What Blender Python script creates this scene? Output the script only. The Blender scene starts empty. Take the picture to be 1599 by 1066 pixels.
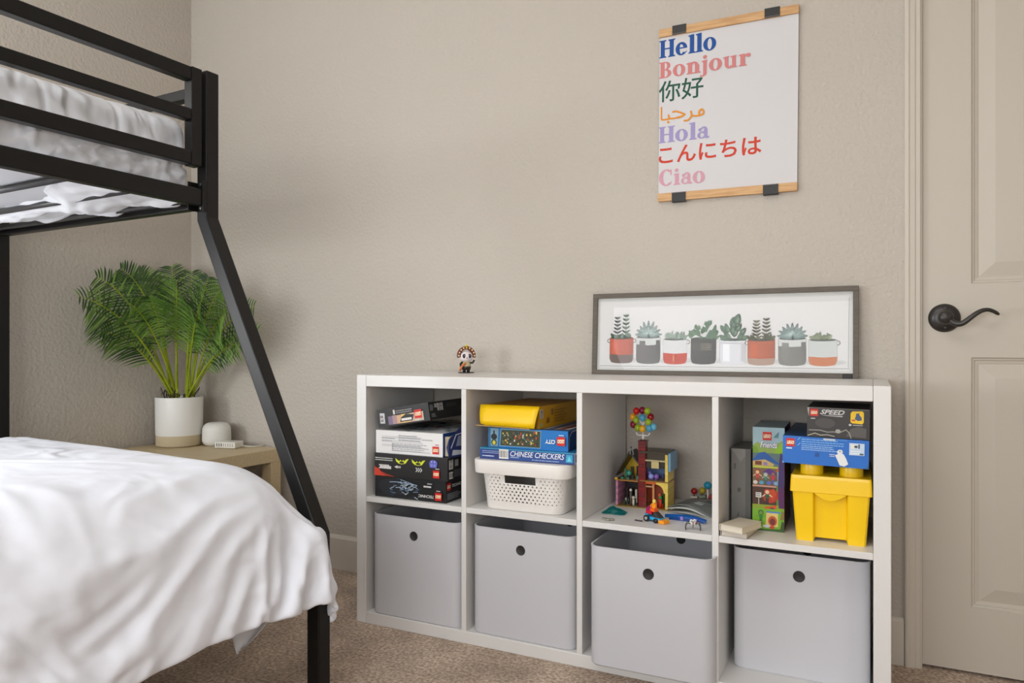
import bpy, bmesh, math, random, zlib, base64
from math import sin, cos, pi, radians, sqrt
from mathutils import Vector, Matrix, Euler, noise

scn = bpy.context.scene
COL = scn.collection

# ------------------------------------------------------------------ camera
cam_d = bpy.data.cameras.new('camera')
cam = bpy.data.objects.new('camera', cam_d); COL.objects.link(cam)
cam_d.sensor_width = 36.0
cam_d.lens = 36.0 * 1139.0 / 1599.0
cam_d.shift_y = 7.0 / 1599.0
cam_d.clip_start = 0.05
cam.location = (0.0, -2.247, 0.864)
cam.rotation_euler = (pi / 2, 0, radians(26.2))
scn.camera = cam

# ------------------------------------------------------------------ colour management, world, lights
scn.view_settings.view_transform = 'Standard'
scn.view_settings.look = 'None'
scn.view_settings.exposure = 0.0
scn.view_settings.gamma = 1.0
scn.view_settings.use_curve_mapping = False

world = bpy.data.worlds.new('world'); scn.world = world
world.use_nodes = True
world.node_tree.nodes['Background'].inputs[0].default_value = (0.80, 0.90, 1.0, 1)
world.node_tree.nodes['Background'].inputs[1].default_value = 0.6


def area(name, loc, aim, w, h, power, col):
    d = bpy.data.lights.new(name, 'AREA'); d.shape = 'RECTANGLE'; d.size = w; d.size_y = h
    d.energy = power; d.color = col
    o = bpy.data.objects.new(name, d); COL.objects.link(o); o.location = loc
    o.rotation_euler = (Vector(aim) - Vector(loc)).to_track_quat('-Z', 'Y').to_euler()
    return o

# daylight from the window in the left wall beside the bunk and from the window behind the camera, plus the ceiling light
area('side_window_daylight', (-2.745, -2.00, 1.25), (-0.9, -0.9, 0.75), 1.3, 1.1, 84, (0.94, 0.97, 1.0))
area('rear_window_daylight', (-0.85, -4.10, 0.95), (-0.95, -0.6, -0.10), 2.4, 1.5, 74, (0.95, 0.975, 1.0))
area('ceiling_light', (-0.85, -2.1, 2.56), (-1.05, -2.0, 0), 1.5, 1.5, 18, (1.0, 0.98, 0.95))
area('bed_fill', (1.60, -3.1, 1.15), (-1.5, -1.5, 0.7), 0.8, 1.5, 13, (0.98, 0.98, 1.0))  # added fill that brightens the bed from the right; that wall has no opening

# ------------------------------------------------------------------ materials


def lin(c):
    out = []
    for v in c[:3]:
        v = v / 255.0
        out.append(v / 12.92 if v <= 0.04045 else ((v + 0.055) / 1.055) ** 2.4)
    return (out[0], out[1], out[2], 1.0)

_m = {}


def pm(rgb, rough=0.5, metal=0.0, spec=0.5, name=None):
    """plain paint / plastic / print with a slight procedural roughness variation"""
    key = (tuple(rgb), rough, metal, spec)
    if key in _m: return _m[key]
    m = bpy.data.materials.new(name or 'paint_%d_%d_%d' % tuple(int(v) for v in rgb)); m.use_nodes = True
    nt = m.node_tree; b = nt.nodes['Principled BSDF']
    b.inputs['Base Color'].default_value = lin(rgb)
    b.inputs['Metallic'].default_value = metal
    b.inputs['Specular IOR Level'].default_value = spec
    n = nt.nodes.new('ShaderNodeTexNoise'); n.inputs['Scale'].default_value = 25
    mr = nt.nodes.new('ShaderNodeMapRange')
    mr.inputs['To Min'].default_value = max(0.03, rough - 0.05); mr.inputs['To Max'].default_value = min(1, rough + 0.05)
    nt.links.new(n.outputs['Fac'], mr.inputs['Value']); nt.links.new(mr.outputs['Result'], b.inputs['Roughness'])
    _m[key] = m
    return m


def bumped(name, rgb, rough, scale, strength, dist=0.002, detail=4, rgb2=None, cscale=None, spec=0.4, sheen=0, coords='Object', stretch=None):
    m = bpy.data.materials.new(name); m.use_nodes = True
    nt = m.node_tree; b = nt.nodes['Principled BSDF']; L = nt.links
    tc = nt.nodes.new('ShaderNodeTexCoord')
    mp = nt.nodes.new('ShaderNodeMapping'); L.new(tc.outputs[coords], mp.inputs[0])
    if stretch: mp.inputs['Scale'].default_value = stretch
    n = nt.nodes.new('ShaderNodeTexNoise'); n.inputs['Scale'].default_value = scale; n.inputs['Detail'].default_value = detail
    L.new(mp.outputs[0], n.inputs['Vector'])
    bp = nt.nodes.new('ShaderNodeBump'); bp.inputs['Strength'].default_value = strength; bp.inputs['Distance'].default_value = dist
    L.new(n.outputs['Fac'], bp.inputs['Height']); L.new(bp.outputs['Normal'], b.inputs['Normal'])
    b.inputs['Roughness'].default_value = rough
    b.inputs['Specular IOR Level'].default_value = spec
    if sheen: b.inputs['Sheen Weight'].default_value = sheen
    if rgb2:
        n2 = nt.nodes.new('ShaderNodeTexNoise'); n2.inputs['Scale'].default_value = cscale or scale; n2.inputs['Detail'].default_value = 6
        L.new(mp.outputs[0], n2.inputs['Vector'])
        cr = nt.nodes.new('ShaderNodeValToRGB'); cr.color_ramp.elements[0].position = 0.36; cr.color_ramp.elements[1].position = 0.64
        cr.color_ramp.elements[0].color = lin(rgb); cr.color_ramp.elements[1].color = lin(rgb2)
        L.new(n2.outputs['Fac'], cr.inputs[0]); L.new(cr.outputs[0], b.inputs['Base Color'])
    else:
        b.inputs['Base Color'].default_value = lin(rgb)
    return m

M_wall = bumped('wall_paint', (194, 186, 175), 0.75, 80, 0.9, 0.0045, 3, spec=0.3)
M_door = bumped('door_paint', (198, 190, 177), 0.5, 60, 0.05, 0.001)
M_trim = bumped('trim_paint', (206, 198, 186), 0.45, 60, 0.04, 0.001)
M_ceil = bumped('ceiling_paint', (232, 230, 225), 0.8, 60, 0.3, 0.002)
M_carpet = bumped('carpet', (176, 146, 120), 0.95, 150, 1.0, 0.014, 6, rgb2=(244, 220, 196), cscale=105, spec=0.1, sheen=0.3)
# broad tonal patches of the carpet pile
_nt = M_carpet.node_tree; _b = _nt.nodes['Principled BSDF']; _src = _b.inputs['Base Color'].links[0].from_socket
_n = _nt.nodes.new('ShaderNodeTexNoise'); _n.inputs['Scale'].default_value = 7; _n.inputs['Detail'].default_value = 3
_t = _nt.nodes.new('ShaderNodeTexCoord'); _nt.links.new(_t.outputs['Object'], _n.inputs['Vector'])
_cr = _nt.nodes.new('ShaderNodeValToRGB'); _cr.color_ramp.elements[0].position = 0.35; _cr.color_ramp.elements[1].position = 0.65
_cr.color_ramp.elements[0].color = (0.66, 0.63, 0.60, 1); _cr.color_ramp.elements[1].color = (1, 1, 1, 1)
_nt.links.new(_n.outputs['Fac'], _cr.inputs[0])
_mx = _nt.nodes.new('ShaderNodeMix'); _mx.data_type = 'RGBA'; _mx.blend_type = 'MULTIPLY'; _mx.inputs[0].default_value = 1
_nt.links.new(_src, _mx.inputs[6]); _nt.links.new(_cr.outputs[0], _mx.inputs[7]); _nt.links.new(_mx.outputs[2], _b.inputs['Base Color'])

M_cloth = bumped('white_cotton', (234, 237, 246), 0.85, 900, 0.12, 0.0006, 2, spec=0.2, sheen=0.15)


def wrinkled(m, sx, sy, sz, rot, scale, dist, detail=2.5, warp=.6):
    """adds soft cotton creases (ridged noise) to a cloth material's bump chain"""
    nt = m.node_tree; b = nt.nodes['Principled BSDF']; old = b.inputs['Normal'].links[0].from_node
    tc = nt.nodes.new('ShaderNodeTexCoord'); mp = nt.nodes.new('ShaderNodeMapping'); mp.inputs['Rotation'].default_value = rot; mp.inputs['Scale'].default_value = (sx, sy, sz)
    nt.links.new(tc.outputs['Object'], mp.inputs[0])
    n = nt.nodes.new('ShaderNodeTexNoise'); n.noise_type = 'RIDGED_MULTIFRACTAL'; n.inputs['Scale'].default_value = scale; n.inputs['Detail'].default_value = detail; n.inputs['Distortion'].default_value = warp
    nt.links.new(mp.outputs[0], n.inputs['Vector'])
    bp = nt.nodes.new('ShaderNodeBump'); bp.inputs['Strength'].default_value = 1; bp.inputs['Distance'].default_value = dist
    nt.links.new(n.outputs['Fac'], bp.inputs['Height']); nt.links.new(bp.outputs['Normal'], old.inputs['Normal'])
    return m
M_sheet = bumped('white_sheet', (238, 239, 242), 0.85, 700, 0.1, 0.0006, 2, spec=0.2)
M_cloth = wrinkled(M_cloth, 1, .8, 2.2, (radians(-48), 0, 0), 2.8, .016)
M_cloth = wrinkled(M_cloth, 1, .9, 1.5, (radians(-30), radians(20), 0), 6.5, .011, 4, 1.2)
M_cloth2 = wrinkled(bumped('white_cotton_rumpled', (237, 239, 244), 0.85, 900, 0.12, 0.0006, 2, spec=0.2, sheen=0.15), 1, 2.0, 1, (radians(35), 0, 0), 8.0, .022, 3, .8)
M_black = bumped('black_powder_coat', (17, 16, 16), 0.36, 500, 0.08, 0.0004, 2, spec=0.35)
M_white = bumped('white_foil', (224, 222, 219), 0.38, 20, 0.02, 0.0005, 2, spec=0.5)
M_bin = bumped('bin_plastic', (205, 205, 210), 0.42, 90, 0.03, 0.0004, 2, spec=0.45)
M_birch = bumped('birch_veneer', (199, 178, 139), 0.45, 6, 0.03, 0.0005, 3, rgb2=(211, 192, 155), cscale=9, stretch=(1, 14, 14))
M_oak = bumped('oak_rail', (196, 150, 100), 0.5, 6, 0.05, 0.0005, 4, rgb2=(218, 176, 126), cscale=8, stretch=(1.5, 10, 22))
M_bronze = bumped('dark_bronze', (42, 38, 35), 0.35, 300, 0.05, 0.0003, 2, spec=0.6)
M_yellow = bumped('yellow_plastic', (247, 202, 8), 0.3, 60, 0.02, 0.0004, 2, spec=0.5)
M_pot = bumped('pot_glaze', (228, 226, 221), 0.35, 40, 0.05, 0.0005, 2)
M_sand = bumped('pot_sand', (196, 181, 150), 0.7, 200, 0.2, 0.0008, 3)
M_soil = bumped('soil', (60, 47, 36), 0.95, 90, 0.8, 0.004, 4)
M_frame = bumped('grey_wood_frame', (92, 84, 74), 0.5, 20, 0.08, 0.0005, 3, rgb2=(104, 96, 85), cscale=14, stretch=(2, 20, 20))
M_paper = bumped('paper', (214, 212, 213), 0.7, 30, 0.02, 0.0004, 2, spec=0.3)


def leaf_mat(name, a, b):
    m = bumped(name, a, 0.45, 40, 0.1, 0.0005, 2, rgb2=b, cscale=14, spec=0.4)
    nt = m.node_tree; p = nt.nodes['Principled BSDF']
    tr = nt.nodes.new('ShaderNodeBsdfTranslucent'); mx = nt.nodes.new('ShaderNodeMixShader'); mx.inputs[0].default_value = 0.25
    src = p.inputs['Base Color'].links[0].from_socket; nt.links.new(src, tr.inputs[0])
    out = nt.nodes['Material Output']
    nt.links.new(p.outputs[0], mx.inputs[1]); nt.links.new(tr.outputs[0], mx.inputs[2]); nt.links.new(mx.outputs[0], out.inputs[0])
    return m
M_leaf = leaf_mat('palm_leaf', (84, 124, 50), (134, 170, 78))
M_leaf2 = leaf_mat('palm_leaf_shaded', (44, 72, 36), (82, 112, 54))  # darker copy of the leaf green: shade of the back fronds put into the colour
M_stem = leaf_mat('palm_stem', (150, 170, 40), (186, 196, 52))


def glass_pane():
    m = bpy.data.materials.new('clear_pane'); m.use_nodes = True; nt = m.node_tree
    nt.nodes.remove(nt.nodes['Principled BSDF'])
    t = nt.nodes.new('ShaderNodeBsdfTransparent'); g = nt.nodes.new('ShaderNodeBsdfGlossy'); g.inputs['Roughness'].default_value = 0.0
    f = nt.nodes.new('ShaderNodeFresnel'); f.inputs[0].default_value = 1.2
    mx = nt.nodes.new('ShaderNodeMixShader')
    nt.links.new(f.outputs[0], mx.inputs[0]); nt.links.new(t.outputs[0], mx.inputs[1]); nt.links.new(g.outputs[0], mx.inputs[2])
    nt.links.new(mx.outputs[0], nt.nodes['Material Output'].inputs[0])
    return m
M_glass = glass_pane()


def clear_plastic(name, rgb, fac=0.5, rough=0.1):
    m = bpy.data.materials.new(name); m.use_nodes = True; nt = m.node_tree
    p = nt.nodes['Principled BSDF']; p.inputs['Base Color'].default_value = lin(rgb); p.inputs['Roughness'].default_value = rough
    t = nt.nodes.new('ShaderNodeBsdfTransparent'); t.inputs[0].default_value = lin([min(255, v + 90) for v in rgb])
    mx = nt.nodes.new('ShaderNodeMixShader'); mx.inputs[0].default_value = fac
    nt.links.new(t.outputs[0], mx.inputs[1]); nt.links.new(p.outputs[0], mx.inputs[2])
    nt.links.new(mx.outputs[0], nt.nodes['Material Output'].inputs[0])
    return m


def perforated(name, rgb):
    """plastic wall pierced by a staggered grid of round holes whose size grows towards the middle (UV in metres)"""
    m = bpy.data.materials.new(name); m.use_nodes = True; nt = m.node_tree; L = nt.links
    p = nt.nodes['Principled BSDF']; p.inputs['Base Color'].default_value = lin(rgb); p.inputs['Roughness'].default_value = 0.4
    uv = nt.nodes.new('ShaderNodeUVMap'); sep = nt.nodes.new('ShaderNodeSeparateXYZ'); L.new(uv.outputs[0], sep.inputs[0])

    def mth(op, a, b=None, c=None):
        n = nt.nodes.new('ShaderNodeMath'); n.operation = op
        for k, v in enumerate((a, b, c)):
            if v is None: continue
            if isinstance(v, (int, float)): n.inputs[k].default_value = v
            else: L.new(v, n.inputs[k])
        return n.outputs[0]
    U, V = sep.outputs[0], sep.outputs[1]
    px, py = 0.0128, 0.0186

    def lattice(ox, oy):
        fu = mth('MULTIPLY', mth('SUBTRACT', mth('FRACT', mth('ADD', mth('DIVIDE', U, px), ox)), 0.5), px)
        fv = mth('MULTIPLY', mth('SUBTRACT', mth('FRACT', mth('ADD', mth('DIVIDE', V, py), oy)), 0.5), py)
        return mth('SQRT', mth('ADD', mth('MULTIPLY', fu, fu), mth('MULTIPLY', fv, fv)))
    d = mth('MINIMUM', lattice(0, 0), lattice(0.5, 0.5))
    # radius
    du = mth('DIVIDE', mth('ABSOLUTE', U), 0.13); rad = mth('SUBTRACT', 0.0030, mth('MULTIPLY', mth('MINIMUM', du, 1.0), 0.0017))
    hole = mth('LESS_THAN', d, rad)
    hole = mth('MULTIPLY', hole, mth('GREATER_THAN', V, 0.026))
    hole = mth('MULTIPLY', hole, mth('LESS_THAN', V, 0.118))
    # solid surround of the hand grip
    ins = mth('MULTIPLY', mth('LESS_THAN', mth('ABSOLUTE', U), 0.062), mth('GREATER_THAN', V, 0.082))
    hole = mth('MULTIPLY', hole, mth('SUBTRACT', 1.0, ins))
    t = nt.nodes.new('ShaderNodeBsdfTransparent'); mx = nt.nodes.new('ShaderNodeMixShader')
    L.new(hole, mx.inputs[0]); L.new(p.outputs[0], mx.inputs[1]); L.new(t.outputs[0], mx.inputs[2])
    L.new(mx.outputs[0], nt.nodes['Material Output'].inputs[0])
    return m

# ------------------------------------------------------------------ mesh helpers


class MB:
    def __init__(s):
        s.v = []; s.f = []; s.mi = []; s.mats = []; s.uv = {}; s.sm = []

    def slot(s, m):
        if m not in s.mats: s.mats.append(m)
        return s.mats.index(m)

    def add(s, vs, fs, m, smooth=False, M=None):
        k = len(s.v); i = s.slot(m)
        for p in vs:
            p = Vector(p)
            s.v.append(M @ p if M else p)
        for f in fs:
            s.f.append([k + q for q in f]); s.mi.append(i); s.sm.append(smooth)

    def box(s, x0, x1, y0, y1, z0, z1, m, M=None):
        vs = [(x0, y0, z0), (x1, y0, z0), (x1, y1, z0), (x0, y1, z0), (x0, y0, z1), (x1, y0, z1), (x1, y1, z1), (x0, y1, z1)]
        s.add(vs, [(0, 3, 2, 1), (4, 5, 6, 7), (0, 1, 5, 4), (1, 2, 6, 5), (2, 3, 7, 6), (3, 0, 4, 7)], m, False, M)

    def lathe(s, prof, m, n=32, M=None, cap=False, smooth=True):
        vs = []; fs = []
        for r, z in prof:
            for k in range(n):
                a = 2 * pi * k / n; vs.append((r * cos(a), r * sin(a), z))
        for j in range(len(prof) - 1):
            for k in range(n):
                k2 = (k + 1) % n; fs.append((j * n + k, j * n + k2, (j + 1) * n + k2, (j + 1) * n + k))
        if cap:
            fs.append(tuple(range(n - 1, -1, -1))); fs.append(tuple((len(prof) - 1) * n + k for k in range(n)))
        s.add(vs, fs, m, smooth, M)

    def cyl(s, p0, p1, r, m, n=16, r1=None, smooth=True):
        p0, p1 = Vector(p0), Vector(p1); q = (p1 - p0).to_track_quat('Z', 'Y').to_matrix().to_4x4()
        M = Matrix.Translation(p0) @ q; h = (p1 - p0).length
        s.lathe([(r, 0), (r if r1 is None else r1, h)], m, n, M, True, smooth)

    def sph(s, c, r, m, n=16, sc=(1, 1, 1), M=None):
        prof = [(max(1e-5, sin(pi * k / (n // 2))), -cos(pi * k / (n // 2))) for k in range(n // 2 + 1)]
        MM = (M or Matrix()) @ Matrix.Translation(c) @ Matrix.Diagonal((r * sc[0], r * sc[1], r * sc[2], 1))
        s.lathe(prof, m, n, MM)

    def tube(s, pts, r, m, n=8, rs=None):
        pts = [Vector(p) for p in pts]; vs = []; fs = []; up = Vector((0, 0, 1))
        for i, p in enumerate(pts):
            t = (pts[min(i + 1, len(pts) - 1)] - pts[max(i - 1, 0)]).normalized()
            a = t.cross(up)
            if a.length < 1e-3: a = t.cross(Vector((0, 1, 0)))
            a.normalize(); b = a.cross(t)
            rr = rs[i] if rs else r
            for k in range(n):
                w = 2 * pi * k / n; vs.append(p + a * (rr * cos(w)) + b * (rr * sin(w)))
        for i in range(len(pts) - 1):
            for k in range(n):
                k2 = (k + 1) % n; fs.append((i * n + k, i * n + k2, (i + 1) * n + k2, (i + 1) * n + k))
        fs.append(tuple(range(n))); fs.append(tuple((len(pts) - 1) * n + k for k in range(n - 1, -1, -1)))
        s.add(vs, fs, m, True)

    def build(s, name, parent=None, loc=(0, 0, 0), rot=(0, 0, 0), bevel=0, seg=2, recalc=True):
        me = bpy.data.meshes.new(name); me.from_pydata([tuple(p) for p in s.v], [], s.f)
        for m in s.mats: me.materials.append(m)
        me.polygons.foreach_set('material_index', s.mi)
        me.polygons.foreach_set('use_smooth', s.sm)
        if s.uv:
            l = me.uv_layers.new(name='UVMap')
            for lp in me.loops: l.data[lp.index].uv = s.uv.get(lp.vertex_index, (0, 0))
        me.update()
        if recalc:
            bm = bmesh.new(); bm.from_mesh(me); bmesh.ops.recalc_face_normals(bm, faces=bm.faces); bm.to_mesh(me); bm.free()
        o = bpy.data.objects.new(name, me); COL.objects.link(o)
        o.location = loc; o.rotation_euler = rot
        if parent: o.parent = parent
        if bevel:
            b = o.modifiers.new('bevel', 'BEVEL'); b.width = bevel; b.segments = seg; b.limit_method = 'ANGLE'; b.angle_limit = radians(50)
        return o


def tag(o, label, cat, group=None):
    o['label'] = label; o['category'] = cat
    if group: o['group'] = group
    return o


def thing(name, label, cat, loc=(0, 0, 0), rot=(0, 0, 0), group=None):
    o = bpy.data.objects.new(name, None); COL.objects.link(o); o.empty_display_size = 0.05
    o.location = loc; o.rotation_euler = rot
    return tag(o, label, cat, group)


def struct(o):
    o['kind'] = 'structure'
    return o

# --- text meshes (Blender's built-in font), turned into polygons once and cached
_tc = {}


def text_geo(body, bold=0.0, shear=0.0):
    key = (body, bold, shear)
    if key in _tc: return _tc[key]
    cu = bpy.data.curves.new('t', 'FONT'); cu.body = body; cu.size = 1.0; cu.offset = bold; cu.shear = shear; cu.resolution_u = 3
    o = bpy.data.objects.new('t', cu); COL.objects.link(o)
    dg = bpy.context.evaluated_depsgraph_get(); dg.update()
    me = o.evaluated_get(dg).to_mesh()
    vs = [(v.co.x, v.co.y) for v in me.vertices]; fs = [tuple(p.vertices) for p in me.polygons]
    o.evaluated_get(dg).to_mesh_clear()
    bpy.data.objects.remove(o); bpy.data.curves.remove(cu)
    if not vs: vs = [(0, 0)]
    x0 = min(v[0] for v in vs); x1 = max(v[0] for v in vs); y0 = min(v[1] for v in vs); y1 = max(v[1] for v in vs)
    _tc[key] = (vs, fs, (x0, x1, y0, y1))
    return _tc[key]


class Panel:
    """printing on one flat face: u along, v up, thin ink layers stacked just above the face"""

    def __init__(s, mb, O, U, V, w, h, flip=False):
        s.mb = mb; s.O = Vector(O); s.U = Vector(U).normalized(); s.V = Vector(V).normalized(); s.N = s.U.cross(s.V)
        s.w = w; s.h = h; s.k = 1; s.flip = flip; s.rough = 0.45; s.step = 0.00012

    def pt(s, u, v):
        if s.flip: u, v = s.w - u, s.h - v
        return s.O + s.U * u + s.V * v + s.N * (s.step * s.k)

    def geo(s, vs, fs, col):
        m = col if isinstance(col, bpy.types.Material) else pm(col, s.rough)
        s.mb.add([s.pt(*p) for p in vs], fs, m); s.k += 1

    def poly(s, pts, col): s.geo(pts, [tuple(range(len(pts)))], col)
    def rect(s, u0, v0, u1, v1, col): s.poly([(u0, v0), (u1, v0), (u1, v1), (u0, v1)], col)

    def ell(s, cu, cv, ru, rv, col, n=14, rot=0):
        c, q = cos(rot), sin(rot)
        s.poly([(cu + ru * cos(2 * pi * k / n) * c - rv * sin(2 * pi * k / n) * q, cv + ru * cos(2 * pi * k / n) * q + rv * sin(2 * pi * k / n) * c) for k in range(n)], col)

    def line(s, pts, w, col):
        for a, b in zip(pts[:-1], pts[1:]):
            dx, dy = b[0] - a[0], b[1] - a[1]; l = sqrt(dx * dx + dy * dy) or 1; nx, ny = -dy / l * w / 2, dx / l * w / 2
            ex, ey = dx / l * w * .3, dy / l * w * .3
            s.geo([(a[0] + nx - ex, a[1] + ny - ey), (a[0] - nx - ex, a[1] - ny - ey), (b[0] - nx + ex, b[1] - ny + ey), (b[0] + nx + ex, b[1] + ny + ey)], [(0, 1, 2, 3)], col)
            s.k -= .9
        s.k += 1

    def text(s, body, u, v, h, col, w=None, bold=0.0, shear=0.0, r180=False, align='L'):
        vs, fs, (x0, x1, y0, y1) = text_geo(body, bold, shear)
        sy = h / (y1 - y0 or 1); sx = (w / (x1 - x0)) if w else sy
        W = (x1 - x0) * sx
        if align == 'C': u -= W / 2
        out = []
        for x, y in vs:
            a, b = (x - x0) * sx, (y - y0) * sy
            if r180: a, b = W - a, h - b
            out.append((u + a, v + b))
        s.geo(out, fs, col)

    def logo(s, u, v, q, r180=False):
        """small square red toy-maker's logo with white lettering"""
        s.rect(u, v, u + q, v + q, (206, 28, 30))
        s.text('LEGO', u + q * .08, v + q * .27, q * .46, (242, 205, 30), w=q * .84, bold=0.05, shear=0.15, r180=r180)
        s.text('LEGO', u + q * .12, v + q * .31, q * .38, (250, 248, 244), w=q * .76, bold=0.02, shear=0.15, r180=r180)

    def barcode(s, u0, v0, u1, v1, vert=False):
        s.rect(u0, v0, u1, v1, (232, 230, 224))
        rnd = random.Random(int(u0 * 1e4)); n = 11
        for k in range(n):
            a = (k + .25) / n; b = a + rnd.uniform(.25, .7) / n
            if vert: s.rect(u0 + (u1 - u0) * .12, v0 + (v1 - v0) * a, u1 - (u1 - u0) * .12, v0 + (v1 - v0) * b, (30, 30, 30))
            else: s.rect(u0 + (u1 - u0) * a, v0 + (v1 - v0) * .14, u0 + (u1 - u0) * b, v1 - (v1 - v0) * .14, (30, 30, 30))
            s.k -= 1
        s.k += 1

    def lines(s, u0, v0, u1, v1, n, col, seed=1, words=True):
        rnd = random.Random(seed); H = (v1 - v0) / n
        for i in range(n):
            y = v0 + H * i; x = u0; end = u0 + (u1 - u0) * rnd.uniform(.7, 1)
            while x < end:
                w = rnd.uniform(.02, .1) * (u1 - u0)
                s.rect(x, y + H * .25, min(x + w, end), y + H * .7, col); s.k -= 1
                x += w + .012 * (u1 - u0)
        s.k += 1

# ================================================================== the room
A = radians(2.65)                       # the left wall and the bed stand slightly askew to the back wall
WX = -2.672                             # left wall at the corner


def wall_left_x(y): return WX + y * math.tan(A)

b = MB(); b.box(-3.2, 1.95, -4.4, 0.14, -0.06, 0.0, M_carpet); struct(b.build('floor'))
b = MB(); b.box(-3.2, 1.95, -4.4, 0.14, 2.62, 2.7, M_ceil); struct(b.build('ceiling'))
b = MB(); b.box(-2.95, 0.118, 0.0, 0.12, 0, 2.62, M_wall); b.box(0.118, 0.98, 0.0, 0.12, 2.06, 2.62, M_wall); b.box(0.98, 1.82, 0.0, 0.12, 0, 2.62, M_wall)
b.box(0.118, 0.98, 0.10, 0.12, 0, 2.06, M_wall); struct(b.build('wall_back'))
b = MB()
yb = -4.3
vs = [(wall_left_x(0), 0, 0), (wall_left_x(yb), yb, 0), (wall_left_x(yb) - .12, yb, 0), (WX - .12, 0.0, 0)]
vs += [(x, y, 2.62) for x, y, z in vs]
b.add(vs, [(0, 1, 2, 3), (4, 7, 6, 5), (0, 4, 5, 1), (1, 5, 6, 2), (2, 6, 7, 3), (3, 7, 4, 0)], M_wall); struct(b.build('wall_left'))
b = MB(); b.box(1.70, 1.82, -4.3, 0.0, 0, 2.62, M_wall); struct(b.build('wall_right'))
b = MB()
b.box(-2.9, -2.52, -4.3, -4.18, 0, 2.62, M_wall); b.box(-0.98, 1.82, -4.3, -4.18, 0, 2.62, M_wall)
b.box(-2.52, -0.98, -4.3, -4.18, 0, 0.78, M_wall); b.box(-2.52, -0.98, -4.3, -4.18, 2.12, 2.62, M_wall); struct(b.build('wall_front'))
w = MB()
for a in (-2.52, -1.77, -1.02): w.box(a, a + .04, -4.26, -4.21, .78, 2.12, M_trim)
for z in (.78, 2.08): w.box(-2.52, -.98, -4.26, -4.21, z, z + .04, M_trim)
w.box(-2.56, -.94, -4.18, -4.14, .75, .78, M_trim)
struct(w.build('window_1'))

w = MB()                                 # frame of the window beside the bunk
for a in (-.68, -.02, .64): w.box(-.02, .012, a, a + .04, -.60, .60, M_trim)
for z in (-.60, .56): w.box(-.02, .012, -.68, .68, z, z + .04, M_trim)
struct(w.build('window_2', None, (wall_left_x(-2.0) + .004, -2.0, 1.25), (0, 0, -A)))

# baseboards with an eased top edge


def baseboard(name, p0, p1, h=.131, t=.014):
    p0, p1 = Vector(p0), Vector(p1); d = (p1 - p0).normalized(); n = Vector((d.y, -d.x, 0))
    prof = [(0.0, 0), (t, 0), (t, h - .012), (t * .55, h - .003), (0.0, h)]
    vs = []
    for p in (p0, p1):
        for a, z in prof: vs.append(p + n * a + Vector((0, 0, z)))
    k = len(prof); fs = [tuple(range(k)), tuple(range(2 * k - 1, k - 1, -1))] + [(i, (i + 1) % k, k + (i + 1) % k, k + i) for i in range(k)]
    m = MB(); m.add(vs, fs, M_trim); struct(m.build(name))
baseboard('baseboard_back', (WX + .016, 0, 0), (0.080, 0, 0))
baseboard('baseboard_left', (wall_left_x(-4.1), -4.1, 0), (WX - .001, -.02, 0))

# door casing
m = MB()


def casing(poly, x0, z0, z1, vertical=True, x1=None):
    k = len(poly); vs = []
    if vertical:
        for z in (z0, z1): vs += [(x0 + a, -d, z) for a, d in poly]
    else:
        for x in (x0, x1): vs += [(x, -d, z0 + a) for a, d in poly]
    fs = [tuple(range(k)), tuple(range(2 * k - 1, k - 1, -1))] + [(i, (i + 1) % k, k + (i + 1) % k, k + i) for i in range(k)]
    m.add(vs, fs, M_trim)
prof = [(0, 0), (0, .016), (.004, .019), (.009, .019), (.012, .0165), (.024, .0145), (.026, .012), (.036, .011), (.038, .009), (.038, 0)]
casing(prof, .082, 0, 2.14)
casing([(.976 + .038 - a - .9 + .9, d) for a, d in []] or [(.038 - a, d) for a, d in prof], .978, 0, 2.14)
casing([(.038 - a, d) for a, d in prof], .12, 2.048, 0, False, .978)
m.box(.112, .1235, -.004, .09, 0, 2.05, M_trim); m.box(.9745, .986, -.004, .09, 0, 2.05, M_trim); m.box(.1235, .9745, -.004, .09, 2.04, 2.052, M_trim)
struct(m.build('trim_1'))

# door leaf with moulded, raised panels
DX0, DX1, DZ1 = .1245, .9735, 2.038
m = MB(); T = .006
panels = [(.2365, .4985, 1.032, 1.93), (.5995, .8615, 1.032, 1.93), (.2365, .4985, .176, .834), (.5995, .8615, .176, .834)]
panels = [(.2365, .5, 1.028, 1.93), (.598, .8615, 1.028, 1.93), (.2365, .5, .176, .834), (.598, .8615, .176, .834)]
xs = [DX0, .2365, .5, .598, .8615, DX1]; zs = [.008, .176, .834, 1.028, 1.93, DZ1]
for i in range(5):
    for j in range(5):
        if i in (1, 3) and j in (1, 3): continue
        m.add([(xs[i], T, zs[j]), (xs[i + 1], T, zs[j]), (xs[i + 1], T, zs[j + 1]), (xs[i], T, zs[j + 1])], [(0, 1, 2, 3)], M_door)
steps = [(0, 0), (.003, .005), (.007, .006), (.009, .0095), (.014, .0105), (.018, .0125), (.054, .003), (.057, .003)]
for x0, x1, z0, z1 in panels:
    loops = []
    for a, d in steps: loops.append([(x0 + a, T + d, z0 + a), (x1 - a, T + d, z0 + a), (x1 - a, T + d, z1 - a), (x0 + a, T + d, z1 - a)])
    for p, q in zip(loops[:-1], loops[1:]):
        for k in range(4): m.add([p[k], p[(k + 1) % 4], q[(k + 1) % 4], q[k]], [(0, 1, 2, 3)], M_door)
    m.add(loops[-1], [(0, 1, 2, 3)], M_door)
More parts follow.
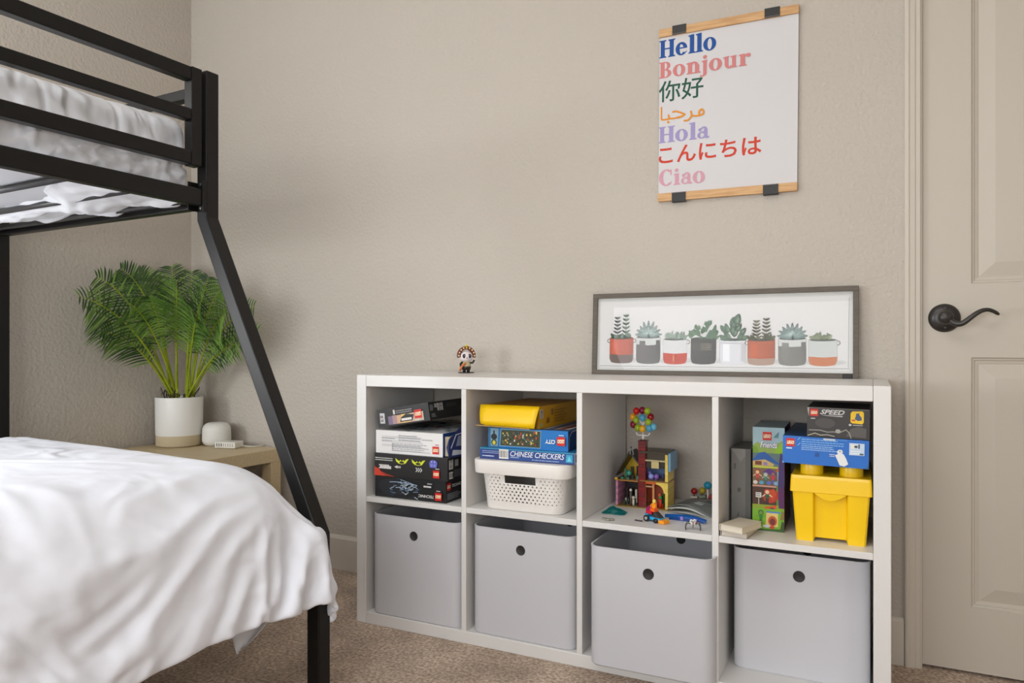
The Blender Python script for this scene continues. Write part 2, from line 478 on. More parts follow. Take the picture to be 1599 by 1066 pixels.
m.add([(DX0, T, .008), (DX1, T, .008), (DX1, T, DZ1), (DX0, T, DZ1), (DX0, T + .035, .008), (DX1, T + .035, .008), (DX1, T + .035, DZ1), (DX0, T + .035, DZ1)],
      [(4, 7, 6, 5), (0, 4, 5, 1), (1, 5, 6, 2), (2, 6, 7, 3), (3, 7, 4, 0)], M_door)
door = struct(m.build('door_1', recalc=False))
h = MB(); HX, HZ = .1755, .9385
R = Matrix.Translation((HX, T, HZ)) @ Matrix.Rotation(pi / 2, 4, 'X')
h.lathe([(0.0001, .016), (.018, .0155), (.028, .0125), (.034, .0075), (.0375, .0035), (.038, .0)], M_bronze, 40, R)
for zz in (-.026, .026): h.sph((HX + .002, T - .0125, HZ + zz), .0045, M_bronze, 10, (1, .4, 1))
rose = h.build('door_handle', door)
l = MB()
l.lathe([(.013, .012), (.0125, .03), (.0155, .036), (.0185, .044), (.0175, .056), (.012, .062), (.0001, .064)], M_bronze, 28, R)
pts = []; rs = []
for k in range(25):
    t = k / 24
    pts.append((HX + .004 + .112 * t, T - .052 - .012 * sin(pi * t) + .004 * t, HZ - .004 - .014 * sin(min(1, t / .42) * pi) * (t < .42) + (.0215 * sin((t - .42) / .58 * pi * .86) if t >= .42 else 0)))
    rs.append(.0085 * (1 - t) + .0042 * t if t < .97 else .003)
l.tube(pts, .006, M_bronze, 10, rs)
l.build('lever', rose, recalc=True)
b = MB(); b.box(DX0 - .0015, DX0, T + .005, T + .03, .9, .98, M_bronze); b.build('latch_plate', door)

# ================================================================== shelf unit
SX0, SX1, SYF, SYB, SH = -1.449, .041, -.407, -.017, .774
FR, CE, DV = .036, .3425, .016
MZ0 = FR + .3430; MZ1 = MZ0 + .016
cx = [SX0 + FR + k * (CE + DV) for k in range(4)]          # left inner face of each bay
shelf = thing('cube_shelf', 'long low white shelf unit with eight square compartments against the back wall', 'shelf', (SX0, SYF, 0))


def part_box(name, parent, x0, x1, y0, y1, z0, z1, m, off=(SX0, SYF, 0), bevel=.0012):
    q = MB(); q.box(x0 - off[0], x1 - off[0], y0 - off[1], y1 - off[1], z0 - off[2], z1 - off[2], m)
    return q.build(name, parent, bevel=bevel)
part_box('side_panel', shelf, SX0, SX0 + FR, SYF, SYB, 0, SH, M_white, bevel=.002)
part_box('side_panel', shelf, SX1 - FR, SX1, SYF, SYB, 0, SH, M_white, bevel=.002)
part_box('top_panel', shelf, SX0 + FR + .0004, SX1 - FR - .0004, SYF, SYB, SH - FR, SH - .0003, M_white, bevel=.002)
part_box('bottom_panel', shelf, SX0 + FR + .0004, SX1 - FR - .0004, SYF, SYB, 0, FR, M_white, bevel=.002)
for k in (1, 2, 3): part_box('divider', shelf, cx[k] - DV, cx[k], SYF + .001, SYB, FR, SH - FR, M_white)
for k in range(4): part_box('middle_shelf', shelf, cx[k] + .0003, cx[k] + CE - .0003, SYF + .0015, SYB, MZ0, MZ1, M_white)
MZ = MZ1

# ------------------------------------------------------------------ storage bins in the lower bays


def rrect(w, d, r, n=6):
    pts = []
    for cx_, cy_, a0 in ((w / 2 - r, -d / 2 + r, -pi / 2), (w / 2 - r, d / 2 - r, 0), (-w / 2 + r, d / 2 - r, pi / 2), (-w / 2 + r, -d / 2 + r, pi)):
        for k in range(n + 1):
            a = a0 + k / n * pi / 2; pts.append((cx_ + r * cos(a), cy_ + r * sin(a)))
    return pts


def loft(mb, rings, m, smooth=True, capb=True, capt=False):
    n = len(rings[0]); vs = [p for r in rings for p in r]; fs = []
    for j in range(len(rings) - 1):
        for k in range(n):
            k2 = (k + 1) % n; fs.append((j * n + k, j * n + k2, (j + 1) * n + k2, (j + 1) * n + k))
    if capb: fs.append(tuple(range(n - 1, -1, -1)))
    if capt: fs.append(tuple((len(rings) - 1) * n + k for k in range(n)))
    mb.add(vs, fs, m, smooth)


def make_bin():
    W, D, H, t = .3215, .37, .309, .0035
    root = thing('storage_bin', 'x', 'storage bin')
    q = MB(); rings = []
    for z, gr in ((.003, -.004), (.0, -.003), (.004, 0), (.30, .0), (H, .0012)):
        rings.append([(x, y, z) for x, y in rrect(W - .003 + 2 * gr, D + 2 * gr, .030 + gr)])
    rings = rings[1:]
    rings += [[(x, y, H) for x, y in rrect(W - .003 - 2 * t, D - 2 * t, .0275)], [(x, y, t) for x, y in rrect(W - .006 - 2 * t, D - .004 - 2 * t, .0275)]]
    loft(q, rings, M_bin, True, True, True)
    body = q.build('body', root)
    em = body.modifiers.new('edges', 'EDGE_SPLIT'); em.split_angle = radians(35)
    for s_ in (-1, 1):
        g = MB()
        Rm = Matrix.Translation((0, s_ * (D / 2 + .0002), H - .054)) @ Matrix.Rotation(pi / 2, 4, 'X')
        # grip hole: a dark, shallow cup set in the wall
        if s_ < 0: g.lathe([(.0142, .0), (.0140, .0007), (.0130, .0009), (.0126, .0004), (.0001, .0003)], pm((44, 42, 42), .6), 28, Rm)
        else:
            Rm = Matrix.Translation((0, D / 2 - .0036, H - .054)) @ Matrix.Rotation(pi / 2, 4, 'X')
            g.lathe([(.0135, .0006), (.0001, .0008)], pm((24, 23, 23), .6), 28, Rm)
        g.build('grip_hole', root)
    return root


def copy_tree(o, parent=None):
    c = o.copy(); COL.objects.link(c)
    if parent: c.parent = parent
    for ch in list(o.children): copy_tree(ch, c)
    return c
bins = [((cx[0] + .0215 + .155, -.407 + .185 + .002, FR, 0.0), 'pale grey plastic bin in the leftmost lower compartment, below the stacked black boxes'),
        ((cx[1] + .016 + .1585, -.402 + .185, FR, -.3), 'pale grey plastic bin in the lower compartment directly below the perforated white basket'),
        ((-.503, -.454 + .185, FR + .0005, .6), 'pale grey plastic storage bin pulled forward over the bottom rail, below the toy house'),
        ((cx[3] + .018 + .159, -.307 + .131, FR, 0.0), 'pale grey plastic bin pushed deepest into the shelf, below the yellow brick box')]
proto = make_bin()
for i, ((x, y, z, rz), lab) in enumerate(bins):
    o = proto if i == 0 else copy_tree(proto)
    o.location = (x, y, z); o.rotation_euler = (0, 0, radians(rz)); o['label'] = lab; o['group'] = 'pale grey bins in the shelf'
    if i == 3:
        o.scale = (1, .70, 1)

# ------------------------------------------------------------------ boxes
BLK = (24, 23, 24)


def carton(name, label, cat, x0, yf, z0, w, d, h, base, rot=(0, 0, 0), mats=None, group=None):
    """closed printed carton; origin at its front left bottom corner"""
    q = MB()
    mm = mats or {}
    f = lambda k: pm(mm.get(k, base), .42)
    vs = [(0, 0, 0), (w, 0, 0), (w, d, 0), (0, d, 0), (0, 0, h), (w, 0, h), (w, d, h), (0, d, h)]
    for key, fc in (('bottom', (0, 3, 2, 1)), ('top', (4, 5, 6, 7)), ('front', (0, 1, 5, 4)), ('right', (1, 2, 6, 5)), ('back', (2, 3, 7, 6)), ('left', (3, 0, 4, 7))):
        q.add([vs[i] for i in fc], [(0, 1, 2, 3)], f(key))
    P = dict(front=Panel(q, (0, 0, 0), (1, 0, 0), (0, 0, 1), w, h), right=Panel(q, (w, 0, 0), (0, 1, 0), (0, 0, 1), d, h),
             top=Panel(q, (0, 0, h), (1, 0, 0), (0, 1, 0), w, d))

    def done():
        o = q.build(name, None, (x0, yf, z0), rot, recalc=False)
        return tag(o, label, cat, group)
    return q, P, done
STK = 'boxes stacked in the left compartment'
# A: black construction set box at the bottom of the left stack
q, P, done = carton('construction_set_box', 'black box with a pale blue machine printed on it, bottommost of the left stack', 'box', -1.3925, -.387, MZ, .258, .34, .068, BLK, group=STK)
p = P['front']
rnd = random.Random(3)
p.ell(.062, .034, .05, .026, (34, 36, 42))
for k in range(46):
    u = .105 + rnd.gauss(0, .022); v = .036 + rnd.gauss(0, .011); L_ = rnd.uniform(.006, .018); a = rnd.uniform(-.6, .6)
    c = rnd.choice([(122, 150, 176), (84, 112, 140), (168, 188, 204), (52, 66, 88), (198, 206, 214)])
    p.line([(u, v), (u + L_ * cos(a), v + L_ * sin(a))], .0022, c)
p.line([(.06, .05), (.085, .052), (.12, .050), (.158, .047)], .0022, (160, 182, 205)); p.line([(.10, .06), (.16, .046), (.128, .028)], .002, (150, 170, 190))
p.text('TECHNIC', .164, .0125, .0085, (226, 226, 226), w=.056, bold=.02, shear=.2, r180=True)
p.logo(.224, .008, .023, True)
p.lines(.184, .041, .222, .052, 1, (220, 220, 220), 31); p.rect(.197, .054, .214, .0565, (190, 190, 190)); p.rect(.229, .035, .243, .0375, (190, 190, 190))
p = P['right']; p.logo(.006, .036, .022); p.text('TECHNIC', .034, .043, .009, (226, 226, 226), w=.058, bold=.02, shear=.2)
p.lines(.008, .008, .09, .028, 4, (150, 152, 156), 3); p.rect(.11, .008, .17, .03, (70, 72, 78))
done()
# B
q, P, done = carton('construction_set_box', 'black box with yellow winged emblems, second from the bottom of the left stack', 'box', -1.3865, -.398, MZ + .0683, .2665, .345, .069, (26, 21, 22), rot=(0, 0, radians(-.6)), group=STK)
p = P['front']
for k in range(7): p.poly([(0, .0), (.014 + .011 * k, .0), (.006 + .006 * k, .020 - .002 * k), (0, .031 - .003 * k)], (150 + 10 * k % 60, 38 + 8 * (k % 4), 30))
p.poly([(0, 0), (.045, 0), (.028, .008), (.018, .021), (0, .026)], (206, 62, 38))
for uu, s_ in ((.079, 1), (.139, 1)):
    Y_ = (205, 216, 40)
    pts = [(0, .018), (.003, .008), (.012, .002), (.024, .0), (.038, .003), (.046, .013), (.050, .018), (.040, .016), (.034, .010), (.030, .014), (.024, .009), (.019, .014), (.015, .009), (.008, .013)]
    p.poly([(uu + a, .040 + b_) for a, b_ in pts], Y_)
    p.ell(uu + .024, .0455, .009, .0038, (30, 26, 26), 10)
p.lines(.004, .046, .070, .058, 2, (205, 205, 200), 2); p.lines(.018, .020, .070, .038, 2, (214, 208, 204), 5)
p.lines(.022, .0205, .070, .036, 1, (226, 222, 218), 33)
p.poly([(.076, .031), (.088, .036), (.088, .026)], (214, 214, 210)); p.rect(.086, .028, .100, .034, (180, 176, 172))
for k in range(3): p.line([(.156 + .008 * k, .022), (.161 + .008 * k, .0275), (.156 + .008 * k, .033)], .0028, (214, 214, 210))
p.poly([(.206, .038), (.229, .038), (.233, .052), (.230, .058), (.217, .062), (.206, .057), (.203, .050)], (86, 92, 178))
for k in range(2): p.rect(.208 + .011 * k, .041, .216 + .011 * k, .049, (126, 130, 204)); p.ell(.212 + .011 * k, .056, .003, .004, (146, 150, 214), 8)
p.logo(.217, .008, .0225, True); p.rect(.226, .0345, .24, .0365, (210, 208, 204))
p = P['right']; p.barcode(.008, .034, .030, .062, True); p.barcode(.008, .006, .030, .026); p.lines(.036, .008, .09, .03, 4, (120, 120, 120), 8); p.rect(.04, .04, .06, .06, (150, 150, 150))
done()
# C: white box with blue end, opened
q, P, done = carton('construction_set_box', 'white box with grey print and an open blue end, below the tilted black box', 'box', -1.3855, -.392, MZ + .1378, .2435, .33, .070, (226, 224, 222), rot=(0, 0, 0), mats=dict(right=(38, 78, 150), top=(214, 214, 214)), group=STK)
p = P['front']
for k in range(9): p.rect(.022 + .0002 * k, .046 - .0042 * k + .006, .17 + .004 * (k % 3), .0472 - .0042 * k + .006, (168, 168, 172)) if k % 3 != 2 else None
p.lines(.022, .036, .075, .050, 2, (170, 170, 172), 1); p.lines(.085, .040, .165, .060, 3, (160, 160, 166), 2); p.lines(.06, .008, .20, .034, 5, (170, 170, 174), 3)
p.lines(.172, .044, .21, .052, 1, (180, 180, 182), 6); p.rect(.063, .009, .0645, .034, (150, 150, 154)); p.rect(.063, .009, .20, .0102, (150, 150, 154))
p.logo(.208, .008, .0225); p.rect(.218, .0345, .230, .0365, (180, 60, 60))
p = P['top']
rnd = random.Random(8)
for k in range(60):
    u = rnd.uniform(.05, .235); v = rnd.uniform(.01, .30)
    p.poly([(u, v), (min(.24, u + rnd.uniform(.01, .03)), v + .006), (min(.24, u + .012), v + rnd.uniform(.02, .05))], rnd.choice([(42, 66, 120), (70, 88, 60), (150, 60, 50), (36, 36, 44), (200, 200, 206), (52, 104, 96), (120, 120, 128)]))
cbox = done()
fl = MB()      # the opened end: inner card, cream edge and blue flap leaning out
pl = pm((38, 78, 150), .42)
fl.add([(.2445, .012, .002), (.262, .02, .002), (.276, .10, .004), (.270, .12, .078), (.254, .02, .060), (.2445, .012, .060)], [(0, 1, 4, 5), (1, 2, 3, 4)], pm((214, 200, 172), .6))
fl.add([(.264, .0, .0), (.285, .07, .0), (.300, .16, .002), (.294, .17, .098), (.279, .05, .092), (.2655, -.002, .055), (.258, -.003, .03)], [(0, 1, 5, 6), (1, 2, 3, 4), (1, 4, 5)], pm((28, 40, 92), .45))
fp = Panel(fl, (.2645, -.003, .0), (.021, .075, 0), (0, 0, 1), .078, .09); fp.k = 6
fp.poly([(.014, .006), (.058, .006), (.060, .018), (.018, .022)], (176, 182, 190)); fp.poly([(.030, .032), (.066, .032), (.066, .062), (.040, .062)], (120, 126, 142)); fp.line([(.010, .028), (.030, .066), (.07, .072)], .0025, (196, 200, 206))
fo = fl.build('end_flap', cbox, recalc=False); sm = fo.modifiers.new('card', 'SOLIDIFY'); sm.thickness = .0008; sm.offset = 1
fo['label'] = 'opened blue end flap'
# D: tilted black box
q, P, done = carton('construction_set_box', 'black box lying tilted on top of the left stack, with a bright desert picture', 'box', -1.3795, -.385, MZ + .2135, .192, .31, .0545, (28, 26, 26), rot=(0, -radians(9.6), 0), group=STK)
p = P['front']
p.rect(.002, .002, .190, .0525, (34, 32, 32)); p.poly([(.008, .012), (.026, .010), (.028, .042), (.010, .044)], (196, 198, 200))
for k in range(8): p.rect(.011 + .004 * (k % 4), .016 + .012 * (k // 4), .0135 + .004 * (k % 4), .024 + .012 * (k // 4), [(90, 90, 92), (150, 60, 50), (60, 70, 90), (230, 230, 228)][k % 4])
cols = [(120, 104, 132), (170, 136, 140), (208, 170, 130), (226, 190, 110), (214, 176, 124), (196, 170, 146), (206, 190, 172), (190, 176, 160)]
for k, c in enumerate(cols): p.rect(.040 + .0165 * k, .004, .0565 + .0165 * k, .030 + (k % 2) * .001, c)
p.rect(.062, .034, .069, .048, (214, 206, 196)); p.lines(.072, .034, .150, .046, 2, (150, 148, 146), 4)
p.poly([(.084, .008), (.130, .008), (.138, .026), (.108, .030), (.090, .022)], (40, 38, 40)); p.lines(.090, .007, .134, .023, 1, (238, 236, 232), 35)
p.logo(.140, .012, .026, True)
p = P['right']; p.rect(.003, .002, .30, .0525, (30, 29, 29)); p.lines(.006, .028, .028, .047, 4, (176, 176, 176), 3); p.barcode(.048, .026, .080, .05, True); p.rect(.032, .036, .045, .048, (186, 186, 184)); p.lines(.010, .008, .038, .02, 3, (170, 170, 168), 5)
p.rect(.10, .034, .16, .046, (58, 56, 56))
dbox = done()

# ------------------------------------------------------------------ second bay: basket with three boxes on it
STK2 = 'boxes on the perforated basket'
bask = thing('storage_basket', 'white perforated plastic basket with a lid and hand grip, under three boxes', 'basket', (-.8865, -.235, MZ))
M_perf = perforated('perforated_plastic', (236, 232, 226)); M_bask = pm((236, 232, 226), .38)


def basket_ring(w, d, r, z):
    """ring with columns lined up to the hand grip (front face) ; returns points and perimeter coordinate"""
    xs_ = [-.5, -.42, -.3, -.2, -.155, -.07, 0, .07, .155, .2, .3, .42, .5]
    out = []
    fw = w - 2 * r
    # grip edges at fixed x = +-.048
    xs_ = [-fw / 2, -.074, -.062, -.048, -.03, 0, .03, .048, .062, .074, fw / 2]
    for x in xs_: out.append((x, -d / 2))
    for k in range(1, 8): a = -pi / 2 + k / 7 * pi / 2; out.append((w / 2 - r + r * cos(a), -d / 2 + r + r * sin(a)))
    for t in (.25, .5, .75): out.append((w / 2, -d / 2 + r + (d - 2 * r) * t))
    for k in range(0, 8): a = k / 7 * pi / 2; out.append((w / 2 - r + r * cos(a), d / 2 - r + r * sin(a)))
    for x in xs_[::-1]: out.append((x, d / 2)) if abs(x) < fw / 2 - 1e-6 else None
    for k in range(0, 8): a = pi / 2 + k / 7 * pi / 2; out.append((-w / 2 + r + r * cos(a), d / 2 - r + r * sin(a)))
    for t in (.75, .5, .25): out.append((-w / 2, -d / 2 + r + (d - 2 * r) * t))
    for k in range(0, 7): a = pi + k / 7 * pi / 2; out.append((-w / 2 + r + r * cos(a), -d / 2 + r + r * sin(a)))
    return [(x, y, z) for x, y in out]
BH = .1085
levels = [(0.0, .0), (.004, .002), (.03, .004), (.074, .0085), (.0795, .009), (.103, .0115), (BH, .012)]
q = MB(); rings = [basket_ring(.238 + 2 * g, .30 + 2 * g, .034 + g * .4, z) for z, g in levels]
n = len(rings[0]); si = q.slot(M_perf); base = 0
for j, r in enumerate(rings):
    u = 0; us = []
    c0 = 5
    for k in range(n): us.append(0)
    acc = 0
    for k in range(6, n // 2 + 1):
        acc += (Vector(r[k]) - Vector(r[k - 1])).length; us[k] = acc
    acc = 0
    for s_ in range(1, n - n // 2):
        k = (5 - s_) % n; k2 = (5 - s_ + 1) % n
        acc -= (Vector(r[k]) - Vector(r[k2])).length; us[k] = acc
    for k in range(n): q.uv[len(q.v) + k] = (us[k], r[k][2])
    q.v += [Vector(p) for p in r]
for j in range(len(rings) - 1):
    for k in range(n):
        if j == 4 and k in (3, 4, 5, 6): continue         # the open hand grip
        k2 = (k + 1) % n
        q.f.append([j * n + k, j * n + k2, (j + 1) * n + k2, (j + 1) * n + k]); q.mi.append(si); q.sm.append(True)
q.add([r for r in rings[0]], [tuple(range(n - 1, -1, -1))], M_bask)
bo = q.build('body', bask, recalc=True); s5 = bo.modifiers.new('wall', 'SOLIDIFY'); s5.thickness = .0022; s5.offset = -1
bo['label'] = 'pierced tapering body'
q = MB(); lr = lambda w, d, r, z: [(x, y, z) for x, y in rrect(w, d, r, 8)]
loft(q, [lr(.272, .336, .03, BH - .004), lr(.297, .352, .036, BH - .0035), lr(.299, .354, .037, BH), lr(.303, .358, .04, .139), lr(.301, .356, .039, .1425), lr(.290, .345, .036, .1435)], M_bask, True, True, True)
lo = q.build('lid', bask); em = lo.modifiers.new('edges', 'EDGE_SPLIT'); em.split_angle = radians(40)
ztop = MZ + .1438

# flat game box with letters
q, P, done = carton('board_game_box', 'flat blue board game box with white italic lettering, lying on the white basket lid', 'box', -1.0165, -.392, ztop, .291, .30, .0325, (36, 72, 140), rot=(0, 0, radians(1.0)), mats=dict(top=(40, 120, 170), right=(214, 214, 216)), group=STK2)
p = P['front']
p.rect(0, .029, .291, .0325, (52, 138, 176)); p.rect(0, 0, .291, .002, (28, 40, 96))
p.poly([(.006, .004), (.07, .004), (.07, .026), (.006, .027)], (34, 52, 118)); p.lines(.008, .016, .062, .026, 2, (150, 170, 214), 2); p.lines(.008, .006, .058, .013, 1, (196, 208, 232), 4)
p.barcode(.062, .004, .092, .0305)
p.text('CHINESE CHECKERS', .098, .0125, .0150, (236, 238, 244), w=.164, shear=.28, bold=.006)
p.rect(.098, .0085, .125, .0105, (170, 186, 220)); p.lines(.165, .0035, .262, .009, 1, (150, 168, 210), 9)
p.poly([(.266, .006), (.287, .006), (.286, .027), (.268, .027)], (52, 160, 196)); p.poly([(.270, .009), (.283, .009), (.2765, .024)], (110, 206, 222))
p = P['right']
for k in range(5): p.rect(.01 + .05 * k, .006, .04 + .05 * k, .026, [(36, 60, 130), (196, 60, 60), (230, 230, 232), (40, 120, 170), (210, 180, 60)][k])
done()
z2 = ztop + .0328
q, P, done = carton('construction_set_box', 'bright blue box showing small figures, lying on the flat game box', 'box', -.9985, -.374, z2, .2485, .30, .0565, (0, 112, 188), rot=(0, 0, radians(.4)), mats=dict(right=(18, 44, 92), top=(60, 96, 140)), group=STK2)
p = P['front']
p.rect(.0, .0, .036, .0565, (38, 104, 150)); p.poly([(.008, .003), (.030, .003), (.034, .054), (.008, .054)], (120, 156, 176)); p.ell(.019, .030, .010, .009, (24, 30, 36)); p.ell(.019, .014, .009, .009, (60, 74, 50)); p.ell(.019, .013, .005, .006, (206, 196, 60)); p.rect(.0165, .036, .0215, .048, (40, 44, 48))
p.poly([(.037, .004), (.166, .004), (.168, .054), (.041, .054)], (120, 170, 196)); p.poly([(.039, .006), (.164, .006), (.166, .052), (.043, .052)], (62, 66, 44))
rnd = random.Random(12)
for k in range(110):
    u = rnd.uniform(.045, .155); v = rnd.uniform(.009, .046); s_ = rnd.uniform(.0025, .006)
    p.poly([(u, v), (u + s_, v + rnd.uniform(-.001, .002)), (u + s_ * .8, v + s_ * 1.3), (u - .001, v + s_)], rnd.choice([(196, 64, 44), (90, 110, 50), (46, 72, 40), (120, 84, 50), (206, 178, 70), (206, 206, 196), (66, 110, 120), (150, 90, 44), (40, 44, 36), (60, 90, 52)])); p.k = 8 + k % 30
p.k = 45
p.text('CITY', .182, .020, .0115, (240, 242, 244), w=.030, bold=.03, shear=.1, r180=True); p.logo(.217, .016, .0245, True); p.rect(.223, .0435, .238, .046, (200, 216, 232))
p = P['right']; p.line([(.004, .004), (.010, .04), (.03, .052), (.08, .055)], .0016, (200, 206, 214)); p.rect(.05, .01, .12, .04, (30, 62, 120))
p = P['top']
for k in range(14): p.poly([(.02 + .016 * k, .02), (.034 + .016 * k, .03), (.03 + .016 * k, .26)], [(150, 60, 52), (206, 200, 196), (60, 96, 150), (190, 170, 150)][k % 4])
done()
z3 = z2 + .0569
q, P, done = carton('construction_set_box', 'bright yellow box with an open front flap, topmost on the white basket', 'box', -1.020, -.366, z3 + .001, .182, .30, .063, (222, 166, 12), rot=(0, 0, radians(-1.5)), mats=dict(front=(150, 110, 20), right=(214, 158, 14), top=(180, 130, 20)), group=STK2)
p = P['right']; p.barcode(.006, .028, .026, .054, True); p.rect(.008, .006, .022, .016, (170, 176, 120)); p.poly([(.045, .012), (.07, .014), (.066, .030), (.05, .026)], (140, 92, 24)); p.rect(.08, .034, .095, .052, (150, 118, 60)); p.lines(.1, .01, .2, .05, 5, (176, 122, 20), 3)
ybox = done()
fl = MB()
fv = []
for j in range(5):
    t = j / 4
    for i in range(9):
        s_ = i / 8
        x = -.004 + .186 * s_ + (.006 * (1 - t) if i == 0 else 0) - (.006 * (1 - t)) * (i == 8)
        fv.append((x + .003 * (1 - 2 * s_) * (t) * -1, -.003 - .017 * (1 - t) - .004 * sin(pi * t) + .003 * sin(3 * s_), .064 - .058 * (1 - t) - .003 * (s_ * (1 - t)) + (.004 if (i == 0 and j == 0) else 0)))
fl.add(fv, [(j * 9 + i, j * 9 + i + 1, (j + 1) * 9 + i + 1, (j + 1) * 9 + i) for j in range(4) for i in range(8)], pm((250, 204, 6), .42), True)
f2 = fl.build('front_flap', ybox); sm = f2.modifiers.new('card', 'SOLIDIFY'); sm.thickness = .001; f2['label'] = 'loose bright yellow flap'
fl = MB(); fl.add([(-.014, -.022, .004), (.168, -.020, .001), (.182, .0, .0015), (.0, .0, .0015)], [(0, 1, 2, 3)], pm((150, 130, 52), .5)); fl.add([(-.012, -.0225, .006), (.16, -.0205, .003), (.162, -.0206, .000), (-.01, -.0226, .003)], [(0, 1, 2, 3)], pm((176, 140, 60), .5))
f3 = fl.build('bottom_flap', ybox); sm = f3.modifiers.new('card', 'SOLIDIFY'); sm.thickness = .0006

# ------------------------------------------------------------------ third bay: toys
# plain toy house of bricks, open at the front
house = thing('toy_house', 'small open-fronted toy house of coloured bricks with a tall dark red pillar', 'toy house', (-.600, -.165, MZ))
YEL, ORG, RED, PNK = (236, 206, 96), (224, 104, 36), (118, 22, 22), (214, 150, 178)


def hb(name, boxes, lab=None, bev=.0004):
    q = MB()
    for bx in boxes: q.box(*bx[:6], pm(bx[6], .3))
    o = q.build(name, house, bevel=bev)
    if lab: o['label'] = lab
    return o
hb('base_plate', [(-.072, .082, -.028, .055, 0, .0032, (150, 120, 50))])
hb('back_wall', [(-.072, .0, .047, .055, .0032, .075, (40, 30, 34)), (.0, .082, .047, .055, .0032, .078, (176, 70, 30)), (-.070, .0, .047, .055, .0785, .125, (206, 170, 40)), (.0, .082, .047, .055, .0815, .165, (96, 128, 176))])
q = MB()
col_h = []
for k in range(20):
    q.box(-.0045, .0165, -.026, .0, .0034 + .0096 * k, .0034 + .0096 * k + .0094, pm((108 + (k % 3) * 10, 14, 16), .28))
for zz in (.192,): q.box(-.0055, .0185, -.028, .002, zz, zz + .0035, pm((84, 12, 14), .3))
for sx in (.0005, .0105): q.cyl((sx, -.013, .1955), (sx, -.013, .1975), .0032, pm((96, 14, 16), .3), 12)
o = q.build('pillar', house, bevel=.0003); o['label'] = 'tall dark red pillar of stacked bricks'
q = MB()
for k in range(8):
    for (x0, x1) in ((-.072, -.066),): q.box(x0, x1, -.026, .047, .0034 + .0094 * k, .0034 + .0094 * k + .0092, pm([PNK, (190, 130, 170)][k % 2], .3))
q.build('pink_wall', house, bevel=.0003)
q = MB()
for k in range(16): q.box(.074, .082, -.026, .047, .0034 + .0098 * k, .0034 + .0098 * k + .0096, pm([(238, 212, 104), (232, 204, 90)][k % 2], .3))
q.build('yellow_wall', house, bevel=.0003)
hb('floor_slab', [(-.074, -.005, -.028, .047, .0752, .0784, (176, 120, 50)), (.0, .084, -.028, .047, .0786, .0818, (150, 108, 40)), (-.074, -.066, -.030, -.024, .0785, .084, (226, 190, 60))])
hb('upper_shelf', [(.014, .074, -.026, .047, .1375, .142, (196, 182, 140)), (.012, .0738, -.014, .046, .1422, .158, (70, 60, 46)), (.034, .056, -.0262, -.024, .118, .1372, (206, 190, 130)), (.0168, .033, -.02, .046, .1185, .137, (46, 38, 32)), (.057, .0738, -.02, .046, .1185, .137, (46, 38, 32))])
hb('roof', [(.0, .0835, -.030, .055, .1595, .166, (62, 52, 34)), (.0835, .0905, -.028, .052, .112, .164, (110, 156, 190))])
q = MB()   # gable rafters
for (xa, za, xb, zb) in ((-.0755, .088, -.033, .160), (-.033, .160, -.006, .128)):
    d = Vector((xb - xa, 0, zb - za)); L_ = d.length; ang = math.atan2(d.z, d.x)
    q.box(0, L_, -.020, .050, -.002, .002, pm((44, 40, 44), .4), Matrix.Translation((xa, 0, za)) @ Matrix.Rotation(-ang, 4, 'Y'))
q.build('gable', house)
q = MB(); q.add([(-.069, .0468, .079), (-.006, .0468, .079), (-.006, .0468, .124), (-.033, .0468, .155), (-.069, .0468, .094)], [(0, 1, 2, 3, 4)], pm((214, 178, 30), .4)); o = q.build('gable_wall', house); s5 = o.modifiers.new('t', 'SOLIDIFY'); s5.thickness = .004
# arch and door of the lower right room
q = MB(); arch = []
for k in range(9): a = k / 8 * pi / 2; arch.append((.074 - .0, 0))
pts = [(.074, .0785), (.048, .0785)] + [(.048 + .022 * sin(k / 8 * pi / 2), .0485 + .024 * cos(k / 8 * pi / 2)) for k in range(9)] + [(.074, .0485)]
q.add([(x, -.026, z) for x, z in pts] + [(x, -.018, z) for x, z in pts], [tuple(range(len(pts))), tuple(range(2 * len(pts) - 1, len(pts) - 1, -1))] + [(i, (i + 1) % len(pts), len(pts) + (i + 1) % len(pts), len(pts) + i) for i in range(len(pts))], pm(YEL, .3))
q.box(.0, .048, -.024, -.016, .072, .0784, pm((216, 96, 34), .3)); q.box(.036, .0415, -.022, -.017, .0034, .072, pm((206, 140, 90), .3)); q.box(.014, .017, -.022, -.017, .0034, .072, pm((190, 150, 110), .3)); q.box(.017, .036, -.022, -.019, .062, .066, pm((190, 150, 110), .3))
q.build('doorway', house, bevel=.0003)
q = MB()   # clutter of small bricks and fittings standing in the rooms
rnd = random.Random(21)
for k in range(70):
    room = rnd.choice(((-.064, -.010, .0034, .05, [(40, 34, 32), (60, 50, 46), (190, 186, 170), (36, 60, 44)]), (.042, .070, .0034, .05, [(196, 60, 30), (214, 90, 30), (70, 60, 110), (50, 110, 60)]), (-.064, -.010, .0785, .035, [(30, 34, 30), (60, 130, 110), (70, 60, 48), (40, 40, 40)]), (.018, .070, .082, .03, [(110, 90, 190), (130, 120, 210), (60, 60, 90), (90, 120, 170)])))
    x = rnd.uniform(room[0], room[1] - .006); y = rnd.uniform(-.018, .036); w_ = rnd.choice((.004, .006, .008)); hgt = rnd.uniform(.25, 1) * room[3] * (1 if rnd.random() < .35 else .4)
    q.box(x, min(x + w_, room[1]), y, y + w_, room[2], room[2] + hgt, pm(rnd.choice(room[4]), .3))
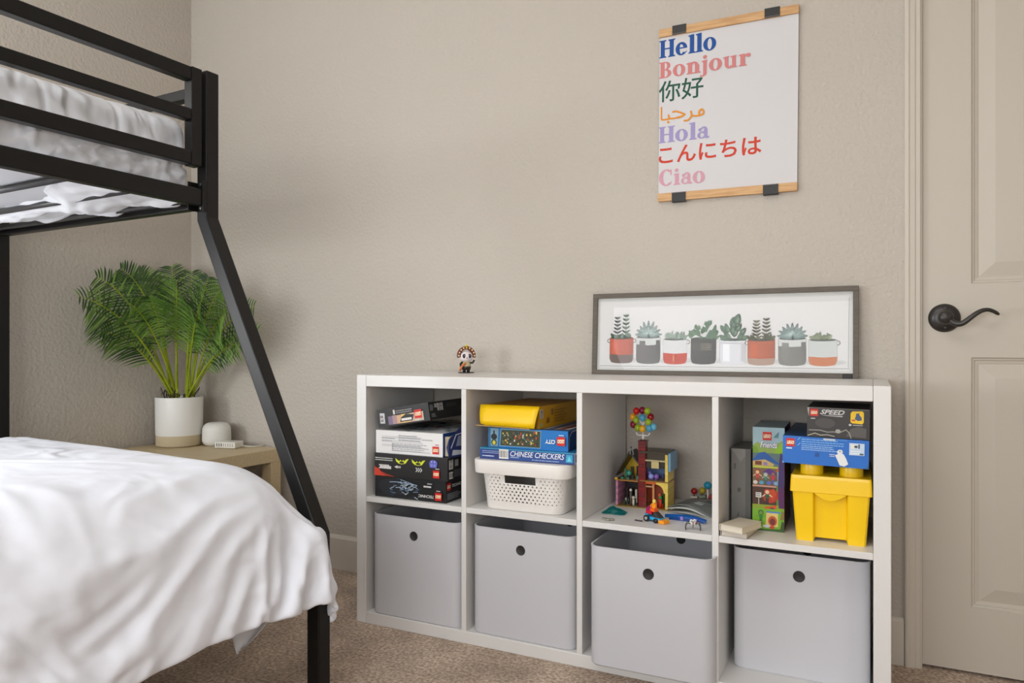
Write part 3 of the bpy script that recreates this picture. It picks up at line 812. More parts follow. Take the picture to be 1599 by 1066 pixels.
for (x, y, z, r_, c) in ((-.030, -.015, .048, .0045, (214, 206, 190)), (-.022, -.016, .027, .005, (206, 200, 186)), (-.036, -.012, .097, .008, (60, 150, 126)), (.030, -.013, .0925, .0085, (150, 160, 226)), (.045, -.010, .0925, .008, (140, 100, 190)), (.058, -.015, .034, .005, (60, 140, 70))):
    q.sph((x, y, z), r_, pm(c, .3), 10)
for (x, z0, z1, c) in ((-.030, .0034, .044, (90, 84, 76)), (-.022, .0034, .022, (214, 206, 190)), (.058, .0034, .029, (204, 52, 30))): q.cyl((x, -.015, z0), (x, -.015, z1), .0034, pm(c, .3), 10)
q.build('furnishings', house)['kind'] = 'stuff'
q = MB()   # grey chain loop over the gable
q.tube([(-.027, -.022, .150), (-.030, -.024, .160), (-.026, -.024, .172), (-.022, -.022, .164), (-.020, -.022, .152)], .0016, pm((150, 150, 150), .35), 8); q.cyl((-.027, -.022, .150), (-.027, -.022, .176), .002, pm((60, 48, 70), .4), 8)
q.build('hook', house)
# cluster of small round balls on a white bracket, standing on the pillar
balls = thing('toy_ball_cluster', 'bunch of small coloured toy balls on a white bracket atop the dark red pillar', 'toy', (-.594, -.178, MZ + .1976))
q = MB(); wp = pm((236, 234, 228), .3)
q.cyl((0, 0, 0), (0, 0, .010), .0035, wp); q.cyl((0, 0, .010), (0, 0, .060), .0018, wp); q.cyl((-.016, 0, .012), (.016, 0, .012), .0018, wp)
for sx in (-1, 1):
    q.cyl((.016 * sx, 0, .012), (.020 * sx, 0, .020), .0018, wp); q.cyl((0, 0, .030), (.018 * sx, -.004, .044), .0014, wp)
    q.cyl((0, 0, .038), (.012 * sx, -.004, .062), .0014, wp)
q.build('bracket', balls)
for (x, z, y, c) in ((-.020, .082, 0, (196, 20, 22)), (-.003, .084, .004, (140, 16, 60)), (.013, .083, 0, (164, 190, 40)), (-.030, .064, 0, (232, 160, 30)), (-.019, .056, -.005, (150, 176, 44)), (.001, .064, -.010, (76, 160, 196)), (.023, .066, 0, (150, 18, 30)), (.017, .052, -.004, (160, 186, 44)), (-.029, .042, 0, (130, 14, 46)), (-.014, .034, -.004, (150, 180, 40)), (.001, .032, -.010, (236, 176, 34)), (.020, .034, -.006, (86, 170, 206)), (.031, .038, .0, (110, 190, 220))):
    m_ = MB(); m_.sph((x, y, z), .0096, pm(c, .22), 18, (1, 1, 1.12)); m_.build('ball', balls)
# small brick racing car with driver
car = thing('toy_car', 'small blue, red and orange brick toy car in front of the toy house', 'toy car', (-.512, -.333, MZ), (0, 0, radians(-24)))
ORN, LB = (244, 152, 24), (40, 160, 214)
q = MB(); q.box(-.032, .020, -.010, .010, .006, .0135, pm(LB, .28)); q.box(-.034, -.022, -.009, .009, .0136, .020, pm((60, 150, 200), .28)); q.build('chassis', car, bevel=.0004)
q = MB(); q.box(.014, .033, -.0115, .0115, .001, .0095, pm(ORN, .28)); q.cyl((.02, -.005, .0095), (.02, -.005, .0112), .0025, pm(ORN, .28), 12); q.cyl((.02, .005, .0095), (.02, .005, .0112), .0025, pm(ORN, .28), 12); q.cyl((.028, -.005, .0095), (.028, -.005, .0112), .0025, pm(ORN, .28), 12); q.build('nose', car, bevel=.0004)
q = MB(); q.add([(-.006, -.0095, .0136), (.017, -.0095, .0136), (.017, .0095, .0136), (-.006, .0095, .0136), (-.004, -.007, .027), (.001, -.007, .027), (.001, .007, .027), (-.004, .007, .027)], [(0, 3, 2, 1), (4, 5, 6, 7), (0, 1, 5, 4), (1, 2, 6, 5), (2, 3, 7, 6), (3, 0, 4, 7)], pm((60, 56, 58), .12)); q.build('windscreen', car)
q = MB(); q.box(-.030, -.010, -.0095, .0095, .0202, .029, pm((196, 22, 50), .28)); q.add([(-.032, -.008, .029), (-.014, -.008, .029), (-.014, .008, .029), (-.032, .008, .029), (-.024, -.007, .040), (-.014, -.007, .043), (-.014, .007, .043), (-.024, .007, .040)], [(4, 5, 6, 7), (0, 1, 5, 4), (1, 2, 6, 5), (2, 3, 7, 6), (3, 0, 4, 7)], pm((150, 20, 90), .28)); q.build('rear_body', car, bevel=.0004)
q = MB(); q.box(-.016, -.001, -.0085, .0085, .0272, .036, pm((236, 96, 26), .28)); q.build('seat', car, bevel=.0004)
for wx in (-.024,):
    for sy in (-1, 1):
        q = MB(); q.cyl((wx, sy * .0105, .0085), (wx, sy * .016, .0085), .0085, pm((26, 26, 28), .5), 20); wh = q.build('wheel', car); q = MB(); q.cyl((wx, sy * .016, .0085), (wx, sy * .0166, .0085), .0045, pm((176, 176, 178), .3), 14); q.build('hub', wh)
for sy in (-1, 1):
    q = MB(); q.cyl((.006, sy * .0105, .0062), (.006, sy * .0145, .0062), .0062, pm((26, 26, 28), .5), 18); q.build('wheel', car)
drv = thing('toy_driver', 'tiny toy figure with yellow head and orange body riding the brick car', 'toy figure', (-.5195, -.3305, MZ + .0363), (0, 0, radians(-24)))
q = MB(); q.add([(-.006, -.004, 0), (.006, -.004, 0), (.006, .004, 0), (-.006, .004, 0), (-.004, -.003, .013), (.004, -.003, .013), (.004, .003, .013), (-.004, .003, .013)], [(0, 3, 2, 1), (4, 5, 6, 7), (0, 1, 5, 4), (1, 2, 6, 5), (2, 3, 7, 6), (3, 0, 4, 7)], pm((246, 150, 20), .28)); q.tube([(-.005, 0, .012), (-.008, -.004, .007), (-.006, -.007, .003)], .0017, pm((246, 150, 20), .3)); q.tube([(.005, 0, .012), (.008, -.004, .007), (.006, -.007, .003)], .0017, pm((246, 150, 20), .3)); q.build('body', drv)
q = MB(); q.lathe([(.003, .0), (.0045, .001), (.0047, .0075), (.003, .0092), (.0018, .0093), (.0018, .0105), (.0001, .0106)], pm((236, 210, 96), .28), 18, Matrix.Translation((0, 0, .0132))); q.build('head', drv)
# white and black crawling robot
bug = thing('toy_insect', 'tiny white and black toy insect on thin legs, near the front edge of the shelf', 'toy', (-.4085, -.368, MZ), (0, 0, radians(12)))
q = MB(); q.sph((0, 0, .016), .0085, wp, 12, (1.2, .9, .8)); q.sph((-.004, -.006, .023), .0042, pm((240, 238, 232), .25), 10); q.sph((.004, -.006, .0235), .0042, pm((240, 238, 232), .25), 10); q.box(-.0008, .0008, -.0102, .004, .006, .022, pm((36, 34, 34), .4)); q.build('body', bug)
q = MB(); q.sph((-.004, -.0095, .0235), .0015, pm((30, 28, 30), .3), 8); q.sph((.004, -.0095, .024), .0015, pm((30, 28, 30), .3), 8); q.sph((.008, -.008, .018), .0024, pm((190, 50, 44), .3), 8); q.build('markings', bug)
for sx in (-1, 1):
    for k in range(4):
        q = MB(); y = -.009 + .006 * k; q.tube([(.006 * sx, y, .016), (.014 * sx, y - .004, .019), (.019 * sx, y - .006, .009), (.0175 * sx, y - .008, .0012)], .0013, pm((44, 40, 40) if k != 1 else (206, 204, 200), .35), 6); q.build('leg', bug)
# blue winged toy, grey booklet, small toy behind, teal bag, grey disc
blue = clear_plastic('clear_blue', (28, 96, 176), .75)
q = MB(); top = []
for (x, y0_, y1_, z) in ((-.062, -.004, .004, .010), (-.04, -.007, .006, .0125), (-.012, -.006, .010, .0135), (.0, -.006, .013, .0135), (.012, -.006, .010, .0135), (.034, -.008, .006, .011), (.052, -.012, .0, .009)): top.append((x, y0_, y1_, z))
vs = [];
for (x, a, c_, z) in top: vs += [(x, a, z - .006), (x, c_, z - .004), (x, c_, z), (x, (a + c_) / 2, z + .003), (x, a, z)]
k = len(top); fs = [(j * 5 + i, j * 5 + (i + 1) % 5, (j + 1) * 5 + (i + 1) % 5, (j + 1) * 5 + i) for j in range(k - 1) for i in range(5)] + [(0, 1, 2, 3, 4), tuple(5 * (k - 1) + i for i in (4, 3, 2, 1, 0))]
q.add(vs, fs, blue)
q.box(-.018, -.010, -.0085, -.006, .003, .012, pm((150, 120, 200), .2)); q.box(.018, .028, -.0095, -.006, .003, .011, pm((150, 120, 200), .2)); q.box(-.05, .045, -.004, .0, .0, .006, pm((22, 70, 140), .3)); q.box(-.012, .012, .0, .010, .0135, .0155, pm((40, 120, 130), .3))
tag(q.build('toy_wing', None, (-.440, -.288, MZ), (0, 0, radians(-4)), bevel=.0003), 'translucent blue toy wing piece lying behind the white toy insect', 'toy')
bk = thing('instruction_booklet', 'limp grey booklet with a curling cover, leaning over at the right of the toy compartment', 'booklet', (-.428, -.130, MZ), (0, 0, radians(-14)))
for nm, (dz, thick, cc, bow, yo) in dict(cover=(.0155, .0009, (112, 116, 114), .020, 0), inner_pages=(.0115, .003, (196, 196, 190), .014, .002), back_cover=(.0012, .0012, (176, 176, 172), .006, .001)).items():
    vs = []; nx, ny = 13, 7
    for j in range(ny):
        for i in range(nx):
            s_, t = i / (nx - 1), j / (ny - 1)
            vs.append((-.068 + .142 * s_, -.095 + .15 * t + yo, dz * (1 - .75 * s_) + bow * (sin(pi * min(1, s_ * 1.15)) * .8) * (1 - .3 * t)))
    q = MB(); q.add(vs, [(j * nx + i, j * nx + i + 1, (j + 1) * nx + i + 1, (j + 1) * nx + i) for j in range(ny - 1) for i in range(nx - 1)], pm(cc, .4), True)
    if nm == 'cover':
        for (a, b_, c_) in ((2, 1, (70, 74, 74)), (5, 2, (160, 166, 164)), (8, 3, (70, 76, 78)), (6, 4, (60, 64, 66))):
            k = b_ * nx + a; q.add([vs[k], vs[k + 2], vs[k + 2 + nx], vs[k + nx]], [(0, 1, 2, 3)], pm(c_, .35), M=Matrix.Translation((0, 0, .0008)))
    o = q.build(nm, bk); s5 = o.modifiers.new('t', 'SOLIDIFY'); s5.thickness = thick; s5.offset = -1
sm_ = thing('toy_figure_stand', 'small brick scene with a blue ball on a white stem, behind the grey booklet', 'toy', (-.437, -.052, MZ))
q = MB(); q.box(-.05, .045, -.014, .020, 0, .004, pm((170, 166, 150), .4)); q.box(-.045, -.025, -.01, .012, .0042, .022, pm((196, 186, 170), .35)); q.box(.008, .045, -.008, .016, .0042, .028, pm((150, 30, 30), .35)); q.box(-.022, -.002, -.008, .014, .0042, .026, pm((120, 128, 110), .35)); q.build('base', sm_, bevel=.0004)
q = MB(); q.cyl((.004, -.004, .0042), (.004, -.004, .046), .0024, pm((226, 206, 200), .3)); q.build('stem', sm_)
q = MB(); q.sph((.004, -.004, .057), .0115, pm((36, 140, 170), .25), 16); q.build('ball', sm_)
for (x, z, c_) in ((-.036, .036, (150, 24, 24)), (-.012, .040, (170, 150, 36))):
    q = MB(); q.sph((x, -.002, z), .010, pm(c_, .3), 14); q.cyl((x, -.002, .022), (x, -.002, z - .008), .002, pm((70, 50, 50), .4)); q.build('bead', sm_)
q = MB(); tealm = clear_plastic('teal_film', (40, 130, 130), .22, .15)
vs = []; rnd = random.Random(4)
for j in range(6):
    for i in range(8):
        s_, t = i / 7, j / 5; vs.append((-.032 + .064 * s_, -.02 + .04 * t, .0015 + .015 * sin(pi * s_) * sin(pi * t) * (.7 + .6 * rnd.random()) + .002 * rnd.random()))
q.add(vs, [(j * 8 + i, j * 8 + i + 1, (j + 1) * 8 + i + 1, (j + 1) * 8 + i) for j in range(5) for i in range(7)], tealm)
o = q.build('plastic_pouch', None, (-.645, -.285, MZ)); s5 = o.modifiers.new('t', 'SOLIDIFY'); s5.thickness = .0006
tag(o, 'small crumpled see-through teal pouch against the left side of the toy compartment', 'pouch')
q = MB(); rnd = random.Random(9)
for (x, y, r_, z) in ((0, 0, .010, .0), (-.011, .004, .007, .001), (.010, .002, .007, .001), (.003, -.005, .006, .002)):
    q.lathe([(r_ * .5, z), (r_, z + .0003), (r_, z + .003), (r_ * .8, z + .0036), (r_ * .45, z + .0036), (r_ * .4, z + .0015), (.0001, z + .0015)], pm((150, 150, 136), .3), 14, Matrix.Translation((x, y, 0)))
q.box(-.016, .016, -.001, .001, .0036, .0046, pm((96, 96, 88), .4))
tag(q.build('toy_gear', None, (-.636, -.370, MZ)), 'flat pale grey toy gear piece lying at the left front of the toy compartment', 'toy')
q = MB(); q.box(-.011, .011, -.0022, .0022, 0, .003, pm((64, 54, 58), .4)); q.cyl((-.008, 0, .003), (-.008, 0, .0042), .0016, pm((64, 54, 58), .4), 10); q.cyl((.0, 0, .003), (.0, 0, .0042), .0016, pm((64, 54, 58), .4), 10); q.cyl((.008, 0, .003), (.008, 0, .0042), .0016, pm((64, 54, 58), .4), 10)
tag(q.build('toy_brick_plate', None, (-.558, -.345, MZ), (0, 0, radians(-10)), bevel=.0002), 'tiny dark brick plate lying to the left of the toy car', 'toy brick')

# ------------------------------------------------------------------ fourth bay
bin_ = thing('brick_storage_box', 'large bright yellow lidded box shaped like a toy brick with round studs', 'storage box', (-.0865, -.215, MZ))
W2, D2 = .0895, .150
q = MB()
# tapering body with a recessed front middle and a foot arch: outline lofted by hand


def prof_at(z):
    t = z / .118
    return .076 + .0085 * t, .140 + .004 * t
rings = []
for z in (0.0, .01, .03, .118):
    hw, hd = prof_at(z); i0, i1 = .034, .034 - .004
    rc = .012 if z < .10 else .012
    pts = [(-hw + .004, -hd), (-hw, -hd + .004), (-hw, hd), (hw, hd), (hw, -hd + .004), (hw - .004, -hd), (i0 + .004, -hd), (i0, -hd + rc), (-i0, -hd + rc), (-i0 - .004, -hd)]
    rings.append([(x, y, (.008 if (z == 0 and k in (7, 8)) else z)) for k, (x, y) in enumerate(pts)])
# arch: lift the recessed floor
n = len(rings[0])
for j in range(3):
    q.add(rings[j] + rings[j + 1], [(k, (k + 1) % n, n + (k + 1) % n, n + k) for k in range(n) ], M_yellow)
q.add(rings[0], [(0, 1, 2, 3, 4, 5, 6, 7, 8, 9)[::-1]], M_yellow)
q.build('body', bin_, bevel=.0018)
q = MB()
hw, hd = .0895, .148
q.add([p for z, g in ((.1175, -.0015), (.1180, 0), (.1185, 0.0005), (.151, -.001), (.158, -.002)) for p in [(x, y, z) for x, y in rrect(2 * (hw + g), 2 * (hd + g), .006, 4)]],
      [(j * 20 + k, j * 20 + (k + 1) % 20, (j + 1) * 20 + (k + 1) % 20, (j + 1) * 20 + k) for j in range(4) for k in range(20)] + [tuple(range(19, -1, -1)), tuple(80 + k for k in range(20))], M_yellow)
# crescent grip under the lid edge
cres = [(-.036 + .072 * k / 12, -.017 * sin(pi * k / 12) - .0005) for k in range(13)]
vv = [(x, -hd + .0, .118 + z) for x, z in cres] + [(x, -hd + .012, .118 + z) for x, z in cres]
q.add(vv, [tuple(range(13)), tuple(range(25, 12, -1))] + [(k, k + 1, 14 + k, 13 + k) for k in range(12)] + [(0, 12, 25, 13)], M_yellow)
yellow_lid = q.build('lid', bin_, bevel=.0012)
for (x, y) in ((-.0435, -.102), (.0445, -.102), (-.0435, .02), (.0445, .02), (-.0435, .10), (.0445, .10)):
    if y == .10: continue
    q = MB(); q.lathe([(.0262, .1581), (.0262, .1635), (.0262, .181), (.0255, .1832), (.0235, .1843), (.0001, .1844)], M_yellow, 36, Matrix.Translation((x, y, 0)), False)
    o = q.build('stud', yellow_lid); em = o.modifiers.new('e', 'EDGE_SPLIT'); em.split_angle = radians(50)
# blue box on the studs
z4 = MZ + .1846
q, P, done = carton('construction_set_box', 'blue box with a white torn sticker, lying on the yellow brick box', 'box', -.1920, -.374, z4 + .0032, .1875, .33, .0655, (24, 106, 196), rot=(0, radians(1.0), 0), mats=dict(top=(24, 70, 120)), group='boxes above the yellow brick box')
p = P['front']
p.logo(.0075, .040, .0195); p.rect(.008, .0345, .021, .0375, (226, 234, 242))
p.lines(.042, .046, .135, .062, 3, (120, 174, 226), 2); p.lines(.042, .033, .125, .046, 3, (150, 192, 234), 6); p.line([(.034, .057), (.039, .063)], .0016, (130, 180, 230)); p.line([(.034, .044), (.039, .050)], .0016, (130, 180, 230))
p.rect(.090, .0605, .116, .0645, (196, 200, 206)); p.rect(.118, .061, .142, .064, (70, 130, 206))
p.poly([(.072, .020), (.081, .020), (.0805, .030), (.0735, .030)], (20, 78, 150))
p.lines(.104, .022, .118, .030, 2, (206, 214, 220), 7)
p.poly([(.116, .0265), (.121, .016), (.126, .004), (.136, .002), (.1445, .008), (.140, .020), (.134, .031), (.124, .0315)], (230, 232, 232)); p.poly([(.120, .036), (.124, .0405), (.130, .0405), (.1325, .036), (.131, .031), (.121, .031)], (226, 228, 230)); p.ell(.1265, .0365, .0022, .0018, (150, 156, 164), 8)
p.rect(.146, .030, .178, .058, (196, 214, 230)); p.poly([(.150, .044), (.158, .046), (.160, .055), (.149, .055)], (226, 226, 220)); p.ell(.160, .050, .004, .003, (60, 70, 60), 8); p.rect(.165, .046, .168, .056, (60, 70, 90)); p.lines(.149, .032, .176, .042, 2, (240, 244, 248), 4); p.rect(.168, .0315, .176, .035, (60, 80, 100))
p.poly([(.180, .0), (.1875, .0), (.1875, .010)], (30, 90, 130)); p.poly([(.0, .0), (.004, .0), (.0, .005)], (150, 186, 216))
done()
q, P, done = carton('construction_set_box', 'dark grey box with a white racing title, topmost above the yellow brick box', 'box', -.1375, -.372, z4 + .0690, .1345, .20, .0700, (46, 43, 42), rot=(0, radians(1.0), 0), mats=dict(top=(52, 50, 48)), group='boxes above the yellow brick box')
p = P['front']
p.poly([(.0, .066), (.004, .048), (.0045, .07), (.0, .07)], (176, 168, 156)); p.rect(.0, .0688, .1345, .07, (126, 122, 116))
p.logo(.0065, .049, .0175); p.rect(.008, .0425, .018, .0448, (190, 188, 184))
p.text('SPEED', .0285, .0545, .0115, (206, 204, 200), w=.053, bold=.03, shear=.35); p.poly([(.030, .0525), (.078, .0528), (.076, .0498), (.040, .0512)], (180, 178, 174))
p.poly([(.094, .040), (.098, .037), (.119, .036), (.122, .040), (.122, .062), (.119, .066), (.098, .065), (.094, .060)], (238, 196, 24)); p.poly([(.103, .047), (.110, .043), (.118, .045), (.117, .052), (.113, .056), (.112, .061), (.106, .060), (.105, .054)], (64, 84, 122)); p.rect(.0965, .042, .104, .046, (206, 96, 26))
p.ell(.0935, .033, .0032, .0028, (190, 188, 184), 10); p.rect(.099, .0318, .120, .034, (160, 158, 154))
p.ell(.04, .034, .022, .012, (70, 66, 64)); p.poly([(.085, .006), (.128, .004), (.128, .026), (.11, .030), (.095, .024)], (84, 80, 76)); p.poly([(.0, .0), (.06, .0), (.05, .014), (.0, .012)], (38, 40, 38))
p.line([(.005, .016), (.03, .0165), (.045, .013), (.058, .0145), (.07, .013), (.085, .021), (.092, .014), (.096, .002)], .0022, (150, 146, 138)); p.line([(.003, .003), (.018, .009), (.030, .005), (.045, .007), (.06, .004)], .002, (176, 168, 152)); p.ell(.068, .0165, .006, .005, (164, 160, 152), 9)
done()
# tall story box
q, P, done = carton('construction_set_box', 'tall narrow colourful box standing upright, printed with green hills and small figures', 'box', -.2725, -.292, MZ, .0755, .19, .2615, (150, 182, 190), rot=(0, 0, radians(.8)), mats=dict(right=(70, 34, 96), top=(170, 190, 196), left=(190, 196, 200)))
p = P['front']; W_, H_ = .077, .2615
p.rect(0, .21, W_, H_, (164, 194, 202)); p.poly([(0, .17), (0, .215), (.012, .224), (.03, .212), (.06, .222), (W_, .232), (W_, .17)], (150, 178, 80)); p.poly([(.04, .17), (.055, .206), (.066, .218), (W_, .224), (W_, .17)], (150, 196, 30)); p.poly([(0, .18), (.0, .214), (.01, .212), (.018, .19)], (120, 166, 40)); p.poly([(.05, .236), (.056, .244), (.064, .252), (.062, .236)], (90, 140, 140))
p.logo(.0245, .2285, .0215)
p.text('Friends', .018, .209, .0165, (30, 30, 70), w=.042, bold=.07, shear=.25); p.text('Friends', .0185, .2095, .0155, (244, 244, 248), w=.041, bold=.025, shear=.25)
p.rect(0, .116, W_, .196, (96, 120, 120)); p.poly([(0, .178), (.015, .196), (.03, .199), (.063, .172), (.060, .168), (.03, .180), (.0, .170)], (30, 92, 170)); p.poly([(.0, .163), (.0, .175), (.03, .180), (.052, .169), (.05, .163)], (206, 176, 110)); p.rect(.006, .165, .022, .175, (120, 60, 30)); p.rect(.026, .165, .036, .173, (150, 130, 180)); p.rect(0, .158, .062, .1625, (196, 206, 60))
p.rect(0, .114, .062, .158, (120, 96, 66)); p.rect(.06, .114, W_, .16, (150, 190, 206)); p.poly([(.056, .15), (.064, .166), (.077, .160), (.077, .15)], (206, 96, 50)); p.poly([(.025, .148), (.040, .158), (.054, .15), (.05, .143), (.03, .143)], (92, 46, 130))


def minidoll(u, v, h, hair, skin, body, legs):
    p.rect(u - h * .09, v, u - h * .01, v + h * .36, legs); p.rect(u + h * .01, v, u + h * .09, v + h * .36, legs)
    p.poly([(u - h * .10, v + h * .34), (u + h * .10, v + h * .34), (u + h * .15, v + h * .66), (u - h * .15, v + h * .66)], body)
    p.line([(u - h * .14, v + h * .62), (u - h * .3, v + h * .48)], h * .07, skin); p.line([(u + h * .14, v + h * .62), (u + h * .3, v + h * .5)], h * .07, skin)
    p.ell(u, v + h * .82, h * .20, h * .19, hair, 12); p.ell(u, v + h * .79, h * .13, h * .13, skin, 12)
minidoll(.012, .120, .034, (170, 60, 30), (226, 190, 150), (196, 70, 60), (150, 60, 50)); minidoll(.032, .119, .028, (140, 170, 170), (206, 190, 170), (60, 140, 120), (40, 110, 120)); minidoll(.050, .119, .032, (96, 50, 140), (150, 100, 80), (200, 40, 70), (100, 90, 160))
for (u, c_) in ((.007, (214, 206, 196)), (.022, (86, 160, 196)), (.040, (96, 110, 190)), (.057, (130, 170, 200))): p.ell(u, .121, .006, .005, c_, 10)
p.rect(0, .1105, .058, .1145, (206, 150, 130)); p.rect(0, .064, W_, .110, (74, 44, 32)); p.poly([(.058, .064), (.058, .116), (.077, .110), (.077, .064)], (96, 140, 60))
p.ell(.045, .088, .020, .017, (178, 52, 24), 14, .5); p.poly([(.034, .098), (.052, .108), (.058, .094), (.050, .076)], (196, 70, 30)); minidoll(.036, .068, .038, (190, 60, 30), (232, 200, 166), (40, 90, 60), (24, 40, 50))
p.rect(.008, .083, .022, .096, (214, 214, 206)); p.rect(.0145, .064, .0165, .083, (196, 190, 180)); p.lines(.009, .085, .021, .095, 2, (120, 126, 130), 3)
p.rect(0, .055, W_, .066, (140, 160, 40)); p.poly([(.03, .060), (.058, .066), (.058, .056), (.03, .054)], (206, 80, 30)); p.ell(.048, .056, .006, .004, (90, 50, 80), 8)
p.rect(0, 0, W_, .056, (122, 176, 40)); p.poly([(.032, .012), (.034, .046), (.062, .050), (.062, .012)], (222, 196, 120)); p.rect(.034, .046, .068, .050, (70, 130, 196)); p.ell(.049, .026, .011, .013, (190, 90, 40), 12); p.ell(.049, .024, .007, .009, (120, 40, 40), 10)
minidoll(.021, .018, .034, (50, 110, 40), (110, 150, 50), (50, 130, 40), (60, 110, 40)); p.ell(.013, .012, .008, .004, (110, 80, 140), 8); p.ell(.034, .012, .009, .004, (206, 206, 214), 8); p.ell(.048, .010, .006, .004, (196, 60, 50), 8); p.poly([(0, 0), (W_, 0), (W_, .008), (.03, .004), (0, .009)], (50, 90, 30))
for (v, c_) in ((.004, (60, 76, 36)), (.03, (130, 110, 60)), (.07, (150, 176, 40)), (.10, (160, 150, 60))): p.poly([(.067, v), (.077, v + .002), (.077, v + .02), (.071, v + .024)], c_)
p.poly([(.062, .112), (.077, .112), (.077, .19), (.068, .20), (.064, .17)], (60, 40, 104)); p.poly([(.064, .06), (.077, .06), (.077, .112), (.062, .112)], (84, 30, 90))
p = P['right']; rnd = random.Random(2)
for k in range(40): u, v = rnd.uniform(.0, .18), rnd.uniform(.01, .2); p.poly([(u, v), (u + .012, v + .004), (u + .006, v + .014)], rnd.choice([(96, 40, 110), (120, 50, 90), (50, 24, 70), (60, 30, 80), (150, 130, 60)])); p.k = 2 + k
done()
# grey sleeved box standing behind the books
q, P, done = carton('grey_sleeve_box', 'plain grey box standing upright in the corner behind the two small books', 'box', -.3310, -.262, MZ, .0495, .17, .199, (122, 120, 116), mats=dict(right=(84, 82, 80)))
p = P['front']; p.poly([(.0, .199), (.024, .165), (.0495, .199)], (140, 138, 134)); p.rect(.006, .145, .012, .160, (96, 94, 90)); p.poly([(.016, .085), (.024, .087), (.024, .097), (.016, .096)], (88, 86, 84)); p.poly([(.012, .02), (.020, .036), (.020, .022)], (90, 88, 86)); p.rect(.036, .0, .0495, .199, (104, 102, 98))
done()


def book(name, lab, loc, w, d, h, rz, cov, page, fan=0):
    root = thing(name, lab, 'book', loc, (0, 0, radians(rz)), 'small books lying in the right compartment')
    q = MB(); q.box(0, w, 0, d, 0, .0016, pm(cov, .5)); q.box(0, w, 0, d, h - .0016, h, pm(cov, .5)); q.box(0, .002, 0, d, .0016, h - .0016, pm(cov, .5)); q.build('cover', root, bevel=.0004)
    q = MB(); q.box(.003, w - .002, .002, d - .002, .0017, h - .0017, pm(page, .8)); q.build('pages', root)
    return root
book('small_book', 'small grey-edged book lying beneath the cream book', (-.3345, -.402, MZ), .066, .10, .0145, -7, (176, 168, 160), (206, 198, 186))
book('small_book', 'small cream book lying on top of the other small book', (-.3360, -.404, MZ + .0147), .062, .098, .0155, -20, (212, 202, 182), (222, 214, 196))

# ------------------------------------------------------------------ figurine on top of the unit
fig = thing('figurine', 'tiny white-faced figurine with a dark red headdress standing on the white shelf', 'figurine', (-1.2155, -.124, SH), (0, 0, radians(38)))
q = MB(); q.lathe([(.0001, 0), (.0265, 0), (.027, .0012), (.0255, .0026), (.0001, .0027)], pm((38, 34, 30), .4), 28); q.build('stand', fig)
FM = lambda c: pm(c, .35)
q = MB()
q.lathe([(.0001, .016), (.013, .017), (.016, .022), (.0145, .032), (.010, .040), (.0001, .042)], FM((190, 178, 140)), 20)
q.lathe([(.0001, .010), (.0145, .011), (.0165, .019), (.0155, .025)], FM((52, 42, 34)), 20)
for sx in (-1, 1): q.cyl((.0068 * sx, 0, .0027), (.0068 * sx, 0, .014), .0052, FM((42, 34, 28)), 14, .0062)
q.build('body', fig)
q = MB(); q.sph((0, 0, .055), .0215, FM((232, 222, 224)), 24, (1.08, .95, .90)); q.sph((0, -.0195, .0505), .003, FM((206, 170, 172)), 8)
for sx in (-1, 1): q.sph((.0088 * sx, -.0172, .0565), .0062, FM((40, 36, 42)), 12, (1, .5, 1.2)); q.sph((.0088 * sx + .001, -.0202, .0585), .0016, FM((150, 150, 156)), 8)
figurine_head = q.build('head', fig)
q = MB(); nn = 18
vs = []
for k in range(nn + 1):
    a = radians(-12) + k / nn * radians(204)
    for (r_, y) in ((.0200, -.0105), (.0195, .014), (.0300, .014), (.0300, -.0125)): vs.append((r_ * cos(a), y, .0575 + r_ * sin(a) * 1.05))
q.add(vs, [(j * 4 + i, j * 4 + (i + 1) % 4, (j + 1) * 4 + (i + 1) % 4, (j + 1) * 4 + i) for j in range(nn) for i in range(4)] + [(0, 1, 2, 3), (nn * 4 + 3, nn * 4 + 2, nn * 4 + 1, nn * 4)], FM((104, 26, 22)), True)
for k in range(9):
    a = radians(0 + 22.5 * k)
    if k == 4: continue
    q.sph((.0258 * cos(a), -.0128, .0575 + .0270 * sin(a)), .0032, FM((226, 206, 150)), 8)
q.build('headdress', figurine_head)
q = MB(); q.lathe([(.0055, 0), (.0065, .004), (.003, .009), (.0001, .014)], FM((216, 196, 40)), 12, Matrix.Translation((0, -.004, .084))); q.sph((0, -.010, .084), .004, FM((226, 190, 60)), 10); q.build('gold_ornament', figurine_head)
q = MB(); q.tube([(-.013, -.003, .036), (-.0205, -.006, .030), (-.019, -.010, .022)], .0038, FM((50, 36, 30)), 8); q.tube([(.013, -.003, .034), (.021, -.006, .034), (.0255, -.009, .043)], .0036, FM((50, 40, 34)), 8); q.build('arms', fig)
q = MB(); q.tube([(-.004, -.015, .033), (-.013, -.016, .026), (-.021, -.013, .016), (-.022, -.012, .006)], .0038, FM((206, 116, 66)), 8); q.build('sash', fig)

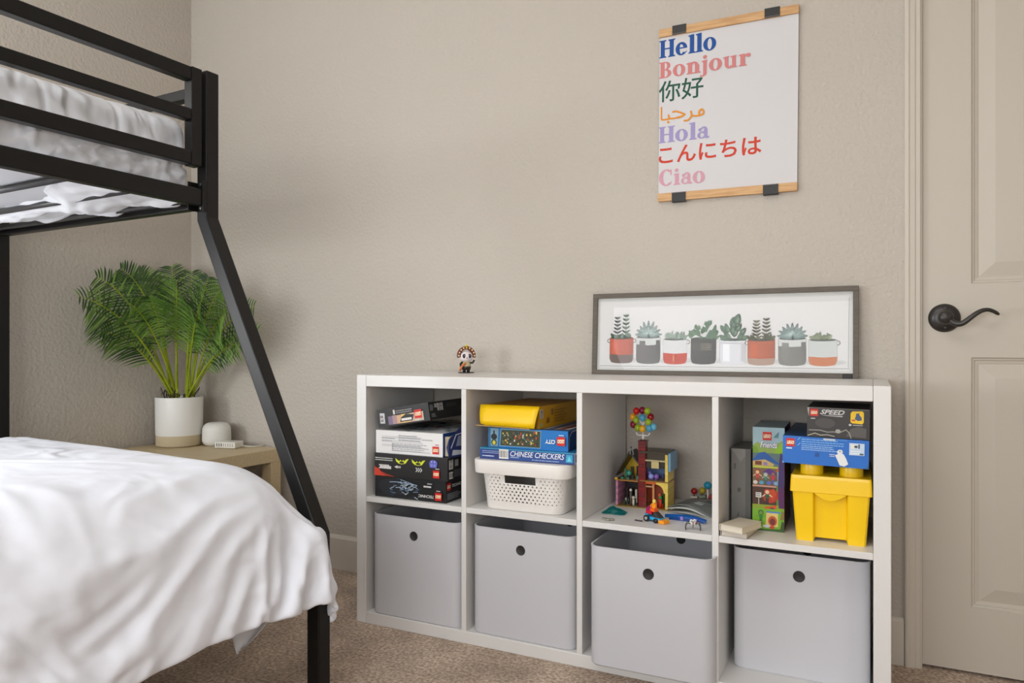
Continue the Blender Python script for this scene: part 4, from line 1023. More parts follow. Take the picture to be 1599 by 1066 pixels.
# ------------------------------------------------------------------ framed picture leaning on the wall
PW, PH = .7735, .2575
pic = thing('framed_picture', 'long grey-framed picture of eight potted succulents standing on the shelf unit', 'picture', (-.8035, -.037, SH), (radians(-3.4), 0, 0))
q = MB(); t, dpt = .0145, .016
for (x0, x1, z0, z1) in ((0, PW, 0, t), (0, PW, PH - t, PH), (0, t, t, PH - t), (PW - t, PW, t, PH - t)): q.box(x0, x1, 0, dpt, z0, z1, M_frame)
picture_rim = q.build('frame', pic, bevel=.0008)
q = MB(); q.box(t, PW - t, .0105, .0125, t, PH - t, pm((214, 214, 210), .7))
p = Panel(q, (0, .0104, 0), (1, 0, 0), (0, 0, 1), PW, PH); p.rough = .7; p.step = .00004
p.rect(.022, .022, PW - .022, PH - .026, (226, 225, 224)); p.line([(.024, .0275), (PW - .026, .0272), (PW - .024, PH - .032)], .0011, (120, 118, 114)); p.line([(.024, .0275), (.55, .0272)], .0018, (170, 170, 166))
pots = [(.0567, .1329, .1163, .0427), (.1438, .2189, .1188, .0419), (.2289, .3015, .1119, .0415), (.3139, .3879, .1131, .042), (.3993, .4735, .1096, .0409), (.4796, .5544, .1086, .0408), (.5647, .6384, .1119, .0407), (.6454, .7185, .1079, .0407)]
tops = [.1931, .1655, .135, .1726, .1939, .1736, .1539, .1295]
body = [((196, 104, 84), (120, 104, 98), .30), ((112, 108, 106), (112, 108, 106), 0), ((222, 222, 222), (196, 72, 48), .40), ((78, 74, 70), (78, 74, 70), 0), ((222, 222, 226), (222, 222, 226), 0), ((184, 96, 62), (176, 148, 130), .22), ((128, 126, 120), (128, 126, 120), 0), ((206, 210, 208), (202, 122, 78), .30)]
rnd = random.Random(77)


def leaf(u, v, l, w_, a, c):
    pts = []
    for k in range(10):
        th = 2 * pi * k / 10; x = l / 2 + l / 2 * cos(th); y = w_ / 2 * sin(th) * (1 - .35 * cos(th))
        pts.append((u + x * cos(a) - y * sin(a), v + x * sin(a) + y * cos(a)))
    mu, mv = sum(a_[0] for a_ in pts) / 10, sum(a_[1] for a_ in pts) / 10
    p.poly([(mu + (a_ - mu) * 1.10, mv + (b_ - mv) * 1.14) for a_, b_ in pts], tuple(int(q_ * .45) for q_ in c)); p.k -= .5
    p.poly(pts, c); p.k -= .5


def jit(c, j=34):
    d = rnd.uniform(-j, j); return tuple(int(max(0, min(255, v + d))) for v in c)
for i, (u0, u1, vt, vb) in enumerate(pots):
    uc, w_ = (u0 + u1) / 2, (u1 - u0) / 2; c1, c2, fr = body[i]; hgt = vt - vb; p.k = 12
    p.ell(u1 + .004, vb + .004, .020, .006, (206, 206, 204))
    col = c2 if fr else c1
    outline = [(u0, vb + .008), (u0 + .003, vb + .002)] + [(uc + w_ * .9 * cos(a), vb - .001 + .006 * sin(a)) for a in [pi + k / 8 * pi for k in range(9)]] + [(u1 - .003, vb + .002), (u1, vb + .008), (u1, vt), (u0, vt)]
    p.poly([(a + (-.0008 if a < uc else .0008), b_) for a, b_ in outline], tuple(int(v * .62) for v in c1) if sum(c1) < 640 else (150, 150, 150))
    p.poly(outline, col)
    if fr: p.poly([(u0, vb + hgt * fr), (uc, vb + hgt * fr - .003), (u1, vb + hgt * fr), (u1, vt), (u0, vt)], c1)
    if i in (1, 6): p.poly([(u0, vt - hgt * .30), (uc, vt - hgt * .34), (u1, vt - hgt * .30), (u1, vt), (u0, vt)], (214, 216, 214))
    if i == 3:
        for k in range(4): p.line([(u0 + .004, vt - .014 - .006 * k), (uc, vt - .0165 - .006 * k), (u1 - .003, vt - .014 - .006 * k)], .0012, (190, 184, 160))
    if i == 4: p.line([(u0 + .002, vt - .011), (u1 - .002, vt - .011)], .002, (176, 176, 180))
    if i == 2: p.rect(uc - .006, vb + .001, uc - .003, vb + hgt * .3, (226, 190, 150))
    hb_ = vb + (hgt * fr + .001 if fr else .005)
    p.poly([(u0 + w_ * .25, hb_), (u0 + w_ * .75, hb_ - .001), (u0 + w_ * .75, vt - .012), (u0 + w_ * .25, vt - .012)], tuple(min(255, int(v * 1.10)) for v in c1) if not fr or i in (0, 5) else c1)
    p.poly([(u1 - w_ * .35, hb_), (u1 - .001, hb_ + .002), (u1 - .001, vt - .01), (u1 - w_ * .35, vt - .01)], tuple(int(v * .90) for v in c1)) if not fr or i in (0, 5) else None
    p.ell(uc, vt, w_, .0042, tuple(int(v * .55) for v in c1) if sum(c1) < 600 else (130, 134, 130)); p.ell(uc, vt - .0006, w_ * .9, .003, (80, 84, 74))
    if i in (0, 2, 5, 7):
        for sx, e in ((-1, u0), (1, u1)):
            if i in (2, 7) and sx < 0: continue
            if i == 5 and sx > 0: continue
            p.line([(e, vt - .003), (e + sx * .006, vt - .004), (e + sx * .0085, vt - .010), (e + sx * .004, vt - .015), (e, vt - .014)], .0018, (84, 70, 60))
    g = [(96, 118, 98), (150, 168, 164), (150, 166, 152), (112, 140, 112), (86, 112, 90), (104, 104, 78), (126, 146, 142), (140, 150, 120)][i]
    T_ = tops[i]
    if i in (0, 5):
        for sx, tt, cc in ((-.35, .90, g), (.35, 1.0, g)):
            a0 = uc + sx * w_; hh = vt + (T_ - vt) * tt
            p.line([(a0, vt), (a0 + sx * .004, hh)], .0012, (84, 70, 58))
            for k in range(6):
                v = vt + (hh - vt) * (k + .3) / 6
                for s_ in (-1, 1): leaf(a0 + sx * .002, v, .0165 * (1 - k * .07), .0056, pi / 2 - s_ * 1.05, jit((72, 76, 72) if (i == 0 and sx < 0) else g))
        for k in range(12): leaf(uc + rnd.uniform(-.8, .8) * w_, vt + rnd.uniform(-.002, .004), .015, .008, pi / 2 + rnd.uniform(-1.2, 1.2), jit(g))
    elif i in (1, 6):
        for ring, (l_, n_) in enumerate(((1.0, 9), (.78, 7), (.52, 5), (.3, 3))):
            for k in range(n_):
                a = pi * (k + .5) / n_; leaf(uc, vt + .001 + .003 * ring, l_ * (w_ * 1.12 if abs(cos(a)) > .6 else (T_ - vt) * 1.02), .0105, a, jit(tuple(min(255, v + 14 * ring) for v in g), 14))
    elif i in (2, 7):
        for k in range(26): leaf(uc + rnd.uniform(-.75, .75) * w_, vt + rnd.uniform(-.001, .006), rnd.uniform(.010, T_ - vt), .007, pi / 2 + rnd.uniform(-1.0, 1.0), jit(g))
    elif i == 3:
        for k in range(36):
            u = rnd.uniform(-1, 1); hh = (T_ - vt) * sqrt(max(0, 1 - u * u * .8)); v = vt + rnd.uniform(0, .85) * hh
            leaf(uc + u * w_ * .98, v - .004, rnd.uniform(.012, .018), .0085, pi / 2 - u * .7 + rnd.uniform(-.4, .4), jit(g, 24))
    else:
        for (du, dv, l_, w2, a) in ((-.2, .0, .03, .014, 2.2), (.1, .01, .034, .016, 1.4), (-.6, .024, .022, .013, 2.2), (.45, .0, .03, .015, 1.0), (.02, .036, .030, .019, 1.55), (.25, .046, .03, .020, 1.3), (.62, .016, .022, .014, .9), (-.35, .022, .026, .014, 1.9), (-.5, .0, .024, .013, 2.6), (.7, .0, .022, .012, .5), (0, .016, .028, .013, 1.7), (.3, .026, .024, .014, 1.0)):
            leaf(uc + du * w_, vt + dv, l_, w2, a, jit(g, 20)); leaf(uc + du * w_ + .002, vt + dv + .003, l_ * .6, w2 * .45, a, jit((126, 148, 126), 12))
q.build('print', pic, recalc=False)
q = MB(); q.box(t + .0002, PW - t - .0002, .0040, .0046, t + .0002, PH - t - .0002, M_glass); q.build('glass_pane', pic)
q = MB(); q.box(PW - .041, PW - .0155, -.0028, .010, -.0004, .0125, pm((28, 26, 26), .5)); q.build('corner_bumper', picture_rim, bevel=.002)

# ------------------------------------------------------------------ poster with wooden rails
post = thing('poster', 'white poster of greetings in seven languages hanging on the wall between wooden rails', 'poster', (-.5945, -.012, 1.312), (0, radians(0.5), 0))
PX = .4055
q = MB(); q.box(.001, PX - .001, .003, .0036, .004, .529, M_paper); paper = q.build('paper', post)
rails = {}
for z in (.0, .508):
    q = MB(); q.box(0, PX, -.0035, .0030, z, z + .0245, M_oak); q.box(0, PX, .0037, .0090, z, z + .0245, M_oak); rails[z > 0] = q.build('wooden_rail', post, bevel=.0008)
for (x0, z0, up) in ((.042, .502, 1), (.312, .502, 1), (.045, -.006, 0), (.312, -.006, 0)):
    q = MB(); w_ = .042
    za, zb = (z0, z0 + .0335) if up else (z0, z0 + .030)
    q.box(x0, x0 + w_, -.0062, -.0037, za + (.006 if up else 0), zb, pm((24, 23, 22), .4)); q.box(x0, x0 + w_, -.0062, .0105, (zb - .0015) if up else za, zb if up else za + .0015, pm((34, 32, 31), .35))
    q.cyl((x0, -.0065, za + (.008 if up else .028)), (x0 + w_, -.0065, za + (.008 if up else .028)), .0016, pm((96, 94, 92), .3), 8)
    q.build('binder_clip', rails[bool(up)], bevel=.0004)

# bold serif letters drawn from stems, bowls and bracketed serifs (units: cap height 1)


class Serif:
    def __init__(s, p, u, v, h, col, sx=1.0): s.p = p; s.u = u; s.v = v; s.h = h; s.c = col; s.sx = sx

    def P(s, pts): s.p.poly([(s.u + x * s.h * s.sx, s.v + y * s.h) for x, y in pts], s.c); s.p.k -= .9
    def R(s, x0, y0, x1, y1): s.P([(x0, y0), (x1, y0), (x1, y1), (x0, y1)])

    def ring(s, cx_, cy_, rx, ry, ix, iy, a0=0, a1=360, n=28):
        for k in range(n):
            a = radians(a0 + (a1 - a0) * k / n); b_ = radians(a0 + (a1 - a0) * (k + 1) / n)
            s.P([(cx_ + rx * cos(a), cy_ + ry * sin(a)), (cx_ + rx * cos(b_), cy_ + ry * sin(b_)), (cx_ + ix * cos(b_), cy_ + iy * sin(b_)), (cx_ + ix * cos(a), cy_ + iy * sin(a))])

    def dot(s, x, y, r): s.P([(x + r * cos(2 * pi * k / 16), y + r * sin(2 * pi * k / 16)) for k in range(16)])

    def stem(s, x, y0, y1, w=.245, l=.08, r=.09, top=True, bot=True, tl=None):
        s.R(x, y0, x + w, y1); q_ = .055
        if bot: s.P([(x - l, y0), (x + w + r, y0), (x + w + r, y0 + q_), (x + w, y0 + q_ * 1.7), (x, y0 + q_ * 1.7), (x - l, y0 + q_)])
        if top: s.P([(x - l, y1), (x + w + r, y1), (x + w + r, y1 - q_), (x + w, y1 - q_ * 1.7), (x, y1 - q_ * 1.7), (x - l, y1 - q_)])

    def flag(s, x, y1, w=.245, l=.09): s.P([(x - l, y1 - .075), (x, y1 - .075 - .03), (x + w, y1 - .03), (x + w, y1 + .015), (x + w * .4, y1 + .01), (x - l, y1 - .03)])

    def draw(s, word):
        X = .70; W = .2; adv = 0
        for ch in word:
            s0 = s.u; s.u = s0 + adv * s.h * s.sx
            if ch == 'H': s.stem(.08, 0, 1); s.stem(.60, 0, 1); s.R(.28, .46, .60, .54); a = .93
            elif ch == 'B':
                s.stem(.08, 0, 1, r=.0, top=True); s.ring(.36, .74, .30, .26, .10, .19, -90, 90, 16); s.ring(.36, .27, .36, .27, .14, .20, -90, 90, 16); s.R(.2, .93, .38, 1.0); s.R(.2, 0, .38, .07); s.R(.2, .465, .38, .54); a = .78
            elif ch == 'C': s.ring(.48, .5, .46, .52, .19, .43, 48, 314, 30); s.P([(.72, .64), (.80, .64), (.80, .99), (.74, .99), (.70, .90)]); s.P([(.66, .10), (.82, .20), (.80, .27), (.64, .14)]); a = .90
            elif ch == 'e': s.ring(.36, .355, .34, .375, .10, .295, 20, 320, 30); s.R(.18, .36, .69, .435); s.P([(.14, .6), (.5, .7), (.70, .43), (.5, .43), (.45, .56), (.3, .62)]); s.P([(.60, .09), (.68, .17), (.66, .20), (.55, .13)]); a = .74
            elif ch == 'o': s.ring(.38, .355, .36, .375, .125, .305); a = .79
            elif ch == 'l': s.stem(.10, 0, 1.04, top=False); s.flag(.10, 1.04); a = .42
            elif ch == 'i': s.stem(.10, 0, .70, top=False); s.flag(.10, .70); s.dot(.20, .90, .115); a = .42
            elif ch == 'j': s.R(.12, -.10, .32, .70); s.flag(.12, .70); s.dot(.22, .90, .115); s.ring(.06, -.06, .26, .22, .06, .15, -95, 0, 10); s.dot(-.0, -.215, .06); a = .42
            elif ch == 'n': s.stem(.10, 0, .70, top=False); s.flag(.10, .70); s.stem(.50, 0, .50, top=False); s.ring(.44, .46, .26, .27, .06, .17, 0, 150, 14); a = .84
            elif ch == 'u': s.R(.10, .20, .30, .70); s.flag(.10, .70); s.R(.50, 0, .70, .70); s.flag(.50, .70); s.ring(.36, .24, .26, .26, .06, .16, 180, 330, 14); s.R(.70, 0, .79, .055); a = .85
            elif ch == 'r': s.stem(.10, 0, .70, top=False); s.flag(.10, .70); s.P([(.28, .50), (.34, .63), (.46, .71), (.52, .70), (.50, .62), (.40, .58), (.30, .40)]); s.dot(.53, .60, .115); a = .62
            elif ch == 'a': s.R(.42, .10, .61, .52); s.ring(.40, .49, .21, .235, .03, .175, 0, 150, 14); s.dot(.20, .54, .10); s.ring(.30, .21, .25, .215, .09, .15, 60, 330, 22); s.P([(.42, .30), (.42, .45), (.22, .40), (.20, .36)]); s.P([(.42, .14), (.61, .13), (.71, .09), (.71, .03), (.60, -.01), (.47, .02)]); a = .72
            s.u = s0; adv += a
        s.p.k += 1
        return adv


def serif_word(name, word, u0, u1, v, h, col, lab):
    q = MB(); p = Panel(q, (0, .0030, 0), (1, 0, 0), (0, 0, 1), PX, .53); p.rough = .7
    probe = MB(); pp = Panel(probe, (0, 0, 0), (1, 0, 0), (0, 0, 1), 1, 1); adv = Serif(pp, 0, 0, 1, col).draw(word)
    Serif(p, u0, v, h, col, (u1 - u0) / (adv * h)).draw(word)
    o = q.build(name, paper, recalc=False); o['label'] = lab
OX, OZ = -.5945, 1.312
V = lambda z: z - OZ
serif_word('lettering', 'Hello', .000, .176, V(1.7570), .0545, (18, 76, 150), 'blue word Hello')
serif_word('lettering', 'Bonjour', .000, .272, V(1.6940), .0500, (209, 128, 126), 'pink word Bonjour')
serif_word('lettering', 'Hola', .000, .156, V(1.4935), .0500, (160, 148, 196), 'lilac word Hola')
serif_word('lettering', 'Ciao', .001, .146, V(1.3600), .0500, (211, 156, 170), 'pale pink word Ciao')


def lettering(lab):
    q = MB(); p = Panel(q, (0, .0030, 0), (1, 0, 0), (0, 0, 1), PX, .53); p.rough = .7
    return q, p, lambda: post_child(q, lab)


def post_child(q, lab): o = q.build('lettering', paper, recalc=False); o['label'] = lab
q, p, fin = lettering('dark green Chinese greeting')
p.text('\u4f60\u597d', -.0005, V(1.6195), .0650, (28, 84, 66), w=.137, bold=.010); fin()
q, p, fin = lettering('red Japanese greeting')
p.text('\u3053\u3093\u306b\u3061\u306f', .001, V(1.4290), .0530, (204, 62, 40), w=.305, bold=.018); fin()
# Arabic word in joined pen strokes
q, p, fin = lettering('orange Arabic greeting')
OC = (226, 142, 28); z0 = V(1.5645)


def pen(pts, w=.0050):
    pts = [(x, z0 + y) for x, y in pts]
    sm2 = []
    for i in range(len(pts) - 1):
        p0 = pts[max(i - 1, 0)]; p1 = pts[i]; p2 = pts[i + 1]; p3 = pts[min(i + 2, len(pts) - 1)]
        for k in range(6):
            t = k / 6
            sm2.append(tuple(.5 * ((2 * p1[j]) + (-p0[j] + p2[j]) * t + (2 * p0[j] - 5 * p1[j] + 4 * p2[j] - p3[j]) * t * t + (-p0[j] + 3 * p1[j] - 3 * p2[j] + p3[j]) * t ** 3) for j in (0, 1)))
    sm2.append(pts[-1]); p.line(sm2, w, OC)
pen([(.0085, .040), (.0085, .020), (.009, .004), (.014, .001), (.030, .001), (.033, .003), (.0305, .014), (.0335, .003), (.045, .001), (.062, .003), (.080, .008), (.074, .013), (.062, .019), (.052, .022), (.044, .021)])
pen([(.080, .008), (.074, .004), (.060, .000)], .0036)
pen([(.079, -.010), (.090, -.010), (.099, -.003), (.1015, .006), (.0995, .016)])
pen([(.1015, .003), (.112, .000), (.128, .000), (.136, .003), (.138, .009), (.134, .016), (.128, .016), (.124, .009), (.126, .002)])
p.ell(.030, z0 - .0085, .0036, .0036, OC); fin()

# ------------------------------------------------------------------ side table in the corner
def at(px_, py_): return (px_, py_)
TZ = .457
tab = thing('side_table', 'small square birch side table in the corner at the foot of the bed', 'side table', (-2.672, -.018, 0), (0, 0, -A))
q = MB(); q.box(.014, .564, -.553, -.003, TZ - .050, TZ, M_birch); q.build('tabletop', tab, bevel=.0015)
for (x, y) in ((.014, -.553), (.014, -.053), (.514, -.553), (.514, -.053)):
    q = MB(); q.box(x, x + .05, y, y + .05, .001, TZ - .0502, M_birch); q.build('leg', tab, bevel=.0012)
sp = thing('smart_speaker', 'small rounded white speaker beside the plant pot', 'speaker', (-2.407, -.098, TZ))
q = MB(); n_ = 16; R_, H_ = .0565, .094
prof = [(.0001, .0), (.036, .0005)]
for k in range(9): a = -pi / 2 + k / 8 * pi / 2; prof.append((R_ - .026 + .026 * cos(a), .026 + .026 * sin(a) * .98))
for k in range(9): a = k / 8 * pi / 2; prof.append((R_ - .028 + .028 * cos(a) - .0015, H_ - .030 + .030 * sin(a)))
prof.append((.0001, H_ + .0004)); q.lathe(prof, pm((226, 224, 218), .45), 40); q.build('body', sp)
q = MB(); q.lathe([(.0361, .0004), (.037, -.0), (.0355, 0)], pm((150, 148, 140), .6), 32); q.build('foot_ring', sp)
ru = thing('network_switch', 'small flat white box with a row of slots, lying at the front of the speaker', 'network box', (-2.3035, -.128, TZ), (0, 0, radians(14)))
q = MB(); q.box(-.045, .045, -.030, .030, .0015, .0265, pm((230, 227, 218), .4)); q.build('case', ru, bevel=.003)
q = MB()
for k in range(8): q.box(-.0455, -.0449, -.024 + .0062 * k, -.0208 + .0062 * k, .008, .021, pm((44, 42, 42) if k < 3 else (150, 148, 140), .5)); q.box(-.037 + .0098 * k, -.0335 + .0098 * k, -.0306, -.0299, .008, .021, pm((44, 42, 42) if k < 3 else (176, 172, 162), .5))
q.build('slots', ru)
q = MB(); q.tube([(.045, .01, .010), (.060, .016, .006), (.085, .030, .0035), (.105, .050, .0035), (.112, .085, .0035)], .0025, pm((220, 218, 210), .5), 8); q.build('cable', ru)

# ------------------------------------------------------------------ potted palm
PXc, PYc = -2.545, -.165
palm = thing('potted_palm', 'bushy artificial palm in a white pot with a sandy base, on the corner side table', 'potted plant', (PXc, PYc, TZ))
q = MB(); q.lathe([(.0001, 0), (.078, .0), (.086, .003), (.088, .008), (.0885, .046)], M_sand, 48); o = q.build('pot_base', palm); o['label'] = 'unglazed sandy base'
q = MB(); q.lathe([(.0886, .046), (.0895, .055), (.0915, .195), (.0905, .199), (.0885, .2), (.0865, .197), (.0845, .178)], M_pot, 48); q.build('pot', palm)
q = MB(); q.lathe([(.0001, .181), (.05, .183), (.0843, .179)], M_soil, 32); q.build('soil', palm)
F_, TH = 1139., radians(26.2)


def cam_pt(px_, py_, zc):
    u = (px_ - 799.5) / F_ * zc; v = -(py_ - 540) / F_ * zc; c_, s_ = cos(TH), sin(TH)
    return Vector((c_ * u - s_ * zc, -2.247 + s_ * u + c_ * zc, .864 + v))


def frond(base, tip, droop, n, lmax, mats, seed, wide=.0075, side_bias=0, facing=None):
    """one pinnate frond: rachis from base to tip, paired narrow leaflets"""
    rnd = random.Random(seed); B, T_ = Vector(base), Vector(tip)
    ctrl = B.lerp(T_, .45); ctrl.z = max(ctrl.z, B.z + (T_.z - B.z) * .78 + droop)
    bez = lambda t: B * (1 - t) ** 2 + ctrl * 2 * t * (1 - t) + T_ * t * t
    pts = [bez(t / 16) for t in range(17)]
    q = MB(); q.tube(pts, .002, M_stem, 6, [.0042 * (1 - k / 16) ** .8 + .0008 for k in range(17)])
    st = .36
    ref = facing or Vector((cos(-pi / 3), sin(-pi / 3), .35))
    for k in range(n):
        t = st + (1 - st) * (k + .5) / n; P_ = bez(t); D = (bez(min(1, t + .02)) - bez(t - .02)).normalized()
        S_ = D.cross(ref).normalized(); Nn = S_.cross(D).normalized()
        prof_ = sin(pi * min(1, ((t - st) / (1 - st)) * .80 + .16)) ** .6
        for s_ in (-1, 1):
            L_ = lmax * prof_ * rnd.uniform(.9, 1.05)
            fw = radians(40 - 12 * ((t - st) / (1 - st)) + rnd.uniform(-4, 4))
            d1 = (S_ * s_ * cos(fw) + D * sin(fw) + Nn * .22).normalized()
            seg = 4; vs = []; fs = []
            for j in range(seg + 1):
                r_ = j / seg; c0 = P_ + d1 * L_ * r_ + D * (L_ * .12 * r_ * r_) + Vector((0, 0, -.34 * L_ * r_ * r_)) 
                ww = wide * (sin(pi * min(1, .18 + .82 * r_)) ** .8 if j < seg else .04) / 2
                ax = D - d1 * D.dot(d1); ax.normalize()
                vs += [c0 + ax * ww, c0 - ax * ww + Nn * .0006]
            for j in range(seg): fs.append((2 * j, 2 * j + 1, 2 * j + 3, 2 * j + 2))
            vs = [Vector((max(v.x, WX + .004 - max(0, -v.y) * .0463 + .012), min(v.y, -.006), v.z)) for v in vs]
            q.add(vs, fs, mats[rnd.random() < .25])
    off = Vector((PXc, PYc, TZ)); q.v = [v - off for v in q.v]
    q.build('frond', palm, recalc=False)
ml, md = (M_leaf, M_leaf2), (M_leaf2, M_leaf)
FR_ = [  # tip pixel, tip distance, droop, leaflet pairs, leaflet length
    (122, 462, 2.52, .05, 26, .120, md), (135, 485, 2.66, .03, 26, .125, ml), (150, 432, 2.72, .06, 26, .125, md), (176, 420, 2.88, .07, 26, .12, md), (205, 424, 2.95, .05, 24, .12, md),
    (268, 416, 3.02, .02, 24, .11, md), (300, 424, 3.05, .02, 22, .11, md), (236, 430, 2.95, .02, 24, .12, ml), (326, 432, 3.0, .03, 22, .11, md),
    (276, 440, 2.72, .04, 30, .125, ml), (318, 462, 2.66, .05, 28, .130, ml), (196, 470, 2.62, .04, 30, .115, ml), (232, 462, 2.80, .03, 26, .12, ml),
    (345, 452, 2.86, .04, 24, .12, ml), (398, 478, 2.74, .05, 24, .115, md), (404, 515, 2.78, .04, 22, .11, md), (352, 490, 2.72, .03, 24, .12, ml), (300, 478, 2.76, .02, 26, .12, ml), (158, 516, 2.70, .04, 24, .11, md), (375, 535, 2.80, .03, 18, .09, ml)]
for i, (px_, py_, zc, dr, n_, ll, mm_) in enumerate(FR_):
    T_ = cam_pt(px_, py_, zc)
    T_.x = max(T_.x, WX + .03); T_.y = min(T_.y, -.02)
    g = i * 2.4; br = .034; grp = (-.024, .004) if px_ < 262 else ((.0, -.01) if px_ < 300 else (.034, .0))
    base = (PXc + grp[0] * .897 + .012 * cos(g), PYc + grp[0] * .44 + grp[1] + .012 * sin(g), TZ + .178)
    frond(base, T_, dr, int(n_ * .9), ll * .95, mm_, 100 + i, .0066)
q = MB(); rnd = random.Random(44)
for k in range(22):
    a = rnd.uniform(0, 2 * pi); r_ = rnd.uniform(.02, .06); x, y = r_ * cos(a), r_ * sin(a)
    q.tube([(x, y, .180), (x * 1.1 + rnd.uniform(-.01, .01), y * 1.1, .205), (x * 1.35 + rnd.uniform(-.02, .02), y * 1.25, .218 + rnd.uniform(-.01, .02)), (x * 1.5 + rnd.uniform(-.02, .02), y * 1.3, .205 + rnd.uniform(-.01, .03))], .002, pm((70, 52, 38), .8), 5, [.0028, .0024, .0018, .0008])
q.build('bark_fibres', palm)

